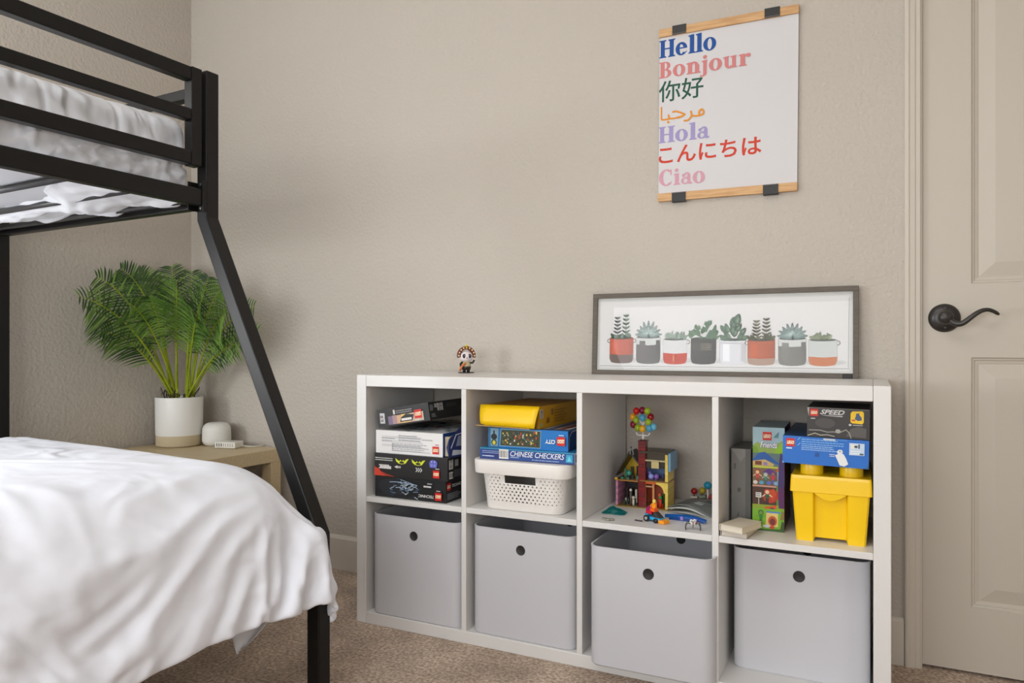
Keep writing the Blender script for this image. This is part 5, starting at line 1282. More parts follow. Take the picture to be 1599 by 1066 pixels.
NXV, NYV = 95, 95
DUVET_X = [
[-2880,-2829,6,8,-1,1,-1,2,0,2,0,-1,0,-1,0,-1,1,-1,0,1,-1,0,1,1,-1,-1,0,1,-40,1,0,-1,0,0,2,-2,0,0,1,0,0,-1,0,0,0,0,0,0,-1,1,0,1,0,-1,1,1,-2,0,-1,2,-2,-2,0,3,-7,4,-18,14,7,-14,-11,17,4,-16,-10,19,0,-17,3,16,-6,-22,12,22,-8,-17,-11,27,5,-8,2,-12,-6,-7,9],
[-2880,-2837,21,1,0,1,2,-3,3,-1,-1,-1,-1,2,-1,0,-1,2,-1,1,-1,0,0,1,-2,1,1,1,-40,-1,0,1,-1,0,0,0,0,0,1,-1,-1,0,2,-1,0,1,-1,1,0,-1,0,2,-2,1,-2,2,-1,0,0,0,-7,0,6,0,-1,-3,-11,4,5,5,-21,13,7,-14,-11,9,11,-3,-18,11,6,-11,-14,7,21,-5,-6,-18,20,7,5,-7,-10,-8,-2],
[-2880,-2833,17,1,1,0,-1,0,0,0,0,0,0,-1,2,-1,1,0,-1,-1,1,0,1,-1,1,0,-1,0,-39,0,0,1,-1,0,-1,2,-1,0,1,0,-1,0,0,1,-1,0,0,0,0,-1,-1,2,0,0,-1,1,0,-1,-1,0,1,-1,-6,0,6,1,-3,-15,7,9,-4,-15,9,8,-10,-10,11,4,-14,-6,15,-1,-5,3,-13,9,-12,28,-10,-9,-5,2,7,10,3],
[-2880,-2819,2,-4,1,3,1,1,-1,2,0,-1,1,-2,2,-1,-1,1,0,0,1,-1,0,0,0,0,1,-1,-39,1,-1,0,0,0,0,1,-2,1,1,-1,1,-1,0,0,1,-1,0,1,0,-1,-6,1,5,0,0,-1,1,0,0,-4,-4,6,2,-7,-2,7,1,-11,3,-4,10,-5,-14,6,9,-9,-8,7,2,-2,2,-3,-14,-1,16,-4,-17,13,17,-5,-11,5,-5,0,8],
[-2880,-2828,9,3,1,0,2,-2,0,-1,-1,0,1,1,0,0,0,0,0,-1,1,1,0,-1,0,0,0,-1,-38,0,1,-2,3,-2,0,1,-1,0,1,-1,0,1,-1,0,0,0,0,1,-1,0,0,-2,-2,-2,3,0,3,1,-2,0,-2,2,-2,2,-6,-3,3,6,-3,-12,1,5,6,-8,-11,6,9,-7,-15,7,15,-12,-13,6,5,-3,5,9,-7,-16,8,16,-5,-15,-1],
[-2880,-2832,16,3,0,0,-1,-1,0,0,-3,-7,9,1,0,-1,2,-2,2,0,0,-2,1,-1,1,0,-1,2,-40,0,0,1,-1,0,0,0,0,0,0,0,0,0,1,-1,0,0,0,0,0,0,0,-1,1,-1,-3,3,0,0,1,0,-3,-5,4,2,-8,6,4,-8,-7,11,2,-14,-4,15,-4,-14,-2,11,5,-10,-3,-1,-11,14,14,-21,0,0,-6,5,13,9,-5,-22,4],
[-2880,-2815,-9,7,2,0,1,-1,0,0,-1,1,-11,7,4,-1,2,-1,-1,0,0,1,0,-1,0,1,-1,1,-39,1,-1,0,0,0,0,0,0,0,1,-1,0,0,1,-1,0,0,1,-1,0,0,0,1,0,-1,0,-1,1,-3,-3,0,6,0,0,0,-3,-14,12,7,-9,-15,18,2,-14,-7,14,1,-18,1,7,9,-3,-12,-14,11,20,-15,-17,15,6,-11,20,1,-18,-9,12],
[-2880,-2816,-1,2,-5,3,2,-1,1,0,1,-1,-1,0,-10,8,3,0,-8,6,2,-1,1,0,0,0,0,-1,-38,0,0,0,0,1,-1,1,-1,1,0,-1,1,-1,0,1,-1,0,0,0,0,0,1,-2,1,0,1,-1,0,0,1,-2,-1,2,1,0,-18,8,8,3,-8,-18,13,10,-6,-13,-4,17,-3,-20,1,9,12,-2,-16,-12,14,23,-25,-13,19,14,-20,-5,23,-22,-11],
[-2880,-2816,-2,4,-6,5,-2,2,0,-1,2,-1,-2,3,-11,5,5,-1,-8,8,1,-1,1,0,0,0,-1,1,-39,0,0,0,1,-1,0,1,0,-1,2,-2,0,1,-1,0,1,-1,-1,1,0,0,0,0,0,0,0,1,-1,1,-1,1,-1,-3,0,4,-1,-11,-1,6,5,-6,-16,11,9,-6,-11,-6,15,1,-9,-12,1,19,0,-13,-17,32,-1,-18,-8,14,8,-19,17,4,-18],
[-2880,-2818,1,1,-1,1,0,0,2,-1,1,-2,1,0,-7,-1,7,0,-1,-7,8,1,0,0,0,0,-1,0,-37,-1,0,1,-1,0,2,-2,1,0,-1,1,-1,0,1,-1,0,0,0,-1,2,-2,1,1,-2,3,-2,-1,2,-1,1,-1,0,0,-4,2,0,2,-5,-11,2,12,-8,-11,7,6,1,-12,-8,8,7,-2,-16,-1,19,-2,-18,4,20,-9,-3,-13,10,9,-21,14,8],
[-2880,-2817,-2,1,3,-1,0,2,-1,0,0,-1,1,0,-3,-8,10,0,0,-8,7,1,1,1,-2,1,-1,0,-38,1,0,-1,1,0,0,-1,1,0,-1,1,-1,0,0,-1,1,0,0,0,0,1,-1,0,0,0,1,-1,1,-2,2,-1,0,-1,0,0,-7,7,-1,0,-17,4,10,-4,-9,1,2,7,-6,-9,-4,11,2,-15,-3,17,3,-16,-3,14,5,-3,-12,9,-7,-13,14],
[-2880,-2819,0,2,1,2,-1,0,1,-2,0,1,0,-1,1,-12,10,0,1,-2,-5,9,-2,1,-1,1,-1,1,-39,1,0,-1,1,0,-1,1,0,-1,1,-2,1,1,-1,-1,2,-1,-1,1,0,1,0,-1,-1,1,1,0,-1,0,0,0,0,-2,1,-1,-3,1,-3,6,-2,-14,0,11,0,-10,-8,6,10,-5,-13,-5,14,6,-17,-7,18,9,-18,6,-3,0,3,1,-2,-7,-8],
[-2880,-2824,9,-1,0,1,1,-1,0,-1,0,1,0,0,-1,-4,-3,6,1,0,-6,5,1,0,0,0,1,1,-40,2,-2,0,2,-3,3,-2,0,0,1,-1,0,-1,2,-2,1,0,1,-1,0,-1,2,0,-1,0,0,0,0,0,0,0,0,0,-1,-2,1,-1,-4,-4,8,0,-13,-4,14,-1,-10,-8,5,11,-6,-11,-7,16,5,-14,-10,20,8,-18,13,-18,2,12,-14,9,-2],
[-2880,-2826,11,-1,1,1,0,-2,1,0,-1,0,1,0,0,-2,-8,8,3,-5,2,-7,9,-2,1,1,1,0,-40,2,-1,-2,2,0,-1,0,0,0,0,0,0,1,-1,0,-1,1,1,-1,0,0,0,1,-1,0,0,0,0,0,0,0,-1,-1,0,0,0,-1,3,-7,-10,13,1,-14,-5,14,1,-10,-8,2,14,-6,-11,-9,13,13,-11,-5,-6,9,7,4,-18,-4,13,-2,-13],
[-2880,-2827,12,-1,1,2,-2,0,-1,1,-2,3,-1,-1,1,0,0,-11,12,1,-11,9,-12,11,0,2,0,0,-40,1,0,-1,1,-1,0,0,0,1,-2,1,0,0,0,1,-1,-1,2,-1,1,-1,-1,3,-3,1,0,0,0,0,0,-1,1,-1,-1,1,-2,0,-3,6,-9,-11,14,4,-14,-9,14,5,-9,-15,1,11,8,-6,-18,5,12,12,-16,-4,-12,21,8,-17,-1,9,-22],
[-2880,-2828,13,0,1,0,-2,1,0,-1,0,1,0,0,0,-1,3,-12,11,1,-10,5,-9,11,0,2,0,-1,-39,2,-2,0,1,-1,0,0,0,0,0,0,0,0,0,0,1,-1,0,1,-1,-1,1,1,-1,0,0,0,0,-1,1,0,-1,0,1,-3,1,-4,4,-8,10,-8,-12,9,5,-1,-15,-1,13,-1,-18,0,5,5,13,-14,-17,12,18,-9,-10,-10,18,12,-18,-6,8],
[-2880,-2825,8,2,0,0,-1,1,-1,2,-3,2,0,0,0,0,2,-5,-1,6,-6,-3,-2,2,8,-1,1,-1,-38,-1,0,1,-1,0,0,0,0,0,0,0,0,1,-2,1,1,-1,1,-2,1,0,0,0,1,-2,1,0,0,0,0,0,0,-1,-1,1,-4,3,-4,-2,1,1,2,-8,-7,9,4,-15,-6,13,1,-8,0,-10,5,15,-4,-20,4,15,6,-10,-13,12,9,-19,0],
[-2880,-2820,-2,6,0,1,0,0,0,0,-1,0,1,0,1,0,-1,1,-6,5,-2,-2,-5,-3,12,1,-1,1,-40,0,0,0,0,1,-1,0,0,0,0,0,0,1,-1,0,0,0,0,0,0,0,0,0,0,0,0,0,0,0,0,0,-1,0,0,-1,-1,0,-3,1,-4,4,-5,4,-6,-9,7,6,-12,-8,9,-4,4,7,-15,-2,17,-1,-19,6,0,18,-11,-16,10,5,-14],
[-2880,-2818,-6,8,0,1,0,0,-1,1,-1,1,-1,2,0,-1,0,1,-4,2,0,-2,-2,-9,10,5,-2,1,-38,-1,0,0,0,1,-1,0,0,1,-2,1,0,1,-1,-1,2,-1,0,-1,1,0,1,-1,0,0,0,0,0,0,0,-1,1,-1,-1,0,-1,0,-2,1,-1,-2,-4,-2,7,-7,-9,5,8,-12,-9,6,0,7,8,-14,-10,20,-6,2,-17,10,19,-19,-14,16,-3],
[-2880,-2817,-4,1,4,1,-1,0,1,-1,1,0,0,0,1,0,-1,-1,0,0,0,-1,1,-12,3,10,0,-1,-38,0,1,-1,0,1,-1,0,0,0,0,0,0,0,1,-1,0,0,-1,2,-1,0,0,0,-1,2,-1,-1,1,1,-2,1,0,-1,-1,-1,2,-3,0,-1,2,-8,1,1,-1,-2,-2,-9,3,11,-14,-1,0,-7,11,13,-16,-2,-4,16,-2,-20,22,2,-24,5,12],
[-2880,-2817,-4,0,5,0,0,0,1,0,0,0,1,-1,1,-1,0,-1,0,1,-1,1,-3,-3,-8,11,2,0,-38,0,1,-1,-1,2,0,-1,0,0,0,0,0,1,-2,1,1,-1,0,-1,2,-1,0,0,-1,1,1,-1,-1,1,1,-2,1,-2,1,0,-2,2,-4,0,-3,2,-9,7,3,-9,-2,0,-9,12,0,-14,1,4,-10,11,14,-9,-22,16,17,-18,-10,17,0,-17,10],
[-2880,-2819,-1,3,-4,6,-1,0,0,1,1,-1,1,0,-1,1,-3,2,-1,1,0,-1,0,-5,-1,-5,11,1,-40,1,0,1,-1,0,1,-1,0,0,-1,1,1,-1,1,-2,1,1,-1,0,0,0,0,0,0,0,0,0,-1,1,0,0,0,0,-2,1,0,-4,2,-5,4,-2,-4,-6,9,-1,-10,0,-3,-2,14,-8,-11,9,-4,-14,12,22,-19,-11,16,10,-18,-14,28,-9,-18],
[-2880,-2819,0,-1,0,4,1,-1,1,0,1,0,-1,1,-2,1,0,-1,0,1,1,-2,0,-3,-4,1,-1,7,-37,-1,0,0,0,0,0,0,0,0,0,0,0,1,-1,0,0,1,-1,0,0,0,0,1,-2,1,0,0,0,-1,2,0,-2,0,0,-1,0,1,-5,0,0,-2,4,-8,-6,8,1,-11,-1,-2,1,10,-3,-16,12,-2,-14,12,21,-21,-10,19,-1,-22,30,-10,-18],
[-2880,-2822,3,-1,2,2,0,1,0,1,1,-2,0,0,-1,1,-1,1,0,0,-1,1,-1,-1,-5,2,-7,11,-38,0,0,0,0,0,0,1,-1,-1,2,-1,0,0,0,1,-1,0,0,0,0,0,0,0,0,0,0,0,0,1,-1,0,-1,1,-1,-1,0,-2,2,-2,-6,6,-9,7,-6,-6,5,2,-10,-5,3,3,6,-14,0,16,-6,-17,14,12,-5,-8,1,-20,25,4,-7],
[-2880,-2824,4,0,3,1,0,1,1,1,-1,-1,0,-1,1,-1,1,0,-1,1,0,0,-1,1,-2,-9,1,6,-35,0,-1,2,-1,0,0,1,-1,0,1,-1,0,0,0,0,0,0,0,0,0,0,0,0,0,1,-2,1,1,-1,0,0,0,0,-1,-2,1,0,-4,2,-2,-1,-3,2,-2,-5,-3,3,2,-9,-6,8,0,-2,-7,2,16,-5,-15,5,17,-1,-10,-18,9,15,7],
[-2880,-2829,9,3,-1,3,-1,2,0,1,0,-3,1,-1,0,1,0,0,0,-1,1,0,-1,1,0,-9,1,-2,-29,0,0,-1,2,-1,0,1,-1,1,-1,0,0,0,0,1,-2,1,0,0,0,0,0,0,1,-1,0,0,0,0,0,0,0,0,-1,-1,0,-2,0,-1,0,-4,2,-3,-1,-1,-3,-4,1,3,-8,-4,6,-1,1,-14,10,15,-2,-18,5,11,4,-11,-15,9,18],
[-2880,-2836,18,1,2,0,0,2,-1,1,-1,-2,0,0,1,0,0,0,0,-1,1,-1,1,1,-1,-5,-3,-5,-27,1,0,-1,2,-1,0,0,0,1,-1,0,0,1,-2,2,-1,-1,1,0,1,-1,0,0,0,1,-2,1,1,-1,0,0,0,-1,0,-1,-1,2,-4,-1,2,-5,1,-3,2,-4,0,-6,0,3,-3,-7,1,6,-3,-10,-2,14,12,-2,-13,2,-5,12,-6,-13,10],
[-2880,-2840,22,2,1,1,1,0,0,-1,-1,-1,0,1,-1,2,-2,1,0,-1,0,2,-1,0,-1,-2,-3,-5,-33,4,1,1,-1,0,0,0,-1,2,0,-1,0,0,0,0,0,0,0,0,0,0,0,1,-1,0,0,0,0,0,0,0,0,-1,0,-1,1,-2,-1,-2,0,0,-4,2,-5,3,-5,-2,1,-6,-1,4,-2,-4,3,-10,1,8,16,-15,8,5,-20,-1,14,-1,-14],
[-2880,-2843,26,2,0,2,1,-2,1,-2,-1,0,0,2,-1,0,-1,0,1,-1,1,1,-1,0,-1,0,-5,-3,-33,-3,5,1,2,-3,1,0,0,0,1,-1,0,0,0,0,1,-2,1,1,-1,0,0,0,0,0,0,0,1,-1,-1,1,0,-1,1,-2,0,0,-2,0,-4,1,-1,-3,2,-4,-3,1,1,-9,-1,3,-1,2,-8,-3,1,17,4,-14,-4,17,0,-20,-6,20,1],
[-2880,-2838,15,7,3,0,1,-3,1,-1,-1,1,0,0,0,-1,1,-1,1,-1,1,1,-1,0,-1,0,-5,4,-45,6,-4,6,0,1,-1,-1,1,0,0,1,-1,0,0,1,-1,0,0,-1,2,-1,1,-2,1,1,-1,-1,2,-1,0,-1,1,0,-1,0,-2,1,-1,-3,0,0,-4,2,-6,2,-3,4,-11,2,1,-7,6,-1,-7,-4,5,23,-18,-2,13,-19,15,5,-22,-3,19],
[-2880,-2841,20,7,0,2,-2,-1,1,-1,-1,1,0,0,0,-1,1,-1,0,1,1,-2,1,0,-1,1,-2,-3,-35,-6,4,-2,5,1,-1,-1,1,0,0,0,0,0,1,-1,0,0,0,0,1,-2,2,-1,-1,2,-1,-1,2,-1,0,1,-2,1,0,-2,0,-1,-1,2,-7,2,0,-5,-1,0,1,-4,-3,0,-2,-2,0,4,-14,4,13,6,-20,7,16,-10,-14,12,5,-16,-3],
[-2880,-2840,24,-3,5,1,-2,0,0,0,-1,2,-1,0,0,-1,0,0,1,0,0,-1,2,-2,1,-1,0,-3,-36,0,-6,4,-1,3,2,-1,-1,1,0,1,-1,0,0,0,0,0,1,-1,0,0,0,0,0,0,0,0,0,1,0,-1,-1,1,-1,0,-1,-2,2,-4,1,-4,0,-1,-1,0,-5,0,-1,-3,-1,-2,5,-8,-8,10,14,-11,-10,11,9,1,-11,-14,13,7,-12],
[-2880,-2836,18,0,1,3,0,-2,1,0,-1,1,0,0,0,-1,0,1,0,-1,1,0,-1,1,-1,1,0,-3,-38,1,-1,-4,1,3,2,0,0,0,0,0,0,1,-1,0,0,0,0,0,0,0,0,0,0,1,-1,1,-1,0,0,1,-1,0,-1,0,-2,0,-1,0,-2,-3,2,-5,2,-2,-5,3,-3,-3,-2,2,0,-12,3,13,2,-16,2,13,3,-3,1,-18,1,7,9],
[-2880,-2830,8,6,-5,6,0,0,-1,0,1,0,0,-1,1,-1,1,-1,1,-1,1,0,-1,0,1,0,-1,0,-39,-1,1,-4,1,0,4,-2,3,-1,0,0,0,0,0,0,0,0,0,0,0,0,1,-1,1,-1,0,1,-1,0,0,1,-1,0,-2,0,0,0,-2,-2,1,-1,-4,0,-1,-2,-1,-2,-1,-1,-4,3,-4,-9,8,10,-6,-14,11,9,0,4,-6,-16,3,0,4],
[-2880,-2827,12,-4,-5,4,4,1,-1,1,-1,1,0,-1,0,1,-1,0,1,0,-1,1,-1,0,1,-1,1,-1,-37,-2,-1,0,-7,8,0,1,-1,0,0,1,0,0,0,0,0,0,0,1,-1,0,0,0,1,0,0,-2,2,-1,0,0,0,-1,0,-1,0,1,-4,-1,1,-2,-1,-1,-2,-2,0,-2,-2,-4,3,-1,-10,0,11,1,-9,-8,17,3,4,-4,-6,-13,6,6,-9],
[-2880,-2821,5,-5,0,-5,9,1,1,-1,0,1,-1,0,1,-1,1,-1,1,-1,0,1,-1,0,1,-1,1,-1,-38,1,-1,-2,-1,-5,7,0,1,-1,-1,2,-1,1,1,-2,1,1,-1,0,1,-2,3,-2,0,1,0,-2,2,-1,0,-1,1,-1,0,-2,3,-3,-1,1,-5,2,-1,-3,-1,1,-4,-3,0,-2,2,-4,-9,5,9,-6,-10,4,15,4,-6,-1,-9,-8,10,5,-8],
[-2880,-2821,7,-4,-6,-6,13,2,-2,2,-1,0,0,1,0,-1,0,0,1,-1,0,1,-1,0,0,1,-1,2,-40,-1,1,1,-4,2,-1,-7,9,-1,0,0,0,1,0,1,-2,2,0,0,-2,2,0,-1,1,-1,0,0,-1,2,-1,0,-1,0,0,-1,1,-2,0,-2,0,-2,-1,-1,1,-4,-3,-2,0,1,-4,-3,-4,8,0,-9,-4,10,13,-4,0,-10,-4,-4,12,2,-13],
[-2880,-2819,4,-1,-11,6,-6,11,-1,2,-2,1,1,0,-1,0,0,0,0,1,-1,1,-1,0,0,1,0,1,-40,-1,1,0,0,-1,-1,0,-7,7,0,3,-1,-1,1,0,1,0,-2,3,-1,-2,2,0,-2,2,-2,1,0,0,0,0,0,-2,1,0,0,-2,-1,1,-1,-5,2,-2,-1,-3,0,-1,-1,-6,2,-6,3,4,-6,-9,8,12,1,-3,-10,9,-13,4,9,-9,-7],
[-2880,-2818,1,1,-5,-5,-2,11,1,0,-1,1,0,0,1,-1,0,1,-1,1,-1,0,0,0,0,1,1,0,-41,1,0,-1,1,0,0,-2,-1,-5,5,2,2,-1,0,0,0,0,2,-2,1,-2,2,-1,0,0,0,-1,1,0,0,-1,2,-2,0,0,-1,0,-2,0,-1,-1,-2,0,-2,-2,-3,1,-3,0,-4,-2,5,-6,-6,3,9,7,-4,-10,6,-2,-6,9,-2,-10,-1],
[-2880,-2818,-1,2,1,-13,6,0,7,0,-1,1,0,0,0,0,1,-1,1,-1,0,0,0,0,1,1,-1,0,-39,0,0,-1,1,0,-1,0,0,-2,-3,2,5,-1,0,0,0,1,-1,0,0,1,-2,1,0,0,0,-1,1,0,0,-1,1,0,-1,1,-2,-1,0,-1,-1,-1,-1,-1,-3,-1,-2,-1,0,-3,-3,1,-2,-5,-1,7,9,-3,-9,1,5,-7,7,-2,-6,-2,2],
[-2880,-2820,1,2,0,-5,-1,-1,5,0,3,-1,1,1,-2,2,0,-1,0,0,-1,2,-1,1,0,1,-1,0,-40,1,0,-1,1,0,-1,0,1,-1,-1,-3,3,2,-1,0,2,-2,2,-1,0,0,0,0,-1,1,0,0,-1,1,0,0,0,0,0,-1,-1,-1,0,-1,-2,1,-4,2,-3,-1,-3,-1,-1,-2,-1,-2,-3,-3,3,10,-1,-8,-1,6,-7,6,0,-3,-5,0,4],
[-2880,-2823,4,3,-1,0,-8,4,-3,4,3,1,0,0,0,1,0,-1,-1,1,0,0,0,2,-1,1,-2,1,-40,1,0,-1,1,0,-1,1,0,0,-1,-1,1,-2,-1,4,0,0,0,-1,1,0,0,0,0,-1,1,0,0,0,-1,1,0,0,-1,1,-2,1,-4,1,0,-2,-2,-1,-1,-1,-1,-4,0,-1,-3,-1,-4,0,10,-4,-1,-4,4,-5,7,-4,4,-7,-2,5,-1],
[-2880,-2818,-8,9,1,-1,-4,-1,3,-8,8,4,-2,2,0,0,-2,1,-1,1,0,1,-1,2,0,-1,-1,-1,-38,2,-1,-1,1,-1,2,-2,1,1,-1,-1,0,1,-6,3,2,2,-1,-1,1,0,-1,1,0,0,-1,1,0,0,0,0,0,0,-1,0,-1,0,-2,0,-1,0,-3,0,-3,2,-5,-1,1,-5,-1,-1,-3,8,-6,2,-5,6,-7,9,-7,8,-6,-5,6,-2,-4],
[-2880,-2819,-8,10,1,-1,0,-2,-5,-3,7,3,1,1,-1,1,-1,-1,0,1,-1,3,0,-1,1,-2,0,-1,-38,1,0,-1,2,0,-1,-1,1,0,0,0,1,-1,-1,-6,3,4,0,0,-1,1,-1,1,0,0,-1,1,1,-2,1,-1,1,0,0,-2,0,1,-2,-2,1,-2,0,-4,1,-2,-2,-1,-2,-3,1,-4,5,-7,6,-7,5,-8,16,-17,14,-6,-3,5,-6,-1,2],
[-2880,-2822,4,-7,8,2,-1,1,-12,3,-3,12,-1,0,0,0,0,0,-1,1,1,0,1,-1,-1,0,0,0,-40,3,-2,2,-2,1,0,1,-1,0,-1,2,-1,0,-1,1,-7,3,4,0,-1,1,1,-3,2,0,-1,1,0,0,0,0,-1,1,0,-2,0,1,-2,-2,1,-2,-1,-1,-1,-1,-4,-2,1,-2,-2,1,-2,1,-7,6,-6,11,-11,8,-5,0,8,-10,1,0,-3],
[-2880,-2824,7,-4,1,4,0,1,-10,4,-8,9,5,-1,1,-2,0,0,1,1,-1,3,-3,1,0,-2,1,0,-39,0,2,-1,-1,1,1,-1,1,-2,1,-1,1,0,-1,1,0,-6,3,3,-1,0,1,0,-1,1,0,-1,1,0,0,0,-1,0,1,0,-3,2,-2,-1,-1,-1,0,-3,0,-2,-1,-2,-1,-2,0,-3,-1,-2,2,-2,5,-10,14,-12,7,-1,-2,1,-2,-3,5],
[-2880,-2825,8,3,-12,9,1,0,-1,-10,1,2,9,-2,2,-2,0,1,0,1,0,0,0,-1,0,-1,1,0,-38,-1,2,-1,-1,1,-1,2,0,-2,1,-1,1,-1,1,0,-1,-1,-1,3,-3,2,1,0,-1,1,-1,1,0,-1,1,0,0,-1,1,-1,-1,0,0,-2,-1,-1,0,-2,-2,0,-2,-2,0,-3,-2,0,-3,1,-1,3,-8,8,-1,-1,0,-3,5,-2,0,1,-6],
[-2880,-2825,9,2,-10,5,2,-1,1,-8,5,-10,14,-1,1,-1,1,0,0,1,0,0,0,-2,1,-1,1,0,-38,0,0,0,-1,1,0,0,0,0,0,-1,1,-1,0,1,-1,0,0,1,-2,0,1,1,-1,1,-1,1,0,-1,1,0,0,0,-1,0,-1,0,0,-2,-1,0,-1,-2,-2,-1,-1,0,-3,-2,-2,0,-3,2,-2,-3,7,-2,-4,2,0,2,1,2,-4,-6,-3],
[-2880,-2824,9,-1,-5,-2,5,-1,2,-3,-3,-5,9,3,-1,1,0,-1,3,-2,1,-1,0,0,-1,2,-2,1,-38,-1,1,1,-2,1,0,-1,1,0,0,-1,1,0,-1,0,1,-1,1,-1,1,-2,0,2,-1,1,-1,1,0,0,0,-1,1,0,-1,0,0,-2,1,-2,-1,1,-2,-2,-3,1,-1,-3,1,-5,1,-6,5,-5,-1,7,-5,-1,-2,5,1,2,0,-5,-7,3,4],
[-2880,-2820,1,3,-3,-2,-4,7,1,-1,-5,-4,7,2,1,1,1,-1,1,-1,1,-2,1,0,-1,1,0,0,-38,-1,1,1,-2,1,0,-1,0,1,0,0,0,-1,1,-1,0,1,0,0,-2,2,-1,0,1,-1,1,-1,2,-1,-1,0,1,0,-1,0,0,-2,0,0,-1,1,-4,-2,0,-2,-2,1,-3,2,-10,7,-9,5,1,-5,0,1,5,0,2,-3,-8,0,8,-1,-2],
[-2880,-2818,-2,3,-1,-1,-10,9,2,2,-3,1,-13,11,4,0,0,0,1,0,-1,-1,1,0,-1,1,0,-1,-37,0,0,0,0,-1,1,0,-1,0,1,0,1,-2,1,-1,0,1,-1,1,0,-1,1,-1,1,0,0,-1,1,-1,1,0,-1,1,-1,0,1,-3,0,0,-2,2,-5,2,-4,-2,1,-3,4,-14,14,-17,10,-6,1,0,-1,6,1,-2,-7,-3,6,7,-2,-8,-9],
[-2880,-2818,-2,3,-3,3,-12,7,4,1,-1,0,-12,10,3,1,1,-1,1,-2,1,0,0,-1,1,0,0,-1,-37,0,-1,1,0,0,-1,1,0,0,-1,0,2,-1,-1,1,-1,1,-1,0,2,-1,0,-1,1,0,0,-1,0,1,0,-1,1,-1,1,-1,0,-1,0,-2,1,-3,2,-4,-2,-1,-1,1,-8,9,-14,7,-7,4,-2,1,6,-5,-5,-1,2,6,5,-7,-9,7,-5],
[-2880,-2821,3,1,-3,2,-2,-10,10,3,0,-2,-10,9,4,0,0,1,-2,1,-1,2,-2,1,-1,1,1,-2,-37,0,-1,1,-1,2,-2,1,0,-1,0,1,0,0,0,-1,1,0,0,-1,2,-1,0,0,-1,1,0,-1,0,1,0,-1,1,-1,1,0,-2,1,0,-3,0,-1,-1,-2,-2,1,-2,-5,4,-8,3,-4,4,-6,1,4,-4,-3,1,4,4,0,-2,-9,-5,5,9],
[-2880,-2817,-8,8,-1,0,-1,-10,5,7,0,0,-7,0,7,0,2,-1,-1,1,-1,1,0,0,-1,1,0,0,-38,0,-1,1,-1,1,0,-1,1,0,0,-1,1,-1,2,-2,2,-2,1,0,0,0,0,0,0,-1,2,-2,1,-1,1,0,-1,1,0,0,-1,-1,0,-1,-1,-1,-1,-2,2,-7,0,1,-6,2,-2,1,-5,1,2,-6,1,4,2,0,0,-4,-2,-1,-1,-2,0],
[-2880,-2815,-14,11,0,1,-1,-5,-5,7,5,0,-3,-9,9,3,-1,2,-2,1,-1,1,0,0,-1,1,0,-1,-36,-2,1,0,-1,1,-1,1,0,-1,2,-2,1,0,0,0,0,0,0,0,0,0,0,0,0,-1,1,0,0,-1,1,0,0,-1,2,-1,0,-2,-1,0,-1,-1,-1,0,-5,1,-2,-4,2,-2,-3,-1,0,-2,0,2,0,3,-2,-3,-1,-1,3,-3,0,-2,-1],
[-2880,-2818,-4,-3,6,3,-2,0,-10,4,8,-1,0,-7,0,7,0,1,0,-1,1,0,-1,1,0,0,0,-1,-36,-2,1,0,-1,1,-1,1,0,0,-1,1,0,1,-2,2,-1,0,-1,1,0,0,0,0,0,0,-1,1,0,0,0,0,0,0,0,0,1,-3,0,-2,0,-1,-1,-2,0,-4,-1,0,-2,-2,-1,-1,-2,0,2,-1,0,-3,0,-1,3,-1,2,-1,-5,5,-2],
[-2880,-2819,-1,-9,11,1,-1,0,-2,-9,11,1,1,-3,-8,7,3,1,0,-1,1,-1,1,0,1,-2,1,-1,-37,0,0,-1,1,-1,1,0,0,0,-1,1,0,0,1,-1,0,0,0,0,0,0,0,-1,1,0,-1,1,1,-1,0,0,0,1,-1,0,-1,1,-2,-1,-3,2,-3,-1,0,-4,0,-2,0,-2,-1,-2,-1,-1,-2,0,1,-1,1,1,4,-1,-3,-1,4,-5,1],
[-2880,-2819,-3,3,-9,11,-1,2,-3,-8,5,5,1,-3,-8,6,4,1,0,-1,1,-1,0,2,-1,0,0,-1,-37,-1,1,0,0,0,0,-1,1,-1,3,-3,1,1,-2,1,0,0,0,0,0,0,0,-1,1,0,0,0,1,-2,2,0,-2,2,0,-2,0,0,0,-2,-1,-2,1,-2,-4,0,-1,0,-2,-4,-1,-3,1,-1,2,0,0,1,1,-1,1,-1,2,1,-3,-8,-6],
[-2880,-2822,1,-2,-1,7,-1,2,-2,-9,4,6,0,-2,-9,9,2,1,0,-1,1,-1,1,0,0,0,0,-1,-37,-1,1,0,0,-1,2,-1,0,0,-1,2,-1,0,-1,1,0,0,0,0,0,1,-2,1,0,0,0,1,-1,-1,2,-1,0,0,2,-2,-2,1,1,-4,0,-2,1,-3,-1,-2,0,-2,-3,-2,-1,5,-8,5,0,-1,-1,1,-1,1,0,-1,0,-3,-15,0,3],
[-2880,-2826,7,1,-10,11,0,1,-4,2,-12,11,1,1,-1,-12,13,1,-1,1,-1,1,0,0,0,-1,1,0,-39,1,0,0,0,0,-1,2,-1,0,0,0,0,0,0,-1,1,0,0,-1,2,-1,0,0,-1,2,-1,0,1,-1,-1,2,0,-1,1,-1,0,-2,1,-3,1,-2,-1,-1,-2,-1,-2,-1,1,-4,1,-2,-2,-2,1,1,0,0,-1,0,-2,-3,-2,9,0,-20,7],
[-2880,-2829,10,2,-7,3,4,3,-4,-5,-3,3,6,0,0,-10,6,5,-2,2,0,0,0,0,0,-1,1,-1,-37,0,-1,2,-1,0,0,0,0,-1,2,-2,1,0,1,-2,1,-1,2,-1,-1,2,-1,0,0,0,0,0,1,-1,0,0,1,0,-1,0,0,-2,0,0,-1,-2,-2,0,-2,-1,-2,-2,-1,-2,0,0,-5,-2,3,0,2,0,-2,0,-2,0,4,-7,12,-6,1],
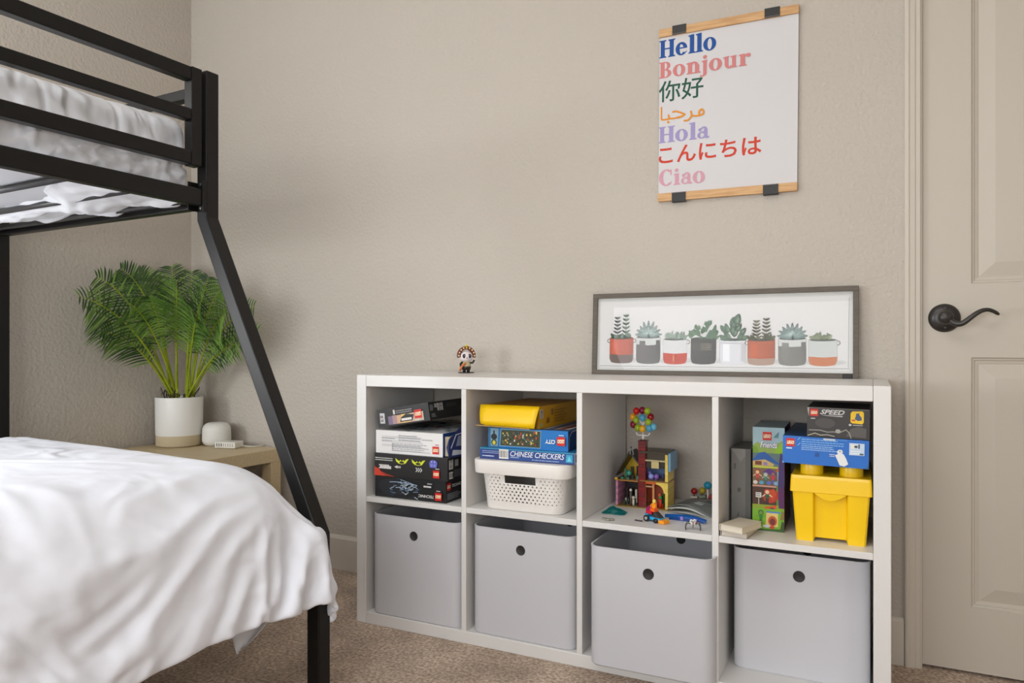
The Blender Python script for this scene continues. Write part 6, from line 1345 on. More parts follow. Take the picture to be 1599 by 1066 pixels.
[-2880,-2831,11,4,-1,-9,9,2,-1,-9,3,-5,9,1,1,-7,-2,7,1,1,0,0,0,0,-1,1,-1,2,-40,1,0,0,0,0,0,-1,1,0,0,0,0,0,0,0,0,0,-1,1,0,0,1,-1,0,0,0,0,0,0,1,-1,-1,3,-2,0,0,-1,-1,0,-2,-1,-1,-2,-1,0,-3,-2,0,-2,-3,-1,-1,-1,0,0,1,1,-3,2,3,1,7,-21,-2,10,8],
[-2880,-2832,13,2,1,-6,1,6,-2,-4,-4,-3,9,2,1,-4,-8,9,3,0,-1,2,-1,0,-1,0,1,1,-40,1,0,0,0,-1,1,0,0,0,-1,1,0,0,0,0,0,0,0,0,0,0,0,0,0,1,-1,0,-1,1,1,-1,0,0,1,-2,2,-2,-1,0,-2,0,-3,-2,0,-1,0,-5,0,-1,-2,1,-3,0,-1,1,1,-3,3,0,1,0,0,-9,-5,2,12],
[-2880,-2833,13,3,3,-3,-9,10,-1,0,-11,4,0,6,2,-5,-7,10,2,0,0,-1,1,0,-1,1,0,1,-39,-1,1,0,-1,1,0,-1,1,0,0,0,0,0,-1,1,1,-1,0,0,0,0,-1,2,-1,0,0,-1,2,-1,0,0,0,1,-1,0,0,-1,0,-1,-4,0,3,-6,-2,-2,2,0,-5,-1,-2,-1,1,1,-2,-1,5,-3,0,0,-1,-3,4,-1,-8,7,7],
[-2880,-2834,14,5,0,-1,-10,9,-1,1,-8,2,-5,9,2,0,-10,5,6,0,0,0,-1,0,2,-2,2,-1,-38,-1,1,0,-1,1,-1,1,0,0,1,-1,-1,1,0,0,0,0,0,0,0,0,-1,1,1,-1,-1,1,0,0,1,-1,-1,2,0,-2,1,-1,-1,2,-2,-10,5,6,-11,-5,7,-4,-4,3,-3,-2,-3,2,2,1,1,-2,-2,0,4,5,-8,1,4,2,-7],
[-2880,-2832,9,9,-2,1,-5,-6,9,-1,-7,5,-9,9,2,0,1,-12,13,-1,1,-1,1,0,0,-1,1,0,-37,-2,0,2,-1,-1,1,-1,1,0,0,0,1,-2,1,0,0,0,0,-1,1,1,-2,1,0,0,0,0,-1,1,1,0,-2,1,1,-1,-1,0,-1,0,2,-1,-22,19,1,-8,-10,3,4,-4,-3,4,-2,-2,0,1,0,1,0,6,2,1,0,-4,2,-2,-7],
[-2880,-2830,13,-7,9,-2,-2,-3,3,-2,4,-12,0,10,1,1,-1,-9,10,1,-1,0,1,0,0,0,-1,1,-38,0,-1,1,1,-2,1,0,0,0,0,-1,2,-1,-1,1,0,0,-1,1,0,0,0,0,-1,2,-1,0,-1,1,1,-1,0,0,0,0,-1,0,-1,-2,2,3,-7,-14,11,6,-5,-15,-2,8,-4,2,0,0,1,2,0,1,2,4,-2,0,1,-3,-6,-5,-1],
[-2880,-2827,11,-11,10,-3,3,-2,0,-5,7,-10,5,-6,10,0,1,-4,-2,6,1,0,-1,1,0,0,-1,0,-37,1,-1,-1,1,1,-1,0,0,0,-1,1,0,0,-1,1,-1,1,0,0,0,0,0,0,0,-1,1,1,-2,1,0,-1,2,-2,1,0,0,-2,0,-1,-1,2,1,-7,-11,8,9,-7,-19,4,8,-3,1,5,-2,2,-3,2,-1,5,0,-8,2,-3,-4,-1,-6],
[-2880,-2820,-2,-2,5,-3,2,3,-1,-9,12,-6,-7,1,6,2,2,-1,-6,7,1,0,-1,1,0,0,-1,1,-39,2,-1,0,0,0,0,0,-1,2,-2,0,2,-1,-1,1,-1,1,-1,2,-1,0,-1,1,1,-2,2,-2,1,0,-1,0,1,0,-1,0,1,-1,-1,-2,0,1,2,-1,-9,-7,8,9,-16,-10,14,1,-7,4,1,1,0,-1,-1,-1,0,-13,-2,16,-6,-6,0],
[-2880,-2817,-5,1,-6,9,-7,9,-3,-4,5,0,-11,5,-2,6,3,-2,-1,1,4,-2,1,-1,1,0,-1,1,-38,0,0,0,0,0,1,-2,1,0,-1,1,-1,1,0,-1,1,0,0,-1,1,0,0,0,0,0,0,0,0,-1,0,0,1,-1,1,-2,1,0,-1,-1,-1,0,2,1,-2,-6,-12,12,8,-18,-1,12,-4,-3,0,0,-1,0,-8,1,0,2,-13,2,8,-4,9],
[-2880,-2816,-4,-4,-3,8,-1,-1,1,-1,4,-2,-8,2,-2,5,3,1,0,-1,2,1,0,-1,1,0,0,0,-38,0,0,0,0,0,0,-1,1,0,-1,0,1,-1,1,0,-1,1,0,1,-2,1,0,0,-1,1,0,0,-1,1,-1,0,0,0,1,-1,-1,-2,3,-1,-2,0,1,1,2,-2,-7,-12,14,3,-10,1,3,-9,-5,2,3,6,-14,-5,6,9,-6,-9,7,-10,9],
[-2880,-2818,1,-10,8,-7,9,-9,7,0,3,-3,-9,4,-2,0,7,0,2,-2,2,1,-1,1,0,0,0,1,-39,0,-1,1,0,0,0,-1,0,1,0,-1,1,0,-1,1,-1,1,0,-1,2,-1,0,-1,0,1,0,-1,0,1,-1,1,-2,1,1,-1,0,-3,-1,4,-2,-2,3,-1,2,0,0,-9,-7,15,-3,-11,3,-7,-2,-12,9,5,1,-10,12,-12,5,-3,-3,8,-11],
[-2880,-2820,4,-5,-5,2,9,-13,10,-2,5,-3,-6,-5,2,5,-4,8,0,0,1,1,-1,0,1,1,0,-1,-38,0,0,-1,1,0,-1,1,-1,1,-1,1,-1,1,-1,1,0,0,0,-1,1,0,0,-1,1,-1,0,1,-1,0,0,1,-1,0,0,1,-1,1,-10,5,3,-1,-1,3,0,-2,2,0,-8,1,7,-13,-1,-14,14,-10,-12,10,6,2,-10,3,0,11,-4,-9,8],
[-2880,-2822,4,-7,3,2,1,-7,7,1,0,0,-6,-3,2,0,-1,6,0,3,-1,2,-1,1,0,0,0,1,-40,1,0,-1,1,-1,0,1,-1,0,1,-1,1,-1,1,0,-1,1,-1,1,0,-1,0,0,1,-1,1,-1,0,0,0,0,0,0,0,0,0,1,-1,-7,1,2,2,-1,3,0,-2,1,2,-3,-4,3,-7,-13,1,4,-2,-16,8,10,-7,11,-7,-6,-1,16,-10],
[-2880,-2821,-1,-7,10,1,3,-10,3,4,-3,4,-8,-1,3,-5,4,0,2,5,0,-1,1,1,0,1,-1,-1,-37,0,-1,1,-1,0,0,0,1,-1,0,1,-1,1,-1,1,-1,1,-1,0,1,-1,0,0,0,1,-1,0,0,0,0,0,0,0,0,0,-1,0,1,0,-4,-3,2,0,2,2,-1,1,1,0,-1,-3,-9,-1,2,-6,3,-6,-7,0,-1,4,2,14,-9,-13,9],
[-2880,-2821,-5,0,5,6,-3,-3,-2,6,-7,3,0,-2,-6,5,1,-4,4,3,2,1,0,1,1,-2,0,1,-39,0,1,-1,0,1,-1,0,0,0,1,-1,1,-1,0,1,-1,0,0,0,1,-1,0,0,0,0,0,0,0,0,0,-1,1,0,-1,1,0,-1,0,0,0,-2,-1,-1,-2,0,5,0,1,0,1,-2,-5,-4,-9,4,6,-3,-1,-9,0,2,-6,-2,15,-6,-12],
[-2880,-2824,-1,2,-1,11,-8,5,-6,1,-5,4,3,-6,0,2,-5,3,2,-2,7,1,0,1,0,-1,0,0,-37,-1,0,0,0,0,0,1,-1,0,1,-2,2,-1,0,0,0,0,1,-1,0,-1,2,-1,0,-1,1,0,0,0,-1,0,1,0,-1,1,-1,0,0,0,0,-2,0,-1,1,-4,-3,7,1,0,1,-1,-4,-2,-3,-9,2,5,5,-5,2,-10,2,-8,-7,10,10],
[-2880,-2825,2,-5,9,4,-6,3,1,-9,2,-1,4,0,-3,-2,0,2,-4,4,4,3,1,-1,-1,2,-1,-1,-37,1,-2,1,0,1,-1,0,0,1,-1,0,0,0,0,0,0,0,0,0,0,0,-1,2,-2,1,0,-1,1,-1,0,0,2,-2,0,1,-2,1,1,-1,-1,-2,-1,3,0,0,-5,-6,8,3,0,1,-3,-3,-6,3,-4,-8,4,10,3,-18,1,12,-8,-16,10],
[-2880,-2823,-4,0,10,2,-8,3,3,-6,-2,1,-4,10,-4,-5,3,-4,1,3,2,4,1,0,0,0,-1,0,-37,0,0,0,0,1,-1,-1,2,-1,0,0,0,0,0,0,0,-1,1,0,1,-2,1,-1,1,0,-1,1,-2,2,-1,0,1,-1,1,-1,-1,1,0,1,-3,-1,-3,4,1,1,-1,-4,-8,9,2,-1,2,-3,-2,-13,9,1,-6,-4,6,9,-19,1,17,-8,-27],
[-2880,-2820,-13,14,-4,5,1,-4,2,-3,-4,-3,1,10,0,-6,-5,-1,8,-8,9,3,0,1,0,-2,1,0,-37,0,0,0,-1,2,-1,0,0,0,0,0,0,-1,1,0,0,0,0,-1,1,0,0,-1,0,0,1,0,-2,1,1,-1,1,0,-2,1,0,-2,4,-4,1,-1,0,-9,10,0,1,-2,-6,-3,8,2,-2,-6,7,0,-11,-15,18,-2,1,-3,8,-18,0,21,-11],
[-2880,-2819,-7,-1,1,10,-2,1,-10,6,-4,-3,-1,11,-4,2,-11,9,-8,0,9,2,1,1,-2,1,-1,1,-37,0,-1,2,-1,0,-1,1,0,0,0,0,0,0,-1,1,1,-2,0,1,0,-1,0,1,0,-1,0,1,-1,0,-1,2,0,0,-2,0,1,-2,1,0,-2,0,1,1,-7,6,-1,4,-2,-6,-7,11,0,0,-4,2,1,-8,-12,18,-19,4,18,-1,-16,-13,31],
[-2880,-2820,-12,10,4,-1,-1,2,-9,4,-6,-1,9,-2,2,-1,1,-10,2,7,-9,12,1,-1,2,-2,0,0,-36,1,-2,1,0,0,1,-2,1,0,0,-1,2,-1,-1,1,-1,1,0,0,-1,0,1,-1,1,-1,1,-1,0,0,0,-1,3,-3,0,3,-4,1,-3,2,0,-2,1,1,1,-6,3,2,0,1,-10,2,8,-2,-4,1,-6,1,6,-7,2,-13,-1,14,8,-32,13],
[-2880,-2821,-12,14,3,-2,0,-6,3,-14,10,-3,1,4,0,2,0,-6,3,-5,1,6,3,1,-1,0,1,-1,-36,0,0,1,-2,1,1,-2,1,0,0,0,-1,2,-2,1,-1,1,-1,1,-1,1,0,-1,1,0,-1,0,0,0,-1,0,2,-2,2,-2,0,-1,0,-4,1,4,0,-2,-1,2,-4,3,1,-2,-7,7,2,-5,-1,-1,1,1,-8,10,-1,-5,-12,-1,14,4,-23],
[-2880,-2823,-4,9,1,-3,-1,-2,-1,-13,10,7,-12,7,1,4,-2,-2,1,-6,4,-3,10,-1,0,1,-1,1,-38,1,0,0,1,-1,-1,2,-1,-1,1,0,0,-1,1,0,-1,1,-1,1,-1,1,-1,1,0,0,0,-2,2,-1,-1,0,1,-1,-1,2,-1,-1,0,-1,-4,4,3,-2,-4,-1,6,1,-8,-2,8,-4,2,-1,-5,2,1,6,-17,2,12,-5,-6,-8,10,9,-6],
[-2880,-2828,11,-4,-3,2,-3,2,-2,-2,-6,12,-3,-8,9,3,-1,-3,3,-2,-6,-1,10,1,0,1,-1,1,-37,-1,1,0,1,-1,0,0,0,0,0,-1,1,0,-1,0,1,-1,1,-1,1,0,0,0,-1,1,0,-1,1,-1,-2,2,-1,-1,2,-2,-1,0,1,-1,0,-1,3,-5,1,2,1,-3,0,-3,-4,10,0,-2,-2,-5,1,3,-4,-5,9,-9,1,0,4,3,1],
[-2880,-2826,3,-1,-2,2,-1,-1,2,2,-7,5,0,-10,13,-1,1,-2,4,-1,-10,6,-4,9,0,1,0,-1,-36,0,0,0,0,1,-1,-1,1,1,-2,1,-1,1,-1,0,0,1,0,0,0,-1,1,1,-2,0,1,1,-3,0,1,2,-7,5,-2,2,-3,-2,0,1,1,-1,0,1,2,-4,5,-15,13,1,-7,-6,12,2,-8,2,-5,-1,-1,-1,0,2,6,-14,-1,13,-2],
[-2880,-2817,-7,-2,0,1,-2,1,-3,-3,5,2,2,-3,-3,9,-1,0,1,0,-1,-7,-3,12,0,0,1,0,-37,0,0,0,0,0,0,0,0,-1,2,-2,0,1,-1,0,1,-1,0,2,-1,0,0,0,-1,1,1,-2,0,1,-1,-3,2,-4,5,1,-6,3,-4,3,-3,2,-2,6,-4,0,-2,4,-1,-11,11,-11,13,-4,-2,2,-11,8,-10,14,-7,-7,12,2,-16,-6,10],
[-2880,-2821,-2,-2,-5,2,0,-1,-2,0,5,3,1,-3,-2,6,-1,3,-2,2,-2,-1,-4,-2,8,2,0,-1,-35,-1,0,0,0,0,-1,1,0,0,-1,1,-1,1,-1,1,0,-1,2,-2,1,0,0,0,0,-1,1,0,-2,1,-1,0,-3,5,-1,-7,7,-6,5,-6,5,-5,4,-4,7,-5,0,1,2,-14,7,6,-5,4,0,-8,10,-27,27,-14,11,0,-5,-1,4,-6,-17],
[-2869,-2831,15,0,-1,-1,1,-1,1,3,0,0,0,0,0,4,2,-3,2,0,0,-2,-1,-6,10,1,-1,2,-38,-1,1,0,-1,1,0,0,-1,1,-1,1,-1,1,-1,1,0,1,-2,1,-1,2,-1,1,-2,1,-1,0,0,0,0,-4,3,1,-3,2,-6,5,-5,6,-7,6,-5,3,-2,6,-5,-3,3,1,-6,1,5,-6,3,0,1,-13,2,12,3,-6,-12,17,-7,0,-2],
[-2867,-2820,-11,10,4,0,4,-1,1,-1,2,0,1,0,3,0,-1,2,0,0,0,-2,1,-5,5,3,-1,1,-37,0,0,-1,0,1,0,-1,1,-1,1,-1,1,0,-1,1,1,-1,-1,1,0,0,0,0,0,-1,0,1,-1,-1,-1,1,-1,-1,1,0,-1,-2,2,-4,3,-2,3,-7,6,3,-3,-3,-1,3,1,-3,-1,6,-11,-6,13,1,-11,7,0,-2,6,-6,-8,14,-12],
[-2857,-2813,3,-12,1,11,5,0,2,0,1,0,1,2,2,-1,1,0,0,0,0,-2,1,-2,2,3,0,-1,-37,1,0,-1,0,1,-1,1,-1,1,-1,1,-1,2,-1,0,0,0,-1,1,0,0,0,-1,1,-1,0,0,-1,0,2,-2,-2,1,0,1,-2,-3,0,2,-2,0,-1,4,-4,4,-1,-9,11,-6,7,-7,6,-2,-7,-7,-2,17,-2,-7,-2,7,-7,3,1,-5,-4],
[-2840,-2815,27,-2,-18,7,7,3,3,4,0,1,-3,1,2,1,3,0,0,-2,0,-1,2,-1,2,0,0,0,-37,1,-1,1,-1,0,1,0,-1,1,0,-1,1,0,0,0,0,0,0,0,-1,0,2,-2,0,1,-2,2,-2,1,-1,0,-2,1,1,-4,4,-4,0,-1,2,-5,3,-1,3,-2,0,1,-5,5,4,-7,9,-14,0,-1,2,4,-3,0,3,-4,5,-4,-4,-4,-3],
[-2820,-2811,38,6,-5,-11,6,5,1,6,3,-2,-2,0,1,-1,2,1,2,0,1,-1,1,1,1,-2,1,0,-36,-1,1,0,-1,0,1,0,-1,0,1,0,0,-1,1,1,-2,1,0,0,-1,1,-1,1,-1,0,0,1,-1,0,0,-2,-1,1,-2,-1,3,1,-6,4,-7,5,-3,2,-1,3,-4,0,3,-4,4,2,0,-6,-11,10,3,-7,10,-17,17,-6,-4,1,5,-1,-13],
[-2797,-2803,40,18,7,-10,-6,4,1,-2,11,-1,1,-1,2,-6,3,-2,1,3,3,0,1,0,-1,1,-1,-3,-33,0,1,0,-1,0,1,0,0,0,-1,0,2,-1,-1,0,1,0,0,0,0,0,-2,2,0,0,-1,0,0,1,-1,0,-4,3,-1,0,-8,9,-1,-2,-11,12,-7,6,-10,6,5,-3,-4,8,-3,-6,3,-2,-3,6,-6,3,3,-1,-10,7,-2,11,-18,14,-2],
[-2783,-2805,64,-3,21,-6,2,-4,-5,-2,-4,13,1,4,2,-1,-3,-4,1,-2,8,0,2,-2,1,-1,0,-2,-36,0,0,1,1,1,-1,0,1,0,0,-1,0,2,-2,1,0,0,-1,0,1,0,0,0,0,-1,1,0,0,0,-1,-1,0,-4,2,0,1,-5,4,0,1,-12,10,-16,17,-4,-4,4,7,-6,-5,9,-16,2,4,0,11,-12,5,-8,9,-7,12,-22,16,-8,4],
]
DUVET_Y = [
[-2600,-2592,-20,10,-1,3,-2,0,2,1,2,-2,1,-1,0,-1,2,2,-4,2,1,-2,0,2,1,1,-1,0,-1,-1,1,-1,0,0,2,-3,2,0,0,0,1,-1,0,0,1,-1,0,0,1,0,-2,2,0,-2,2,2,-2,0,1,-1,1,2,-1,-1,4,-3,7,-11,2,-5,8,-6,9,-8,4,-3,2,-1,0,4,0,2,-5,3,-4,0,7,-10,17,-1,-23,5,8,8,-7],
[-2488,-2493,4,2,-3,1,2,-1,0,1,0,-1,1,2,-2,0,1,-2,3,0,-1,1,0,-1,1,1,0,1,-3,0,0,2,-3,1,-1,1,0,0,-1,1,4,-2,-1,0,0,0,1,0,0,0,1,1,-4,1,0,1,-1,0,0,0,3,-1,0,0,1,-2,6,-3,-7,8,-3,-2,2,0,-2,-1,3,-1,0,2,0,-3,4,-3,5,-5,-2,6,-10,4,10,-8,-3,7,-4],
[-2375,-2374,-4,1,2,-1,0,1,0,1,-1,3,-2,0,0,2,0,0,0,-1,-1,3,0,-1,2,0,-3,2,-3,-1,2,-1,2,-2,1,0,0,1,0,-1,1,-1,1,-2,0,1,0,0,0,2,0,0,0,-2,2,-1,2,0,-1,2,-1,0,1,-2,1,1,-3,5,-4,1,-3,3,-2,0,0,3,-2,-1,0,-2,1,3,-2,-2,6,-3,2,-7,2,5,0,0,-4,3,1],
[-2263,-2267,3,3,-2,0,0,0,-1,2,2,-2,0,1,0,0,0,0,2,-1,1,0,0,-2,1,0,2,1,-4,0,0,-1,1,0,1,-2,1,-1,0,1,-1,0,1,-1,0,1,-2,1,2,-1,6,-1,-6,0,2,0,0,0,0,3,2,-3,-3,2,2,-2,0,3,-3,0,-2,1,1,-1,0,-1,0,3,-3,-2,3,1,0,1,0,-4,-2,0,8,-2,-6,2,4,0,1],
[-2150,-2152,0,4,0,-3,3,-4,3,2,2,-4,-1,2,-1,3,0,-2,0,1,-1,0,3,0,-1,-1,0,-1,-1,-1,2,-1,1,-1,1,0,0,0,-1,0,1,0,0,-1,1,-1,0,0,2,-1,1,-2,5,2,-5,3,-4,0,0,1,0,0,-2,2,-1,2,2,-4,4,-5,0,3,3,-2,-3,2,0,-2,0,-1,2,-1,1,-5,2,4,-1,0,4,-1,-4,0,3,-2,-2],
[-2038,-2040,3,2,-1,0,-1,-2,1,-1,0,13,-8,-2,0,-1,1,0,1,0,0,0,0,0,-1,1,1,0,-2,-1,0,1,-1,0,1,-1,1,-1,0,0,1,0,0,0,0,-1,0,1,-1,-1,2,1,-3,1,4,-1,-2,2,-3,0,3,3,-5,-1,3,0,-1,-3,3,0,1,-3,3,-1,1,0,-2,1,6,-3,-6,1,4,-5,5,-6,2,2,4,-7,1,1,-1,1,-2],
[-1926,-1929,12,-14,2,4,2,1,-1,-1,0,-4,14,-6,-5,1,1,-1,1,-1,1,1,-2,2,0,-2,1,-1,0,0,-1,0,0,0,0,0,1,-1,1,-1,0,0,0,0,0,1,1,-2,0,1,0,-1,2,-2,1,-2,2,1,3,-1,-3,-1,0,-1,1,4,-2,1,-4,7,-7,3,0,1,-1,2,-2,-1,-2,7,-3,-4,5,-4,2,-5,7,-1,-3,-4,5,1,0,2,-7],
[-1813,-1814,1,5,-3,0,-5,4,-4,6,2,-3,2,-4,12,-9,-2,-1,11,-5,-3,1,-2,1,1,0,-2,1,-2,0,0,0,-1,3,-2,0,0,1,-1,1,0,0,-1,0,0,0,1,-1,0,0,-1,1,0,-1,1,1,-2,3,-1,-2,3,-1,0,1,4,-6,2,1,-2,0,-2,3,-4,3,0,1,1,-1,-1,-4,10,-5,-2,5,-8,8,-8,7,-6,4,-8,4,2,3,1],
[-1788,-1789,1,4,0,-4,-1,0,1,2,2,-4,3,-3,13,-6,-7,1,10,-6,-2,0,1,0,-1,0,1,-2,-2,1,0,0,1,-1,0,1,-1,1,0,0,-1,1,-1,-1,2,-1,0,-1,0,1,0,-1,2,-3,3,1,-1,0,-1,1,0,-1,-1,4,-2,1,1,-4,7,-8,5,-2,-1,0,2,-3,3,0,-3,3,-1,6,-4,-3,0,4,-4,-3,4,-3,1,-2,2,3,1],
[-1764,-1764,2,1,1,-4,-1,-1,3,-1,3,-1,0,0,6,4,-10,-2,3,9,-8,-1,1,0,0,-1,-1,0,-1,0,0,0,1,-2,3,-2,1,0,0,0,-2,1,0,0,-1,1,0,0,0,0,-1,2,-2,2,0,-1,2,-1,0,-1,0,-1,1,-1,4,-2,-3,6,-4,3,2,-4,-3,3,0,-1,-1,0,5,-1,0,-2,4,0,-6,0,3,-5,1,4,-5,-1,5,0,0],
[-1739,-1740,8,-8,5,-4,-2,3,0,-1,2,0,0,0,3,8,-11,0,0,9,-5,-2,0,1,-2,-1,0,1,-3,2,0,-1,1,-1,2,-2,1,-1,1,-1,-1,1,-1,1,-1,1,0,0,1,0,-3,3,-1,1,0,-1,2,-2,0,0,0,-1,0,0,2,1,-3,0,7,-6,4,-2,-1,-4,3,2,-2,0,0,4,0,-1,-3,7,-8,2,-3,0,3,-2,2,-7,5,2,-1],
[-1714,-1714,6,-5,-1,1,-1,1,0,0,-1,3,-1,0,0,12,-12,1,-1,7,-1,-1,-3,0,-2,1,-1,1,-2,1,0,-2,2,0,0,-1,2,-3,1,0,-1,1,0,0,-1,1,0,0,0,1,0,-1,1,-2,2,0,0,-1,-1,0,2,-2,0,1,0,-1,1,1,2,-2,0,3,-2,-4,1,2,1,-2,0,1,3,-1,-1,1,-4,4,-4,-1,2,1,-3,-1,2,1,-3],
[-1689,-1689,3,0,-2,0,0,0,0,1,-2,3,-1,0,0,4,1,-3,-4,8,1,0,-3,-3,0,-1,0,3,-4,1,0,-2,3,-3,3,-3,2,-2,1,0,-1,1,0,1,-2,1,1,-1,0,-1,3,-1,-1,1,-1,0,0,0,-1,0,1,1,-2,1,-1,0,1,0,1,3,-4,1,1,1,-5,2,-1,4,-2,-2,3,-1,3,0,-6,4,-3,-3,9,-7,1,1,-6,5,2],
[-1664,-1663,2,-3,2,0,0,-1,0,-1,0,3,-1,2,-2,1,7,-7,-2,7,-1,5,-7,-2,0,1,-1,1,-3,2,-2,0,0,1,-1,-1,1,0,0,-1,1,0,0,0,0,0,1,0,-2,1,2,-2,0,0,0,0,0,-1,1,0,-1,0,1,0,0,0,-2,1,3,-1,3,-5,2,0,2,-5,2,0,4,-3,-2,2,-1,7,-12,6,4,-12,6,8,-10,5,-11,6,6],
[-1639,-1637,0,-1,1,1,-4,2,2,-3,1,1,2,-2,0,-2,4,9,-11,-2,12,-9,13,-13,-1,3,-2,2,-3,-1,0,0,1,-2,1,-1,1,0,0,0,0,0,-1,3,-2,-1,1,1,0,0,-1,0,0,-1,1,0,0,0,0,-1,0,0,1,0,1,-1,-2,1,1,0,0,4,-7,6,-1,0,-4,1,0,-1,10,-10,4,0,-7,13,-10,-1,2,2,4,-9,1,-3,8],
[-1614,-1609,-5,1,0,1,-1,1,-1,0,0,2,-3,1,1,2,0,9,-8,-7,12,-6,11,-10,-3,5,-4,0,-1,0,-2,1,0,0,0,-1,1,0,0,-1,2,0,-1,0,1,-1,0,1,-1,-1,1,0,0,0,0,0,-1,1,-1,1,0,0,0,0,0,-1,-2,2,1,-1,1,-1,3,1,-2,0,-2,0,1,1,-1,0,3,-3,0,-3,11,-10,-2,5,-2,5,-9,2,2],
[-1590,-1585,-2,-3,2,-1,0,1,-2,1,1,0,0,-1,1,1,2,4,-1,-9,5,3,6,-3,-5,-1,1,-3,-1,0,0,0,0,-1,1,0,0,0,0,0,0,1,0,-2,2,0,-2,1,0,0,0,0,0,0,-1,1,0,0,-1,1,-1,1,1,-2,1,-3,2,0,-1,2,0,-2,4,-1,2,-1,-4,1,0,-2,1,7,-4,3,-9,8,-4,-1,6,-6,2,1,-1,-6,6],
[-1565,-1563,5,-6,-1,-1,2,1,0,0,0,0,0,-1,2,2,-1,0,7,-11,1,3,8,5,-12,0,-1,-2,-2,2,-2,1,1,-3,3,0,0,-2,1,0,0,1,-1,0,0,0,0,0,-1,1,0,0,0,0,0,-1,1,0,0,-1,1,1,-2,0,-1,1,1,-2,1,0,1,-1,1,-1,2,2,-2,-3,0,-1,1,5,0,-3,0,1,-2,1,-1,3,-5,5,-3,0,-1],
[-1540,-1541,11,-8,-3,0,0,3,1,1,-1,-2,1,1,0,2,-2,1,4,-8,2,3,4,9,-9,-4,-3,1,-3,1,-1,3,-3,1,1,0,-1,1,-2,0,1,1,-1,0,0,-1,1,0,0,-1,2,-1,0,0,0,0,-1,1,0,0,0,-1,0,0,-1,2,-1,0,0,0,1,-1,0,0,-1,3,1,-3,-1,-1,2,2,2,-1,-3,1,-4,7,-3,2,-2,-1,1,-2,3],
[-1515,-1516,8,-7,1,1,0,-1,2,0,0,-1,0,2,-1,2,-3,2,1,-4,3,0,3,9,-1,-12,0,-1,-1,0,1,-1,1,-1,-1,2,0,-1,-1,1,0,0,0,-1,1,0,0,0,-1,2,-1,0,0,0,0,0,-1,1,0,-1,1,-1,0,0,0,0,0,0,2,-3,1,0,0,0,-1,1,1,0,0,-2,-1,4,-2,6,-2,-8,2,6,-1,1,-4,1,-1,0,0],
[-1490,-1490,3,-2,1,2,-1,-2,2,0,-1,1,0,-1,3,-1,-2,1,1,-1,0,2,2,5,6,-15,0,-1,0,0,0,-1,0,1,-2,1,0,1,-2,1,-1,1,0,0,0,0,0,0,0,0,0,0,0,-1,2,-2,1,0,-1,0,1,-1,0,0,1,0,-2,2,-1,-1,1,0,1,-2,0,1,-1,3,1,-5,1,0,1,1,9,-11,0,0,6,-4,-3,1,6,-6,2],
[-1465,-1465,0,2,4,-3,1,-3,1,1,1,-3,4,-2,1,-1,-2,3,-2,3,-1,0,2,4,0,3,-10,2,-3,-2,1,2,-3,2,-2,2,-2,2,-2,1,0,-1,1,1,-2,1,0,1,-1,-1,1,0,0,-2,3,-2,1,0,-1,0,1,0,-1,0,1,-1,0,0,0,0,-1,2,-2,2,-2,1,-1,1,3,-2,-3,0,2,1,-1,10,-12,4,-3,2,-6,5,4,-1,-4],
[-1440,-1440,0,4,1,-2,-1,1,-1,2,0,-1,0,2,-4,1,1,0,0,3,-2,1,-3,5,4,-1,1,-7,-2,-1,1,-2,2,-2,1,0,-1,1,0,1,-2,1,0,0,0,-1,2,-1,0,0,-1,1,0,0,-1,1,0,-1,1,0,0,-1,0,0,1,-1,0,0,0,-1,0,1,0,0,0,1,-1,-2,1,4,-2,-5,5,-2,3,0,5,-8,2,-3,0,2,2,-3,1],
[-1415,-1417,5,-1,3,0,-3,2,-1,1,1,-3,1,-1,1,-2,3,-1,2,-1,0,0,-1,1,6,-1,6,-10,-4,1,0,-2,1,0,0,-1,1,0,0,0,0,0,0,0,0,0,-1,2,-2,1,0,0,-1,2,-2,0,2,-2,1,0,0,0,-1,0,0,0,-1,1,0,-1,1,0,1,-1,0,-1,1,-1,1,1,1,-5,0,6,-2,-1,-3,11,-9,4,-5,-1,2,4,-6],
[-1391,-1389,-1,3,0,-1,0,0,0,3,0,-4,0,-1,1,1,1,0,0,0,1,-3,1,0,2,10,0,-9,-5,0,1,-1,0,-1,1,0,0,0,0,0,0,0,0,-1,2,-1,-1,1,0,-1,1,0,0,1,-1,0,-1,1,-1,1,-1,1,0,-2,1,0,0,0,-1,0,2,-1,0,1,-1,0,-1,1,0,0,1,-4,0,1,5,-2,-3,2,4,0,-2,-4,-2,4,1],
[-1366,-1364,-1,4,-1,0,-1,0,0,3,-2,-2,0,0,1,0,2,-1,0,0,-1,-1,1,0,2,9,-3,1,-11,-1,2,-1,1,-2,1,0,0,0,0,0,0,0,0,-1,1,0,0,-1,2,-2,1,0,0,1,-1,-1,1,0,-1,0,1,0,-1,0,0,-1,1,0,0,0,1,-1,0,1,-2,1,0,0,0,-1,0,-1,-1,1,0,5,-3,1,-2,3,3,-5,-1,-1,3],
[-1341,-1342,6,-1,0,0,0,-1,2,0,-2,-1,0,1,1,-2,2,1,-1,-1,0,-1,2,0,0,5,1,5,-12,-2,0,0,1,-1,-1,2,-1,0,0,0,0,-1,1,0,-1,1,1,-2,1,1,-2,2,-2,2,-2,1,0,0,-1,0,1,-1,0,0,0,0,0,1,-1,-1,3,-1,-2,1,0,0,-1,1,-1,1,-2,0,1,-2,0,2,2,2,-3,-1,3,0,0,-3,0],
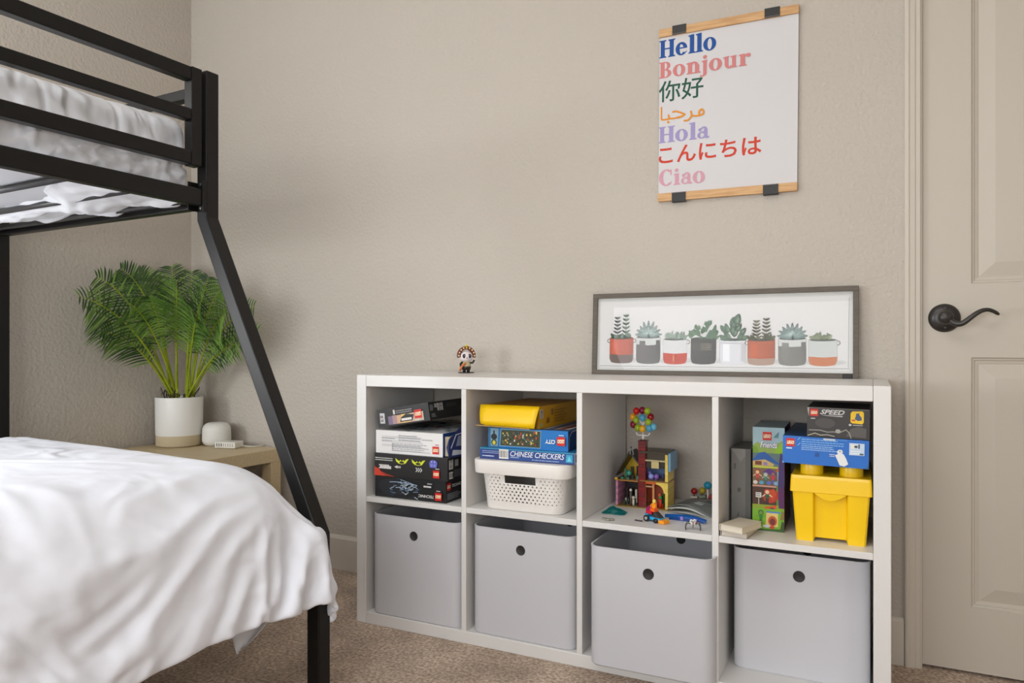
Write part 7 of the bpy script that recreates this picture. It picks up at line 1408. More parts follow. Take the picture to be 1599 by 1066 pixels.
[-1316,-1316,5,-1,-1,2,-1,0,2,-2,-2,0,1,1,-1,0,1,1,-2,-1,2,-1,0,1,-1,4,2,5,-8,-3,-2,1,-1,0,1,-2,1,0,-1,1,0,0,0,0,-1,1,1,-2,1,1,-1,1,-1,0,-1,1,-1,1,-1,0,0,1,-1,1,-2,2,-2,3,-2,1,0,-2,2,-2,1,0,-1,-1,1,1,-1,-1,0,-1,2,-1,1,2,1,-1,-2,2,0,0,-3],
[-1291,-1290,5,-2,-2,3,0,0,1,-4,0,0,1,2,-2,1,-1,1,-1,0,0,1,-1,0,1,0,6,2,-7,3,-7,1,-1,0,1,-2,1,0,-1,0,1,0,0,0,1,-1,-1,2,0,-1,0,0,0,-1,1,-1,1,-1,1,-1,0,1,-1,1,0,-1,1,0,0,-2,1,0,0,-1,1,0,-1,0,-1,1,0,0,-1,0,1,-1,1,0,2,-1,1,-4,4,-1,2],
[-1266,-1268,11,-5,1,-1,1,0,0,-3,0,1,0,2,-1,-1,1,-3,3,-1,1,-1,1,-1,0,1,7,-6,4,-5,3,-4,-2,-1,2,-1,0,-1,1,-1,1,1,-2,2,0,-1,0,-1,1,1,-1,0,-1,1,-1,1,0,-1,0,0,1,1,-2,2,-2,1,-2,2,0,-1,1,-3,2,-1,0,1,-1,0,0,0,-1,1,0,0,-1,1,-1,-2,5,0,-3,3,-3,2,1],
[-1241,-1242,10,-3,-1,0,-1,0,0,-3,1,2,1,-2,2,-3,2,-2,1,1,0,0,-1,0,0,1,2,3,-6,5,-4,4,-7,0,0,0,0,0,1,-1,0,-1,2,-1,0,0,1,-2,2,-2,1,-1,1,-1,1,0,-1,1,-1,2,-2,1,0,0,0,1,-3,3,-3,1,-1,0,0,1,-1,0,0,1,0,-2,1,-1,3,-3,2,-3,0,1,2,-4,3,0,2,-3,2],
[-1217,-1220,17,-9,1,0,-2,-2,1,-2,1,3,1,-2,-1,0,0,-1,2,0,-1,1,-1,0,0,3,-1,3,-5,-1,6,-2,-1,-4,0,0,1,-1,1,-1,0,0,0,0,0,0,1,-1,-1,1,-1,1,0,-1,0,2,-1,0,0,0,-1,1,1,-1,-1,1,-1,0,-1,1,-1,1,-1,1,-1,0,1,0,-1,0,1,-2,2,-2,0,-1,0,3,-3,-1,1,2,0,3,-3],
[-1192,-1193,11,-3,2,-4,-2,-1,0,0,2,0,1,-2,0,1,-1,0,2,-2,0,0,1,-1,1,0,2,0,-2,-2,1,5,-2,-2,-2,-2,3,-2,0,1,-1,0,0,0,0,0,0,0,-1,1,-1,1,0,0,-1,2,-1,0,0,1,-1,0,0,-1,0,0,0,0,-1,1,-1,1,0,-1,1,-1,1,0,-1,0,1,-2,1,-1,0,-1,1,0,-1,0,0,1,-1,3,1],
[-1167,-1169,12,-2,2,-5,-3,1,-1,1,0,2,-2,1,-1,1,0,0,-1,0,0,0,1,0,0,1,-1,0,-1,1,-1,2,3,-3,-2,0,0,-3,1,0,0,1,-1,-1,1,0,0,-1,1,0,-1,1,1,-3,3,0,-2,2,0,0,-2,1,-1,0,0,0,0,-1,1,-1,1,0,0,0,-1,0,1,1,-2,-1,2,-1,-1,-1,2,-3,3,-2,1,-1,0,0,0,1,1],
[-1142,-1141,1,7,4,-6,-4,-1,1,1,-2,2,-1,1,0,-1,1,0,0,-1,0,0,1,0,0,1,-2,1,-2,1,0,2,4,-5,2,-4,0,2,-4,1,0,-1,1,0,0,-1,1,-1,2,-2,0,2,0,-1,1,-1,0,0,0,0,0,0,-2,1,1,-2,1,0,0,-1,1,0,0,0,0,0,-1,0,1,-1,0,0,-2,1,0,-1,1,0,-2,2,0,-1,0,1,-1],
[-1117,-1115,-2,9,1,1,-7,0,-3,3,-1,0,0,1,0,0,0,0,-2,1,2,-1,0,-1,2,-2,0,2,-3,1,-1,3,0,2,-3,0,1,-4,1,-1,0,0,-1,1,-1,1,0,0,-1,1,2,-1,-2,2,0,-2,2,-2,0,1,0,-1,0,0,0,0,0,1,-2,2,-2,0,2,-1,0,-1,1,-2,2,-1,0,-1,-1,1,0,0,0,-1,0,1,0,-1,0,1,0],
[-1092,-1090,-2,4,9,1,-8,-4,1,0,-1,1,1,-1,2,-1,-1,1,-2,2,1,-2,2,-2,1,0,-1,2,-2,-2,1,2,1,1,-5,7,-3,-1,-4,1,0,0,0,0,-1,1,1,-1,-2,2,2,-2,2,-2,0,-1,2,-2,1,-1,0,0,1,-1,0,0,0,0,0,1,-1,0,0,0,-1,0,0,0,0,0,0,-1,0,0,-1,1,1,-2,0,1,0,-1,1,-1,0],
[-1067,-1064,-3,3,9,-4,6,-11,-1,1,0,0,0,2,-2,-1,2,0,0,0,1,-1,0,-1,0,1,0,2,-3,0,-1,1,-2,2,2,-3,7,-5,-1,-3,0,2,0,-2,2,-1,0,1,0,-2,2,-1,0,0,0,0,0,-1,0,1,-1,0,0,1,-1,1,-2,2,0,-2,0,2,-1,-1,1,-1,0,0,0,0,-1,0,1,-1,1,-2,-1,1,2,-1,-1,0,1,0,-1],
[-1042,-1037,-6,4,4,5,2,-10,-2,1,0,2,-3,1,0,1,0,0,0,2,-3,0,1,-1,1,0,3,-2,-4,1,1,-1,0,-1,2,1,-1,5,-4,-2,-1,1,0,-1,0,1,0,0,-2,1,1,-2,1,0,0,-1,1,0,-1,1,-1,0,1,-1,1,-1,1,-2,2,-2,1,0,-1,1,-1,0,0,0,0,0,-1,1,0,-1,0,-1,-1,1,3,-2,-1,0,0,0,1],
[-1018,-1013,-5,4,0,10,-3,-4,-4,1,0,-1,-1,1,1,-1,1,1,-1,1,0,-3,1,0,2,1,-1,1,-4,0,0,-1,1,-1,0,2,1,1,1,-3,-1,2,-2,0,0,-1,0,0,-1,2,-1,-1,0,1,0,0,0,-1,1,-1,1,0,-1,1,-1,0,1,-1,0,-1,1,0,-1,0,0,0,1,-1,0,-1,1,0,-1,0,-1,0,1,-1,2,-2,1,-1,0,0,1],
[-993,-988,-3,1,1,6,-3,4,-5,-1,0,-3,1,0,0,0,1,1,0,0,-1,-2,1,2,-1,3,-1,-2,-2,0,-1,1,-1,1,0,-1,1,3,0,0,-2,0,1,-2,0,-1,0,0,0,-1,1,0,-1,1,0,-1,1,0,0,-1,1,1,-1,-2,2,-2,2,-1,-1,1,-1,1,-1,0,0,1,0,-1,0,-1,1,0,-1,-2,2,0,0,0,-1,0,0,1,-1,1,1],
[-968,-965,3,-3,0,2,5,-3,5,-6,-3,0,0,0,-1,2,2,-1,-1,0,-1,1,-1,2,1,0,-1,-1,-2,-1,0,1,0,0,0,-1,1,2,1,-1,-3,4,0,-1,-3,-1,2,-1,-1,1,0,-1,1,0,0,-1,1,1,-2,1,0,-1,2,-2,-1,2,-1,0,-1,1,-1,1,0,-1,0,1,-1,0,0,-1,1,0,-3,1,1,0,1,-2,0,1,-1,1,-1,2,0],
[-943,-945,14,-9,0,1,5,-3,1,7,-10,-1,-1,1,0,2,0,0,-1,-2,2,0,0,2,0,0,-1,-3,0,0,-1,1,-1,0,3,-3,2,0,-1,3,-3,-1,6,-2,-3,-1,0,0,-1,1,-1,1,0,1,-2,1,0,0,1,-1,-1,1,0,-1,-1,1,1,-2,1,0,-1,1,0,-1,1,-1,0,0,-1,1,0,-2,0,1,0,0,-1,0,1,-1,1,0,0,1,0],
[-918,-920,15,-10,0,2,1,-3,8,2,-6,-5,-2,4,0,3,-3,0,0,-1,-1,2,4,-3,1,-1,-2,1,-3,1,-1,2,-1,0,0,-1,1,1,0,-1,2,-2,0,5,-2,-4,-1,1,0,0,-1,2,-3,3,0,-1,0,1,-2,1,-1,0,1,-1,0,1,-1,0,-2,3,0,-2,0,0,0,1,-1,-1,1,0,-2,1,-1,1,0,1,-3,0,3,0,-1,-1,2,-1,1],
[-893,-894,4,8,-5,-1,-3,1,10,-4,2,-10,2,2,-1,1,0,-2,1,0,1,-2,4,-2,-1,1,-1,-1,-1,1,-2,3,-3,1,-1,1,1,0,-1,0,0,0,0,0,5,-3,-3,0,0,-1,2,-1,1,-2,1,0,0,0,0,0,-1,1,-1,0,0,1,-1,0,-1,1,0,-1,1,-1,0,1,-1,-1,1,-1,-1,2,-2,1,-1,-1,2,1,-1,0,1,-1,0,0,0],
[-868,-868,2,8,-2,-3,-3,2,7,-7,9,-8,0,-2,3,-3,2,-1,-1,1,1,2,-3,1,-1,0,0,1,-3,-1,3,-2,0,-1,1,0,1,-2,1,0,0,0,0,0,1,3,-3,-2,0,0,1,0,-1,-1,1,0,0,0,0,-1,1,0,-1,0,0,0,1,-2,1,0,0,0,-1,0,0,0,0,0,-1,0,0,0,-1,1,-2,0,5,-4,2,-1,1,-1,0,0,0],
[-844,-842,-2,6,8,-9,-3,2,-1,9,-2,-3,0,-4,3,-3,0,2,-1,1,1,-2,1,0,-2,1,1,1,-5,1,1,-1,0,0,0,-1,1,0,0,-1,2,-2,1,0,1,1,0,-3,2,-1,-1,0,0,0,0,0,0,-1,1,0,0,-1,1,-1,0,1,-1,0,0,-1,1,0,-1,0,0,0,0,-1,0,0,1,-2,0,0,0,1,1,0,-1,-1,2,-1,-1,1,0],
[-819,-816,-1,1,10,-6,-4,0,0,9,-7,9,-8,-4,4,-3,1,1,-1,3,-3,1,-1,0,0,0,2,-1,-2,-2,1,0,0,0,0,-1,1,0,-1,1,0,0,0,1,-2,4,-2,-1,0,1,-2,0,0,0,0,0,-1,1,0,0,0,0,-1,1,-1,1,-1,-1,1,0,-1,0,0,0,0,0,0,-1,1,-1,0,-1,-1,1,2,0,-1,0,0,0,0,-1,1,-1,1],
[-794,-789,-5,3,6,-1,-2,-3,3,2,1,5,-10,-1,2,-1,1,-2,4,-1,-2,0,0,0,0,1,1,-1,-3,0,-2,3,-1,-1,1,0,0,0,-1,1,0,0,0,0,1,0,-1,2,-3,2,-2,0,0,1,-1,-1,1,0,0,1,-2,2,-2,1,-1,0,1,-2,0,0,1,-1,0,0,0,0,0,-1,1,-2,0,-1,2,1,-1,0,0,-1,2,-2,1,-1,1,0,0],
[-769,-766,2,-3,3,-1,8,-7,1,1,3,3,-9,-1,1,0,2,0,0,-2,1,-2,1,1,-1,2,-1,0,-4,2,-2,0,1,0,0,-1,1,1,-1,-1,0,3,-2,-1,2,-1,0,1,0,-2,1,-1,0,1,0,-2,2,-1,0,0,1,-2,1,-1,0,0,0,0,-1,1,-1,0,0,0,0,0,-1,2,-2,-2,0,2,0,0,0,0,-1,1,-1,1,0,0,-2,2,1],
[-744,-743,4,0,-2,1,8,-5,1,0,-2,-1,7,-7,0,-3,5,0,-2,0,-2,0,1,2,-2,1,1,-1,-4,1,-1,1,0,-1,2,-2,1,0,1,-2,2,-1,-1,1,0,1,-1,-1,2,-1,1,-1,-2,2,-1,1,0,-1,-1,1,1,-2,1,-1,0,0,-1,1,0,0,-2,2,-1,0,0,0,0,-2,1,-2,1,1,0,0,-1,1,0,0,-1,0,2,-1,-2,5,-3],
[-719,-715,0,-1,0,-1,13,-6,-2,1,-3,-1,10,-11,0,4,-1,-1,1,-3,2,-1,0,2,0,-1,-1,0,-3,1,0,0,0,0,0,0,-1,2,-1,-1,1,0,0,-1,2,-1,0,0,0,0,1,-1,0,0,-2,2,-1,1,-1,-1,1,0,-1,1,-1,0,-1,2,-1,-1,1,-1,-1,1,0,0,-1,-1,0,0,0,1,0,-1,0,2,-1,0,-1,1,1,-2,1,3,-3],
[-694,-689,-1,-2,3,-2,4,9,-8,-2,-1,0,7,-7,0,1,-1,0,0,-1,0,1,1,-1,0,-1,0,0,-3,2,-1,0,0,0,0,0,-1,1,1,-2,1,0,0,-1,2,-1,0,1,-1,-1,1,0,1,-2,1,0,-2,1,1,-1,-1,1,0,-1,0,0,1,-1,1,-2,-1,1,0,0,-1,-1,1,-1,1,-1,0,1,-1,1,1,-1,-1,1,1,-3,4,-3,1,0,2],
[-670,-667,4,-3,0,1,0,10,-5,-4,-1,-1,5,1,-5,1,-1,-1,0,1,0,-1,1,1,-2,0,1,-2,0,-1,0,0,0,0,0,-1,1,0,0,0,0,0,0,0,0,0,0,0,1,-1,0,-1,1,0,0,-1,1,-2,1,1,-1,-1,1,-1,2,-3,2,0,-2,0,0,0,0,-1,0,-2,1,1,-1,0,1,0,0,0,1,-1,-1,1,0,0,-1,2,-1,-1,1],
[-645,-648,16,-8,0,-1,1,5,3,-4,-5,1,0,9,-8,-1,-1,0,1,0,-1,2,-1,-1,0,0,1,0,-3,0,0,0,0,-1,1,0,0,0,-1,1,0,1,-1,0,0,0,0,0,0,1,-1,-1,1,0,-1,0,1,-1,1,-1,0,0,0,0,-1,1,-2,2,-2,1,-1,-1,0,0,-1,0,1,-1,1,0,-1,1,1,-2,2,-1,0,0,-1,1,-1,1,0,-1,0],
[-620,-623,12,1,-4,-1,-1,2,6,2,-10,2,-2,6,1,-7,0,-1,3,-1,0,-1,1,0,-2,2,0,0,-3,0,0,-1,1,0,0,0,-1,1,0,0,0,1,-1,0,1,-1,0,0,0,-1,1,0,0,-1,1,-1,1,0,-1,1,-1,1,-1,-1,0,1,-1,0,-2,2,-2,1,-1,-1,0,1,-1,1,0,0,0,0,1,-2,1,1,-2,-1,2,1,-3,1,1,-2,-1],
[-595,-597,8,10,-12,0,0,2,1,11,-10,-5,3,-2,10,-9,-1,0,2,-1,0,-1,0,1,0,-1,0,2,-5,1,0,0,-1,1,0,1,-2,1,0,0,0,1,0,-2,1,1,-1,-1,1,0,0,0,-1,1,-1,1,1,-2,1,0,0,-1,1,-1,-2,1,0,-1,-1,1,0,-1,0,-1,2,-2,0,1,0,0,0,1,-1,0,-1,1,-1,1,-2,0,3,-2,-4,2,1],
[-570,-568,0,9,-1,-5,-2,1,3,10,-7,-4,-2,0,10,-9,0,0,0,-1,0,1,-1,0,2,-1,0,-1,-2,0,0,-1,1,0,1,-2,1,0,2,-2,0,1,-2,0,1,0,0,0,0,0,-1,1,-1,1,1,-1,1,-1,0,-1,2,-2,0,0,-1,-2,1,1,-1,-2,2,-1,1,-1,-1,1,-1,2,-1,-1,0,1,3,-4,0,0,-1,1,-1,1,-3,-2,3,5,-2],
[-545,-545,6,4,0,-5,-2,1,4,7,-3,-7,-1,1,7,-6,-1,0,0,-1,0,1,0,0,-1,1,0,-1,-2,0,0,0,0,0,1,0,-1,-1,1,0,1,-1,0,0,-1,1,0,-1,1,1,-2,1,0,0,1,-1,1,-1,0,-1,1,0,-1,-1,0,0,-2,0,2,-1,-2,2,-1,-1,2,-1,-1,1,2,-6,7,-5,-1,1,1,-1,0,0,1,-1,-1,3,-7,4,2],
[-520,-519,4,-2,14,-14,2,1,1,2,8,-11,-2,1,0,9,-9,-1,1,0,-1,0,1,1,-2,1,-1,1,-3,0,0,1,-2,2,-1,1,-1,0,1,-2,1,-1,1,0,0,-1,1,0,-1,1,2,-2,0,0,1,0,-1,1,-2,1,0,-1,0,-1,0,0,-2,0,2,-1,-1,-1,2,-1,0,-1,1,-1,-1,2,-2,1,-1,1,-1,1,-1,1,-2,-1,-3,9,-4,1,-1],
[-495,-491,-1,0,8,-2,-3,1,-5,10,3,-7,-4,1,0,8,-7,-2,2,-2,1,-1,1,0,0,-1,1,-1,-2,2,-3,3,-2,0,0,0,0,0,1,-1,-1,0,1,-1,1,0,0,0,0,2,-3,2,0,-2,1,1,0,-2,2,-2,0,0,1,-1,-2,1,-1,0,0,-1,1,0,-1,0,-1,0,-1,1,-2,3,-4,0,1,0,2,1,-3,1,-3,-1,2,5,3,-7,-3],
[-471,-465,-3,1,-1,13,-8,-3,-2,8,-1,2,-7,1,-2,6,0,-6,0,2,-1,-1,1,0,-1,1,0,0,-3,1,-1,1,0,-2,1,0,0,0,0,0,0,-1,1,-1,1,1,-2,1,1,0,-1,1,0,-1,-1,2,-2,0,1,0,-1,0,0,1,-2,-1,1,-1,0,0,0,0,-1,-1,0,0,-1,0,-1,1,-2,1,0,0,0,1,0,0,-1,-1,-1,5,-4,-1,5],
[-446,-440,-3,1,1,7,0,-8,-1,3,5,4,-8,-2,0,0,9,-10,1,0,0,0,0,-1,0,1,1,0,-4,1,-2,3,-3,1,-1,1,0,0,-1,1,0,0,-1,2,0,-2,1,0,1,-1,0,1,-1,1,-1,-1,1,-1,1,-1,0,1,-1,1,-2,0,-1,0,0,2,-3,1,-1,-2,2,-3,2,-2,0,1,0,-1,0,0,0,0,1,-1,-1,2,-2,0,2,-3,-1],
[-421,-418,3,-1,0,3,7,-9,-4,1,10,-3,3,-10,4,-2,10,-13,4,-1,0,1,-2,0,1,0,2,-2,-2,-2,1,1,-2,0,1,0,-1,1,0,0,-1,1,0,1,0,-2,2,-1,0,0,0,1,-2,1,0,-1,1,0,-1,1,-2,3,0,-2,-1,0,1,-1,-3,0,5,-3,-3,1,0,-1,0,-1,0,0,0,2,-2,-2,4,-1,-1,-1,0,-2,4,1,-1,-7,1],
[-396,-397,12,-5,-1,1,11,-13,-1,0,7,-1,8,-15,3,3,3,-3,-3,0,0,-1,1,-1,1,1,0,0,-5,1,0,-1,1,-1,0,1,0,0,0,0,0,0,0,2,-3,1,1,-1,0,0,0,-1,0,1,0,-1,1,-1,1,0,1,-1,0,-1,-1,1,-2,1,0,-6,4,7,-9,-1,3,-2,-1,1,0,-2,0,0,2,-1,2,-2,-2,0,2,-1,3,1,-10,-3,13],
[-371,-372,13,-5,-2,0,0,11,-12,-1,6,0,7,-16,8,0,-4,13,-15,3,-1,1,0,0,-1,2,0,-1,-4,1,0,0,-1,0,1,0,0,0,0,-1,1,1,-1,1,-2,3,-4,2,0,0,-1,1,-1,0,1,0,0,-1,1,1,-1,0,0,0,-1,-3,1,0,3,-4,-5,4,12,-14,0,0,1,-1,-1,2,0,-1,0,-1,0,1,0,1,-1,0,-7,2,-1,1,6],
[-346,-345,5,6,-9,3,1,4,-9,6,-5,14,-5,-9,5,-3,2,10,-17,6,-2,0,2,0,-2,4,-6,3,-4,0,1,0,-1,0,1,0,1,-1,0,0,0,1,-2,1,1,-2,2,-2,0,0,0,1,-2,2,0,0,-1,1,2,-3,1,0,0,-2,1,0,-3,-1,0,6,-5,-5,5,9,-10,-1,0,-1,0,0,0,1,-1,-1,0,-1,-3,0,1,-2,3,3,2,0,-1],
[-321,-319,2,8,-9,6,-4,1,-3,10,-9,11,-14,15,-12,5,-1,-3,5,-6,0,3,-3,2,-2,0,0,0,-3,1,-1,1,0,-1,2,-2,2,-1,0,-1,1,1,-2,1,-1,1,0,-1,0,1,-1,1,-1,-1,2,1,-2,1,0,0,0,1,-2,0,2,-6,1,-1,-1,2,7,-7,-6,8,7,-9,-1,-1,-2,1,1,-3,0,-1,1,-1,1,-5,1,3,3,4,-2,0,-4],
[-297,-295,4,2,-2,2,-3,-1,0,13,-14,2,7,4,-14,6,-1,-4,13,-18,8,-1,1,0,-2,0,-2,2,-3,1,0,0,0,0,0,-1,1,0,0,0,1,-2,0,0,1,-1,0,1,-1,0,0,0,2,-3,3,-2,1,-1,1,0,0,0,0,-1,1,-3,-2,0,-2,2,5,4,-10,-2,8,4,-8,-1,-6,-1,7,-3,-3,1,0,-2,4,1,-4,1,-2,9,0,-4,1],
[-272,-271,3,1,9,-13,11,-12,8,0,4,-11,16,-13,7,-2,-8,7,1,-4,0,1,-2,-1,1,1,-2,0,-2,1,0,1,-1,-1,1,-1,2,-2,2,-3,3,-3,1,1,-2,1,1,-1,1,-1,0,0,0,1,0,-1,0,1,-1,1,1,-3,2,1,-3,-1,1,-3,-2,1,2,7,0,-7,-2,5,3,-7,-3,-6,2,2,-1,3,0,0,-2,1,1,3,-9,1,7,-2,7],
[-247,-246,-2,12,1,-10,2,4,-3,-2,6,6,-10,2,12,-19,4,5,-8,16,-13,-2,4,-3,0,0,1,-2,0,0,1,-2,0,0,1,0,-1,0,1,-1,0,1,-1,-1,1,0,1,0,-1,0,0,0,0,1,-2,1,1,-1,0,2,-2,1,-1,4,-4,-7,7,0,-7,1,3,3,4,3,-10,-1,4,-1,-5,-5,-1,3,1,-1,3,2,-8,0,3,5,-3,-6,4,0,8],
[-222,-222,0,14,-17,20,-23,23,-21,16,-12,15,-11,13,-8,-7,9,-10,6,5,-10,1,1,-1,2,-2,-1,3,-3,0,-1,0,1,-2,2,-1,0,3,-3,-2,3,-2,1,0,1,-2,2,-3,5,-3,-1,2,-1,-1,2,-2,1,-1,3,-2,0,1,-1,4,1,-12,-1,11,-3,-9,5,3,2,5,1,-8,-3,3,-1,-9,-1,3,-1,3,0,0,-2,-3,2,4,-1,-5,3,0,12],
[-197,-202,12,-8,10,5,-15,14,-15,14,-8,-5,21,-10,-11,17,-9,-11,17,-11,3,0,-1,1,-3,2,0,-1,-1,0,-2,1,0,4,-8,4,1,-1,-1,2,-2,1,-2,5,-4,2,-1,1,-1,0,-1,0,1,2,-4,3,-2,3,-5,4,-1,1,-1,-1,5,1,-16,2,19,-11,-9,10,1,2,4,2,-9,-6,4,-6,-4,4,-4,1,9,-5,-3,-3,3,4,-1,-8,-2,18,-18],
[-172,-174,6,-8,18,-18,18,-10,3,-12,26,-22,15,-16,17,-2,-18,20,-11,0,3,-3,1,-4,0,2,0,3,-7,2,0,1,1,-4,2,-1,1,0,0,-1,1,0,0,0,0,0,1,-2,1,0,0,0,-1,4,-4,-2,3,0,1,-3,4,-2,0,-1,-3,7,2,-13,-2,17,-2,-10,6,2,2,5,-1,-8,-8,1,-3,-1,-1,-2,1,11,-5,-7,1,-3,-1,9,2,-8,6],
[-147,-147,0,-3,16,-13,-1,8,10,-21,13,-2,-8,13,1,-14,13,1,-18,18,-8,-3,-3,2,4,-1,-3,2,-2,0,2,-2,0,1,-2,-1,1,1,-1,1,0,0,0,0,0,0,-1,1,0,-1,3,-4,3,-2,0,2,-1,-1,2,-3,1,2,1,-5,3,-5,5,5,-7,-9,15,6,-7,1,1,1,3,-2,-8,-5,-7,1,5,-3,-3,-2,9,0,-3,-5,0,-1,5,6,-3],
[-122,-122,0,-1,2,5,-2,2,0,3,-11,11,-8,12,-14,12,2,-14,11,-8,0,1,-1,3,-1,-2,0,-1,0,2,-2,0,-1,0,1,-1,0,1,0,-1,0,2,-1,0,-1,0,1,0,-1,2,-3,3,0,-4,4,-1,-1,1,1,-5,3,4,-3,-4,6,-4,-5,4,10,-3,-10,4,15,-3,-4,2,-1,0,-6,-4,-7,-1,-4,7,0,-1,-6,-1,7,-2,0,2,-2,-5,20],
[-98,-98,-1,3,-7,7,13,-9,-15,18,-8,8,3,-18,15,6,-17,11,3,-19,13,-4,1,2,-3,-2,3,-1,-2,1,0,-1,1,0,0,-2,2,0,-1,0,1,-1,1,0,0,0,-1,0,1,-1,1,-1,0,1,0,1,-2,0,4,-11,8,3,-3,-4,8,-9,2,-3,2,14,0,-15,0,17,6,-10,-3,5,-10,1,-11,1,1,-7,2,5,0,3,-11,0,5,4,-1,-2,-2],
[-73,-74,1,-3,5,-1,-1,9,-8,-9,25,-24,20,-12,14,-17,10,5,-18,13,-5,-1,-2,2,1,-3,6,-8,3,-1,1,0,-1,-1,2,0,-1,0,2,-3,2,-1,1,0,-2,2,0,0,-2,3,-3,1,1,0,-1,3,-4,3,-3,-1,2,1,5,-13,14,-13,5,-1,-5,12,9,-7,-8,-4,16,9,-7,-6,-10,9,-2,-12,-4,6,-2,-9,4,9,5,-15,-1,13,-4,-5,5],
[-48,-52,4,0,4,-3,-10,3,9,8,-16,18,-11,8,-13,11,7,-21,11,10,-25,13,-2,1,1,3,-8,5,-4,0,1,0,2,-1,-2,0,2,2,-4,2,-2,1,1,-2,2,1,-3,0,4,-5,3,-2,4,-5,6,-5,-1,7,-9,2,3,4,-7,-3,15,-10,-7,8,-13,14,16,-10,-5,-2,-6,14,12,-11,-3,-12,8,9,-18,-13,10,8,-13,-3,12,6,-10,-3,14,-10,3],
[-23,-26,1,2,3,-6,0,-6,7,5,1,9,-18,22,-21,16,-19,9,15,-26,21,-11,-1,2,0,-4,0,3,-1,0,0,0,2,-4,1,2,-1,0,1,-1,-2,5,-3,1,0,-2,0,2,-1,1,-3,6,-7,8,-2,-11,8,8,-10,-5,10,-1,-2,-1,-2,12,-5,-13,6,-9,22,11,-17,-12,8,9,3,9,-13,-6,-9,21,-15,0,-13,-2,4,6,0,-3,16,-20,3,10,-5],
[2,0,-1,6,-6,0,0,-2,-4,11,8,-15,7,-4,8,3,-12,22,-26,6,16,-15,-1,1,-2,-3,10,-5,-4,5,-1,0,0,1,-1,0,-1,2,0,-1,2,-3,1,0,1,-4,5,-1,-2,0,3,-1,-2,4,0,-2,-10,7,11,-9,-4,4,2,7,-13,-4,13,-1,-15,15,-7,5,16,-12,-17,14,5,7,8,-13,-13,-6,19,4,-18,-11,0,9,-4,-6,16,11,-30,11,11],
[27,22,4,5,-4,-4,-2,2,-3,9,-7,2,15,-20,15,-14,22,-19,1,20,-26,16,-9,-1,1,2,0,-1,2,-2,2,0,-1,-1,1,0,1,1,-4,1,1,1,-3,4,-5,6,-2,-3,3,-3,4,-4,5,-2,-4,7,1,-11,2,11,-8,-2,10,-5,6,-11,-10,11,2,4,5,-13,2,15,-3,-12,11,-11,21,0,-14,-3,-12,15,3,-20,11,-6,0,-3,-4,20,-8,-9,-1],
[52,47,6,-1,-2,-2,-2,6,-5,-3,11,-10,1,18,-21,7,7,-12,20,-17,1,15,-16,1,2,0,1,-2,2,0,1,-1,-2,2,1,-2,1,0,1,-1,-1,0,1,-1,2,-1,0,2,-2,-1,1,0,0,0,1,-3,9,-1,-10,-3,4,9,-3,2,-6,7,-6,-12,4,12,-1,9,-9,-6,10,4,-9,1,12,-7,-5,11,-4,-16,12,-17,0,18,-2,-12,-6,1,11,-3,-5],
[76,74,0,-4,2,2,2,-3,1,-15,16,2,-18,23,-5,-4,-7,18,-9,-4,17,-20,14,-9,2,0,0,-2,5,-3,0,1,1,-2,1,1,-2,2,0,-3,1,1,0,1,0,-2,3,-3,0,2,-2,1,1,1,-3,7,-4,-4,7,-5,-4,-1,6,-3,10,-14,15,-2,-19,2,10,12,-3,0,-10,3,7,3,-8,9,-6,-11,16,0,-10,-1,-19,5,21,2,-25,12,-1,1,-5],
[101,97,0,0,-5,5,-5,4,2,4,-21,18,3,-23,37,-20,3,0,-1,11,-10,-8,23,-13,-2,0,3,-6,5,0,-1,-1,2,0,-1,2,-1,1,-2,1,1,0,-3,3,0,-1,-1,0,1,0,2,-3,2,2,3,-1,0,-10,-2,10,0,2,-9,-4,4,6,8,-5,-2,-10,0,21,-23,17,2,0,-14,20,0,-8,2,-12,-6,12,12,-9,-22,0,5,28,-34,8,14,-8,-5],
[126,123,-5,-1,-3,3,-3,4,-1,6,9,-19,6,-12,21,-4,8,-14,8,11,-23,25,-19,9,-6,-1,3,1,-1,1,-1,1,0,0,0,1,0,-2,1,2,-2,2,-1,-5,4,0,1,-1,0,1,0,0,2,3,-2,0,-9,14,-12,2,-9,15,5,-12,-8,3,19,-3,-13,-5,15,6,-13,-9,14,18,-17,-6,17,3,-26,12,2,-17,10,18,-17,-18,-1,30,-10,-19,5,7,13],
[151,143,0,-3,0,4,-3,2,-3,-10,21,-10,-2,16,-27,24,1,7,-12,-1,13,-8,-14,26,-17,2,-2,2,2,0,0,1,-1,-1,5,-4,-1,4,-1,-3,5,-9,7,0,-6,6,1,-2,-1,-1,1,5,1,-2,-5,-7,4,6,0,13,-17,-14,18,0,11,-19,-5,21,2,-21,0,12,10,-4,-18,11,10,8,-19,21,-20,-12,28,-22,-15,28,8,-18,-13,-1,17,3,-16,-2,2],
[176,165,2,-2,-1,-1,-1,-2,-4,3,2,6,0,21,-20,14,-16,6,5,0,12,-25,25,-17,0,3,0,4,-3,0,1,-2,3,1,-5,1,6,-4,-4,2,1,2,1,-5,6,-2,-5,4,-1,3,0,-1,-1,-4,-1,6,4,-1,-13,3,18,-11,-1,-16,13,20,-20,-13,21,10,-22,-6,14,13,-2,-17,3,19,-1,-23,20,-6,-21,31,-24,-16,24,10,-6,-8,-13,12,15,-20,-7],
[187,154,15,8,-4,4,-3,6,-1,0,-5,1,3,-4,26,-14,3,-13,12,-3,2,8,-2,-19,25,-13,-3,3,1,1,0,1,-1,-1,2,0,-3,1,1,0,0,0,0,0,-2,1,2,-1,0,-1,0,-2,3,0,4,0,-5,1,0,-10,2,9,10,-8,-18,10,19,-10,-19,14,15,-12,-11,9,6,8,-14,-5,17,1,-19,10,8,-13,11,-25,-8,18,7,-3,10,-6,-6,13,-19],
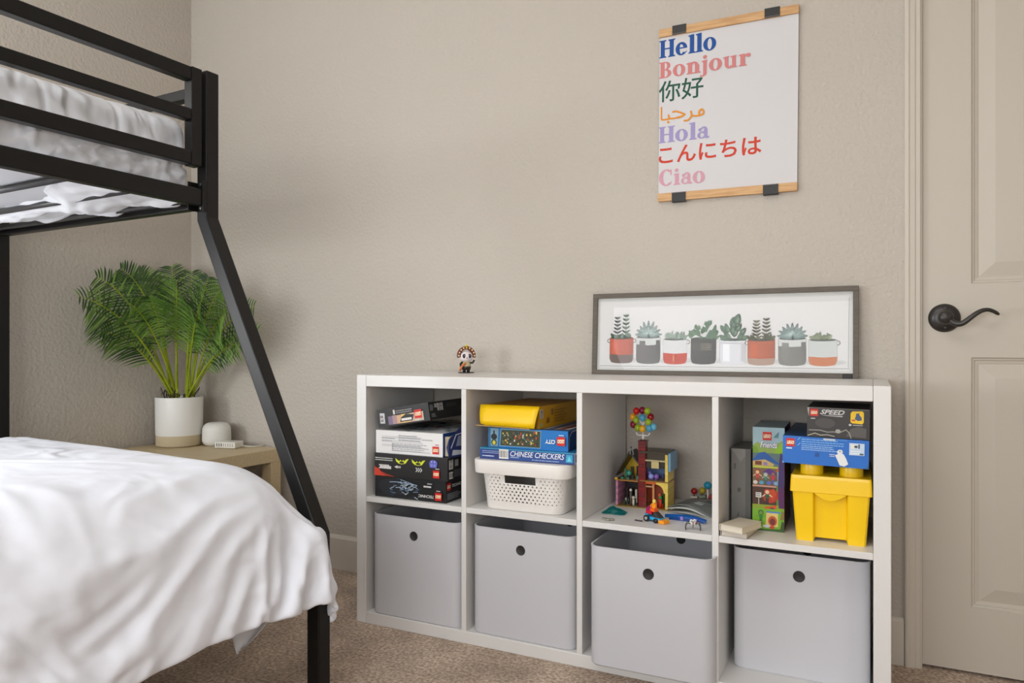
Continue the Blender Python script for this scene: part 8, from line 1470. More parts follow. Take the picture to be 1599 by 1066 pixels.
[178,175,-32,14,7,-2,3,2,2,0,0,0,4,-1,8,-2,2,0,-7,5,3,10,-20,14,-10,11,-5,-4,-1,2,0,0,1,-1,0,0,1,-1,-1,1,0,1,-1,1,0,0,-1,0,1,1,-1,2,1,-1,-1,-3,-3,-3,5,9,-9,0,-2,9,3,-14,0,16,-2,-17,5,21,-8,-6,-12,7,17,-11,-12,12,4,-10,11,12,-10,-15,-15,13,5,-9,0,13,10,-13,16],
[159,183,-47,0,5,0,2,2,0,4,3,1,0,5,-1,1,0,3,0,1,-2,1,-1,11,-17,7,5,-4,-4,0,1,0,0,0,0,0,1,-1,-1,1,-1,1,1,0,0,-1,1,0,2,-2,1,-1,-3,0,0,-3,-1,5,1,-1,10,-7,-11,5,14,2,-13,-7,13,5,-12,-3,15,1,-2,-24,13,19,-20,-14,22,3,1,8,0,-22,-2,-4,4,12,-15,6,3,-1,14],
[147,173,-27,-17,-6,17,-8,-1,-1,6,7,0,-4,3,-1,3,2,2,2,-1,-3,-2,5,-1,4,-5,3,3,-3,-1,0,-3,2,0,-1,0,0,0,0,-1,1,0,0,0,1,-1,0,0,0,-1,1,-3,-1,2,-2,-1,5,4,4,-11,-4,11,-1,1,0,-4,9,-4,-13,7,13,-9,-10,13,8,-12,-14,12,2,-17,14,18,4,-29,20,-3,-24,14,1,-9,11,8,-5,-17,3],
[138,174,-53,31,-44,9,13,1,3,-19,9,5,3,5,6,-4,-1,-4,2,0,3,-1,1,1,-4,-3,2,2,2,0,2,-2,-1,1,0,-1,0,0,-1,1,0,0,0,0,1,-1,0,0,-1,1,0,-1,0,-1,1,2,0,0,5,5,-14,-8,23,2,-7,-13,-5,20,2,-20,6,14,-4,-14,11,11,-18,-12,6,6,10,5,8,-23,-2,25,-26,-7,10,10,-22,36,-7,-18,-16],
[138,172,-49,21,-10,-25,5,16,15,-13,-11,6,5,-2,1,5,6,9,-9,-3,-1,0,2,-1,-4,-1,-2,0,0,1,3,1,1,0,1,-1,1,-1,0,0,-2,3,0,0,-2,-1,3,0,1,0,-1,-1,2,0,0,0,0,1,-6,3,11,-10,-6,8,15,-11,-15,-4,34,-18,-18,13,17,-33,12,14,5,-13,-10,3,17,-9,3,11,-23,0,19,-7,-23,30,-25,13,23,-15,-19],
[120,157,-20,-38,19,-2,-16,5,-2,33,-21,-8,1,7,0,0,-2,4,10,12,-22,-1,1,1,1,0,3,-5,3,0,-1,-2,3,0,-1,-2,0,3,0,-1,1,-1,1,1,0,-1,0,1,0,-1,1,0,0,1,0,0,1,1,-2,-8,2,16,-5,-18,8,20,-5,-21,1,31,-20,-15,17,-3,-13,-5,15,12,7,-20,2,11,-4,3,-10,-17,6,27,-10,-10,9,-23,21,18,-40],
]
DUVET_Z = [
[1130,1130,0,0,0,0,0,0,0,0,0,0,0,101,-100,2,-2,-3,2,1,-2,1,-1,2,-1,-2,1,1,1,-1,0,0,-1,-1,0,1,-1,1,0,0,0,1,-1,0,2,-1,-1,-1,-1,-2,3,1,0,-1,1,0,0,-2,1,-2,-5,-2,0,4,-8,5,-11,3,22,-26,-3,8,8,-14,-1,5,1,-8,1,8,-5,0,-2,17,-12,-8,8,-1,12,3,-15,-7,3,7,0],
[1130,1130,0,0,0,0,0,0,0,0,0,0,0,112,-114,0,0,3,1,-1,-3,3,-1,0,-5,4,2,-3,3,-2,5,0,-4,2,-2,0,0,-2,1,-1,-4,-2,5,0,2,1,1,-1,1,-1,2,-1,0,-2,1,-1,0,-3,0,0,-10,-2,14,0,-9,-4,-8,1,6,12,-21,7,10,-14,-4,2,7,1,-7,5,-1,-6,3,-3,11,-7,-3,4,-5,9,8,-13,-4,2,2],
[1130,1130,0,0,0,0,0,0,0,0,0,0,0,114,-113,-2,2,-1,-2,2,0,-1,-1,-2,5,-3,4,-3,0,-1,2,-1,3,-4,0,1,1,1,-2,0,0,1,0,0,-1,-2,1,1,3,-8,0,5,0,0,1,-2,3,3,-7,-1,2,-4,-9,-1,14,-2,-9,-10,2,14,-8,-9,4,8,-9,-4,7,1,-4,-3,4,-2,-3,2,1,-1,-2,13,-10,-1,-1,-2,3,6,5],
[1130,1130,0,0,0,0,0,0,0,0,0,0,0,107,-104,-1,-1,-2,2,-2,3,-1,-1,-2,0,3,0,-5,4,0,-1,-1,1,-1,-1,3,-2,0,2,-2,1,0,-2,2,1,-1,0,0,7,1,-18,2,13,0,-8,0,0,6,4,-11,-9,11,4,-14,-4,12,2,-16,-2,2,11,-6,-10,4,6,-6,-4,4,-1,-4,4,-3,-1,2,2,-4,2,-1,8,-2,-5,0,-1,0,6],
[1130,1130,0,0,0,0,0,0,0,0,0,0,0,111,-114,3,1,2,-2,-3,6,-7,-1,1,4,-3,2,4,-4,1,-2,1,-2,1,-1,-2,3,1,0,1,0,0,-1,0,0,-2,2,-2,4,-3,-8,1,17,-3,-17,4,13,-3,-8,-1,-5,6,2,2,-12,-6,4,7,2,-16,-1,4,8,-5,-9,5,4,-7,-3,2,7,-5,-3,1,-1,-1,3,3,1,-3,2,4,0,-6,0],
[1130,1130,0,0,0,0,0,0,0,0,0,0,0,111,-111,3,-2,-1,-3,2,4,-7,2,-1,10,-9,3,-6,4,2,0,0,1,-4,2,-2,0,1,0,0,-1,1,-2,0,1,1,0,3,-3,0,3,-1,0,-7,-4,7,3,3,-3,3,-6,-13,7,9,-16,4,9,-14,-7,12,6,-16,-1,9,-2,-8,-2,3,8,-5,-6,0,2,2,8,-10,-2,1,3,-3,2,7,-1,-5,3],
[1130,1130,0,0,0,0,0,0,0,0,0,0,0,104,-96,-9,1,0,-1,0,3,-3,2,-5,4,2,-3,1,0,1,1,-4,3,-2,0,1,-1,1,-2,-2,4,-1,0,-1,0,1,1,-2,0,1,1,-1,1,-1,-4,-2,14,-1,-17,0,15,-4,-7,1,-5,-12,9,11,-13,-9,10,7,-15,-3,10,3,-12,-2,3,8,-3,-6,2,-2,9,-10,3,-1,0,0,5,3,-6,1,-4],
[1130,1130,0,0,0,0,0,0,0,0,0,0,0,123,-138,35,-20,0,-19,26,-13,4,2,0,-1,1,-4,7,-5,2,1,-1,-4,5,-2,0,0,1,0,0,0,-1,-2,0,2,1,-1,3,0,0,-2,-2,1,-2,-1,-1,0,7,1,-8,-8,4,13,-7,-19,1,12,9,-17,-10,7,13,-10,-8,-1,10,2,-12,-1,2,9,-4,-7,3,-1,16,-18,4,-1,7,-6,2,3,-4,1],
[1130,1130,0,0,0,0,0,0,0,0,0,0,0,107,-101,3,-10,2,-13,21,-17,9,-3,0,2,-2,7,-8,5,-5,5,-5,2,0,2,-3,2,0,-4,5,-3,-1,2,2,-4,2,-1,0,1,-1,7,-10,5,-4,2,1,0,-2,5,-3,-4,-7,1,12,-5,-15,-4,7,14,-12,-12,5,10,-8,-4,-1,6,0,-7,0,-2,10,-2,-7,4,4,-2,-7,4,0,5,-3,-1,2,-1],
[1130,1130,0,0,0,0,0,0,0,0,0,0,0,106,-89,-30,23,-15,14,-21,16,-10,5,0,2,1,-3,-2,3,-1,1,0,-1,2,-2,1,-3,3,-2,-1,5,0,-3,-1,1,-1,0,0,0,-2,0,7,-5,4,-4,-1,1,1,-4,2,2,-4,-9,2,9,-1,-11,-8,1,19,-12,-11,3,5,4,-7,-5,2,4,1,-5,-2,9,-4,-2,-2,9,-9,2,-1,1,4,-4,2,1],
[1130,1130,0,0,0,0,0,0,0,0,0,0,0,114,-116,1,3,-5,12,-20,19,-10,-2,2,0,6,-6,1,-3,6,0,-4,1,0,2,-3,2,0,-1,2,-2,-1,-2,0,4,-1,1,-2,0,0,0,4,-2,-3,3,-3,2,-3,2,-1,-1,0,-4,-2,-7,11,-5,2,-15,2,16,-8,-11,0,5,5,-7,-4,0,6,2,-6,-1,6,1,-5,-2,0,5,-2,-1,1,-1,1,2],
[1130,1130,0,0,0,0,0,0,0,0,0,0,0,112,-118,21,-30,17,-1,9,-21,23,-23,11,-3,3,2,-3,1,-1,-1,3,-1,-1,0,0,1,1,-3,2,-5,4,0,0,0,2,-4,1,1,2,-2,-2,1,-1,2,3,-4,0,-1,-1,-1,-3,3,-5,-3,0,-4,9,0,-16,2,12,-4,-10,-3,5,5,-4,-4,-1,6,2,-6,0,4,4,-7,-3,1,4,-2,3,-4,1,0],
[1130,1130,0,0,0,0,0,0,0,0,0,0,0,110,-106,-9,14,-15,10,-7,6,-9,12,-13,5,3,0,-2,1,-2,2,1,-6,9,-4,-3,3,-2,0,1,0,-1,1,1,-2,1,3,-4,1,-3,1,4,-4,5,-5,0,1,0,1,0,-3,-2,-1,-3,-2,0,-4,-6,12,3,-17,0,10,1,-12,-2,4,6,-4,-4,0,4,3,-5,-2,3,4,-6,5,-6,3,3,-5,-2,1],
[1130,1130,0,0,0,0,0,0,0,0,0,0,0,117,-115,-16,34,-37,25,-14,21,-34,31,-21,11,-4,2,-4,4,3,-5,3,-1,-4,6,-5,2,0,0,1,0,0,-2,0,0,2,-3,-1,2,0,3,-1,0,-2,-1,3,1,-3,1,-3,-2,-4,1,-1,0,-2,6,-11,-8,12,5,-16,-1,8,2,-8,-3,2,6,-3,-5,1,1,10,-8,-4,3,-2,4,8,-12,2,1,2,-3],
[1130,1130,0,0,0,0,0,0,0,0,0,0,0,120,-118,-5,-9,20,-13,19,-23,19,-22,12,-6,4,0,3,0,-1,1,-1,-2,3,-5,4,-4,4,-1,0,-1,1,0,2,-2,-2,2,0,2,0,-5,5,-6,5,2,-2,-3,1,-2,1,-2,-1,-3,0,-3,1,-5,10,-13,-7,10,8,-15,-4,7,4,-6,-2,-1,-1,9,-5,-2,-2,3,12,-14,-2,4,1,7,-10,3,0,1],
[1130,1130,0,0,0,0,0,0,0,0,0,0,0,105,-102,4,-14,22,-30,25,-20,29,-40,30,-18,9,1,-2,0,-1,0,5,1,-6,1,-1,0,0,0,-1,1,1,0,-1,2,0,0,1,-1,-5,5,-2,3,0,-2,-2,0,0,-1,1,-1,-3,2,-6,1,-6,10,-14,11,-10,-7,5,6,0,-11,1,7,-1,-5,-1,-2,4,8,-9,0,-1,11,-11,0,2,2,7,-8,-1,-1],
[1130,1130,0,0,0,0,0,0,0,0,0,0,0,105,-103,-1,6,-9,2,-5,16,-14,2,-1,0,-2,3,0,1,0,0,-1,1,-1,0,-1,0,0,2,-1,0,0,0,0,2,-1,-2,1,-1,3,-4,2,1,-5,3,1,0,-1,1,-2,-2,1,-4,0,-7,8,-9,-2,1,0,3,-8,-3,7,3,-8,-2,5,0,-5,-1,4,-2,4,-2,0,-4,2,8,-6,-3,4,3,-3,1],
[1130,1130,0,0,0,0,0,0,0,0,0,0,0,109,-110,4,-3,-5,19,-23,18,-21,27,-33,25,-11,3,0,0,1,-1,1,1,-5,6,-4,2,-3,0,3,-1,0,-1,2,0,-2,1,3,-6,1,2,0,0,0,3,-4,0,2,-2,-2,-1,-2,1,-4,1,-4,-3,1,-4,4,-5,3,-4,-4,4,6,-7,-3,2,-1,-1,4,-2,-1,4,0,-4,-3,5,6,-4,-4,3,1,-3],
[1130,1130,0,0,0,0,0,0,0,0,0,0,0,107,-106,-1,1,4,-8,2,-1,13,-19,9,0,-5,1,3,0,0,-1,0,0,1,-1,1,-2,2,-3,1,0,1,1,-1,2,-1,-3,-1,2,2,-2,2,0,-1,0,1,-3,1,1,-2,-2,0,-2,-2,-3,0,-3,1,-2,-1,-4,-1,4,-3,-5,4,6,-5,-5,1,0,2,4,-3,-2,4,-6,6,-4,2,7,-8,0,2,2],
[1130,1130,0,0,0,0,0,0,0,0,0,0,0,106,-106,2,-2,4,-8,4,-4,12,-11,17,-32,27,-15,2,5,0,-2,0,0,0,0,0,0,0,1,-1,-1,1,0,0,0,0,-1,0,1,0,0,0,1,0,-1,-1,0,-1,2,-1,-2,-1,-4,-1,0,-3,0,-3,1,-6,2,0,-1,-2,0,-4,4,4,-4,-3,0,-1,3,8,-9,-2,0,5,2,-4,3,4,-7,4,-4],
[1130,1130,0,0,0,0,0,0,0,0,0,0,0,102,-96,-7,1,2,4,-7,-3,-1,18,-19,1,7,-1,-5,4,-1,0,1,2,-3,0,-2,2,-1,1,2,-1,-2,1,0,-2,2,1,-4,3,1,-4,6,-5,3,-1,1,-3,2,1,-1,-4,-3,1,-1,-6,4,-5,0,-4,2,-6,3,5,-8,-1,1,-2,7,-2,-6,0,1,-1,3,7,-8,-2,2,8,-8,2,4,2,-7,3],
[1130,1130,0,0,0,0,0,0,0,0,0,0,0,105,-104,-4,9,-10,4,4,-1,-3,4,-13,27,-40,34,-20,7,-1,0,6,-7,5,-4,5,-6,3,-4,1,1,1,1,-2,1,-1,1,3,-4,-2,4,-5,4,1,3,-4,1,-1,-3,-2,4,-3,-5,4,-5,-4,3,-7,5,-3,-4,-2,5,0,-7,0,2,-2,6,-3,-5,2,-1,2,-1,13,-13,-2,3,7,-5,3,1,3,-6],
[1130,1130,0,0,0,0,0,0,0,0,0,0,0,113,-116,5,-5,-2,7,-2,-1,3,-3,15,-24,13,-1,-11,11,-4,2,-2,5,-7,5,-3,1,0,1,-1,-2,0,-1,4,1,-1,-4,4,-1,1,-1,0,-2,0,4,2,-7,-1,4,1,-5,-3,2,-4,0,-1,-5,1,-2,-2,4,-6,-4,5,1,-6,0,0,0,4,-3,-1,2,-2,-1,-1,17,-15,-2,5,6,1,-3,-5,2],
[1130,1130,0,0,0,0,0,0,0,0,0,0,0,106,-99,-10,1,4,-6,4,2,-2,-4,19,-27,24,-26,20,-11,7,-5,1,1,0,-1,2,-1,0,0,1,0,0,-3,0,2,0,2,-5,5,-4,4,-4,2,1,-3,1,2,-2,0,-1,-1,0,-5,1,-3,-3,3,-3,-6,5,-7,5,-5,-3,3,2,-5,-1,1,-1,3,-1,-2,5,-2,-2,2,7,-5,-4,5,0,0,2,-5],
[1130,1130,0,0,0,0,0,0,0,0,0,0,0,106,-105,-2,0,3,-1,1,-4,0,1,3,12,-25,10,6,-8,-2,3,1,1,-1,1,-2,1,-1,1,0,0,0,1,-2,0,0,3,-1,-2,0,2,-1,1,-2,-1,-1,4,-1,-2,0,0,-2,-2,-3,0,-2,-4,4,-5,-2,0,1,-2,-4,-2,4,0,-4,0,1,0,1,-1,0,6,-4,-1,-1,8,-4,1,-2,-2,3,4],
[1130,1130,0,0,0,0,0,0,0,0,0,0,0,105,-104,1,-2,0,1,-1,-2,4,-2,-3,9,-9,14,-24,20,-10,-1,1,2,1,0,-1,-2,2,-1,1,0,0,-1,1,0,-1,0,4,-3,-3,6,-4,1,0,-1,0,0,1,-2,1,-3,0,-1,-3,-1,-4,1,-2,0,-5,2,-2,-1,0,-3,-2,1,2,-2,-1,1,1,0,0,-3,7,1,-6,-1,4,5,-3,-4,0,7],
[1130,1130,0,0,0,0,0,0,0,0,0,0,0,105,-105,3,-3,-2,5,-4,2,-4,4,0,-6,20,-22,0,8,7,-10,-5,6,0,1,0,-1,-1,1,0,0,-1,0,-1,1,2,-1,1,0,0,-5,5,-3,4,-3,1,0,-1,0,-1,-1,-2,-1,-2,-3,3,-6,-2,3,-5,1,-4,2,-2,0,-3,0,0,1,-1,-1,1,0,1,-2,1,7,0,-7,-1,4,2,-1,-3,4],
[1130,1130,0,0,0,0,0,0,0,0,0,0,0,103,-96,-10,5,-3,-1,2,0,2,-3,1,-1,10,-20,23,-25,13,9,-12,-2,3,1,0,0,1,-1,0,1,-1,-1,-1,1,0,1,-3,3,2,-2,0,0,0,0,2,-5,4,-2,-2,2,-6,0,-1,0,-4,1,-4,-1,-1,-2,1,-4,3,-3,0,-1,-2,0,1,0,-1,1,1,-2,1,7,-5,0,5,-7,1,3,0,-2],
[1130,1130,0,0,0,0,0,0,0,0,0,0,0,109,-110,1,-1,7,-9,3,-3,4,-3,3,0,-6,16,-11,3,-18,14,9,-9,-5,5,0,1,-4,5,-1,-2,-2,3,3,-4,-1,1,2,-2,1,-1,0,1,0,0,0,2,-1,-4,2,-3,-2,2,-6,1,0,-6,2,-4,0,1,-5,1,-1,-1,-1,2,-4,0,1,0,0,-1,0,0,5,1,-5,-1,6,1,-6,3,1,1],
[1130,1130,0,0,0,0,0,0,0,0,0,0,0,109,-114,6,4,-8,3,-2,6,-6,5,-9,7,-2,16,-35,34,-10,-20,13,12,-9,-5,2,1,2,-3,1,3,0,-3,-1,1,0,1,-1,-1,5,-5,2,0,-1,1,0,1,1,-2,-5,2,0,-5,0,-1,-2,1,-7,3,-3,-3,4,-7,3,-3,3,-5,1,1,-3,2,0,-1,0,0,8,-6,-2,6,-5,3,4,-8,3,1],
[1130,1130,0,0,0,0,0,0,0,0,0,0,0,104,-104,3,-6,6,-4,-2,5,0,-1,-5,4,1,-4,7,-12,20,-7,-19,11,10,-8,-1,0,0,0,0,0,1,-1,0,0,1,2,-3,3,-7,6,-2,0,1,-1,2,-1,0,0,0,-3,-1,-1,-5,0,1,-5,2,-5,0,0,-4,0,-1,2,-3,0,-2,0,1,-1,1,-1,1,0,5,-5,0,6,-3,-3,3,1,-3,0],
[1130,1130,0,0,0,0,0,0,0,0,0,0,0,108,-108,-3,5,-1,-3,0,1,2,-2,3,-5,4,-6,19,-21,-1,19,-4,-19,5,11,-4,-2,0,0,1,-1,0,1,-1,0,1,2,-1,-3,2,-1,1,-1,0,1,0,-1,1,1,-2,-3,0,-1,-2,-4,0,0,-4,0,-3,0,-1,-2,1,-3,0,0,-2,0,0,1,-1,1,0,4,-5,2,-2,6,1,-4,-2,2,2,-3],
[1130,1130,0,0,0,0,0,0,0,0,0,0,0,106,-107,0,0,1,0,1,-1,1,-5,5,-2,1,-3,10,0,-13,-3,18,-1,-19,3,10,-2,-2,0,0,2,-2,0,1,1,-2,0,0,1,0,-1,2,-2,2,-3,2,0,0,-1,1,-1,-3,-2,-1,-4,0,-1,-1,-3,-3,3,-5,0,1,-4,2,-2,-1,0,1,-1,2,-2,2,1,-2,-1,3,2,-1,2,-4,-1,1,3],
[1130,1130,0,0,0,0,0,0,0,0,0,0,0,100,-99,2,-5,1,5,-7,4,-4,3,0,-1,1,-1,-1,9,1,-11,-9,20,0,-17,2,4,3,-2,1,0,1,-1,-1,1,-1,0,2,-1,-1,1,-1,0,3,-3,0,1,1,-2,-1,0,1,-5,-3,-1,1,-2,-6,3,-2,-4,1,-2,-1,0,0,-3,1,-1,1,-1,2,-2,4,-3,0,0,2,0,3,-2,-3,1,-1,2],
[1130,1130,0,0,0,0,0,0,0,0,0,0,0,102,-101,-2,0,5,-5,2,-4,1,3,-2,-3,4,1,0,-5,10,4,-11,-13,20,0,-8,-4,-1,5,2,-1,0,0,1,-1,-2,1,1,0,0,-2,2,0,1,-1,0,-1,2,0,-2,-3,1,-2,-4,0,2,-8,0,0,-1,-1,-3,-1,-2,2,-2,-1,0,-1,1,0,0,1,0,-1,1,-1,1,5,-3,-2,-1,0,0,0],
[1130,1130,0,0,0,0,0,0,0,0,0,0,0,102,-106,5,0,-1,-1,2,-2,2,-2,2,-4,0,5,0,-3,-4,10,6,-9,-17,12,11,-2,-13,-1,7,1,-2,1,-2,2,0,-1,1,-1,1,2,-4,1,1,0,3,-4,-2,5,-3,-1,-1,-2,-5,3,-3,-3,0,-3,-1,0,-2,-2,0,-1,-2,1,-1,0,0,0,-1,3,-2,1,-2,3,3,-2,-2,-1,0,0,0,0],
[1130,1130,0,0,0,0,0,0,0,0,0,0,0,97,-90,-6,-3,3,-1,-6,4,7,-7,1,-1,0,2,1,0,-1,-5,8,10,-7,-14,-8,21,3,-12,-6,7,5,-2,-2,-1,2,-1,2,0,-2,1,2,-5,3,0,1,0,-4,2,4,-5,-2,-2,-1,-2,-2,1,-6,2,-4,0,-1,0,-2,-2,0,1,-1,-2,0,1,2,-2,0,0,0,4,-1,0,-4,1,0,0,1,0],
[1130,1130,0,0,0,0,0,0,0,0,0,0,0,104,-107,-2,5,2,-1,-4,2,1,0,0,-1,-1,2,1,0,1,-4,-2,5,5,4,-11,-13,13,9,-8,-5,1,2,0,2,-2,1,-3,1,2,0,-1,2,-1,0,0,0,0,-1,3,-1,-8,2,-2,-2,-2,0,-3,0,-4,1,-2,0,-3,0,0,0,-2,0,0,0,1,-1,0,-1,4,1,-2,-3,2,-1,0,2,-3,2],
[1130,1130,0,0,0,0,0,0,0,0,0,0,0,96,-99,6,0,-5,2,0,0,2,-6,4,-1,0,2,-2,-2,4,1,-1,-4,2,3,9,-9,-15,10,9,-4,-4,-3,1,3,0,-1,0,-1,0,2,1,-1,0,0,0,0,1,-1,-1,1,-3,-3,-2,-1,-1,-3,1,-3,-1,-1,-2,0,-2,-1,0,-1,0,-1,0,1,-1,0,-1,2,3,-1,-4,1,1,-1,0,1,0,-1],
[1130,1130,0,0,0,0,0,0,0,0,0,0,0,96,-95,2,-2,-2,2,0,-4,2,1,-3,0,4,-3,2,-2,4,-2,1,-1,-2,1,2,8,-6,-13,3,10,3,-8,-3,2,3,-1,-1,1,-3,1,2,0,0,1,-2,2,-2,0,0,1,-2,-3,-1,-3,-2,-1,-1,-1,-2,0,-2,-2,0,-2,0,0,-2,0,1,-1,-1,1,0,4,-2,-2,0,1,-1,1,0,-1,0,1],
[1130,1130,0,0,0,0,0,0,0,0,0,0,0,96,-95,-3,1,4,-3,-1,4,-7,4,0,-4,5,-1,-1,1,-2,2,0,0,1,0,-5,5,8,-5,-13,0,10,5,-7,-4,4,-1,1,0,1,-3,1,-2,3,2,-2,-1,2,-2,-1,1,-2,-1,-1,-3,-3,-1,0,-3,1,-5,2,-2,-1,-1,-1,-1,0,0,-1,-1,1,0,3,-1,-2,0,0,0,2,-1,0,-1,0,0],
[1130,1130,0,0,0,0,0,0,0,0,0,0,0,96,-95,-4,4,-3,1,0,3,0,-3,0,-1,3,-3,3,-2,-1,1,0,2,0,0,-1,-4,5,7,-2,-10,-7,7,11,-7,-4,0,3,0,1,0,-1,-3,2,0,1,-1,2,-2,0,-1,-1,-1,0,-5,1,-6,3,-3,-1,-2,-1,-1,-1,0,-2,-1,0,0,-2,1,-1,4,-1,-2,0,0,0,2,-1,1,-2,0,-1,1],
[1130,1130,0,0,0,0,0,0,0,0,0,0,0,99,-103,-1,6,2,-3,3,-4,0,-1,1,-1,5,-9,6,2,-3,-2,3,1,3,-8,5,-2,-1,1,8,-1,-7,-9,4,12,-4,-8,3,0,2,-1,4,-1,-3,-4,6,-1,-1,3,-1,-5,1,0,-3,-1,-3,-1,-2,-1,0,-3,0,-3,2,-4,0,0,-1,-1,0,-1,4,-2,0,-2,1,0,3,-3,2,-1,-2,1,0,-1],
[1130,1130,0,0,0,0,0,0,0,0,0,0,0,89,-90,0,1,10,-16,12,-14,7,3,-4,1,6,-5,-6,7,0,0,-5,3,1,1,-1,0,0,-2,-1,5,4,0,-17,4,14,-5,-4,-1,-2,1,3,0,2,-2,-1,0,1,0,-1,-1,0,-1,-2,-3,1,-5,0,-2,-1,0,-3,-1,-1,0,-2,0,-2,1,-1,1,0,0,-1,0,-2,7,-5,2,-3,1,1,-1,-1,0],
[1130,1130,0,0,0,0,0,0,0,0,0,0,0,89,-86,-2,-4,4,2,-5,3,-6,3,5,-3,-3,9,-10,0,4,4,-6,0,1,1,0,-1,0,2,-3,1,2,6,-1,-17,4,14,-5,-5,0,1,-3,2,2,1,-1,0,-2,3,-1,1,-5,0,-1,-3,0,-1,-4,0,-2,-1,-1,-1,-1,-4,1,0,0,-1,0,-1,0,1,-1,0,4,-5,3,-3,1,1,-1,0,-1,1],
[1130,1130,0,0,0,0,0,0,0,0,0,0,0,96,-104,9,3,-8,6,-5,4,1,-5,2,4,-7,3,2,1,-3,-2,3,0,0,-1,0,1,1,-2,1,-1,-1,3,5,-1,-14,2,11,-3,-3,-1,1,-1,0,2,0,0,-1,1,2,-4,-1,0,0,-5,0,-2,-2,-2,0,-2,-2,0,-2,0,-1,-1,-1,0,0,-1,0,0,1,2,-2,-1,-1,1,1,-1,0,0,0,0],
[1130,1130,0,0,0,0,0,0,0,0,0,0,0,92,-94,-1,7,-3,-5,4,0,-1,1,-1,2,-2,1,-3,5,-2,-1,0,2,-1,-1,0,0,1,0,0,0,-2,1,2,3,2,-12,-1,6,3,-2,-3,1,-1,1,0,0,1,0,0,-1,0,-3,0,-2,-3,-1,-1,-2,-2,-1,0,-3,-1,0,-2,1,-2,0,-1,0,1,0,0,0,0,-1,0,0,0,0,1,-1,0,0],
[1130,1130,0,0,0,0,0,0,0,0,0,0,0,87,-85,-6,4,5,-6,-1,0,2,0,1,-1,-3,5,-3,0,1,0,-1,2,-1,-1,0,0,1,0,0,0,-1,0,0,-1,9,-2,-8,-6,5,6,-1,-3,-1,2,-2,1,1,0,1,-3,0,0,-3,-2,-1,-1,-3,-1,-1,-1,-3,-1,-1,0,-1,-1,-1,0,0,-2,3,0,-2,0,1,-2,1,1,-1,1,0,-1,0,0],
[1130,1130,0,0,0,0,0,0,0,0,0,0,0,87,-88,-2,3,0,4,-6,1,2,1,-3,1,-3,3,-1,3,-1,-4,2,1,2,-4,2,-1,-1,2,0,1,-2,-1,1,0,1,5,-2,-6,-1,-2,6,2,-4,-1,3,-2,-1,3,-1,1,-5,2,-3,-1,-3,0,-3,-1,1,-3,-4,-1,0,1,-3,0,-1,0,0,1,-1,-1,0,0,0,0,0,1,1,-2,0,0,0,0],
[1130,1130,0,0,0,0,0,0,0,0,0,0,0,0,91,-92,0,0,-1,3,-1,-4,4,2,-2,-4,4,-1,4,-2,-3,2,-2,1,3,-4,2,-1,1,-2,0,5,-5,1,0,-2,4,3,0,-7,0,-2,4,3,-4,0,1,-2,2,1,-3,3,-6,1,-2,-3,0,-3,0,-1,-3,-2,0,-3,0,0,-2,1,-2,4,-4,1,-1,0,-1,2,-1,2,0,-2,-1,0,3,-2,-1],
[1130,1130,0,0,0,0,0,0,0,0,0,0,0,0,91,-95,3,4,-3,1,-5,4,-6,7,1,-2,-2,3,-2,-2,6,-3,-1,-2,4,0,-2,-1,3,-2,2,-3,1,0,-1,2,-2,1,3,0,-1,-2,-2,1,0,0,1,0,0,0,-1,1,-3,-3,2,-6,1,-3,0,-1,-4,1,-3,-3,2,-2,1,-3,4,-3,0,-1,-1,1,1,0,1,-1,-2,1,-1,3,-1,-3,2],
[1130,1130,0,0,0,0,0,0,0,0,0,0,0,0,81,-81,-1,2,-2,0,2,-1,0,0,-1,3,-2,0,0,-3,3,1,1,-3,-2,2,1,1,-4,3,-2,3,-4,5,1,-9,9,-7,3,0,1,2,-1,-2,-2,3,-3,1,1,0,0,-2,1,-4,-1,-2,-2,-2,-1,-1,-1,-2,-3,0,-1,2,-5,4,-4,2,-2,0,1,0,1,-3,1,0,-1,2,0,-1,0,-1,0],
[1130,1130,0,0,0,0,0,0,0,0,0,0,0,0,82,-85,3,-1,1,1,2,-5,1,3,-5,2,2,0,-3,5,-4,-1,2,1,-2,-1,2,-1,1,-1,-1,2,-1,0,2,-1,-1,1,-1,-1,0,1,1,0,1,-3,1,0,0,0,-1,-1,0,-1,-3,-3,0,-4,0,-1,-1,-2,-2,0,-1,-2,2,-4,2,-2,2,-2,1,0,-2,0,1,1,-1,3,-5,2,-1,0,1],
[1130,1130,0,0,0,0,0,0,0,0,0,0,0,0,82,-82,-1,-1,4,-2,-1,2,0,-4,3,-1,1,-2,3,-1,0,-1,0,0,1,0,-1,1,-1,0,0,1,-1,1,-1,1,0,-1,1,-1,0,-1,1,0,1,3,-7,4,-1,0,0,-2,-2,2,-3,-5,0,-2,-1,-1,-1,-3,2,-5,1,0,-3,1,-1,1,-2,0,1,-2,0,1,1,0,0,-2,1,-1,0,0,1],
[1130,1130,0,0,0,0,0,0,0,0,0,0,0,0,78,-75,-4,2,0,-4,5,-4,3,-2,0,0,1,0,-1,0,1,0,-1,0,1,0,1,-3,1,0,1,-1,1,-1,1,-1,1,-1,1,0,-1,1,-2,0,2,-1,3,-4,1,0,0,-1,-3,0,0,-4,-4,-1,1,-2,-2,0,-2,-2,1,-3,1,-2,0,0,-1,0,-1,1,1,-1,0,0,0,-1,1,-1,1,-1,2],
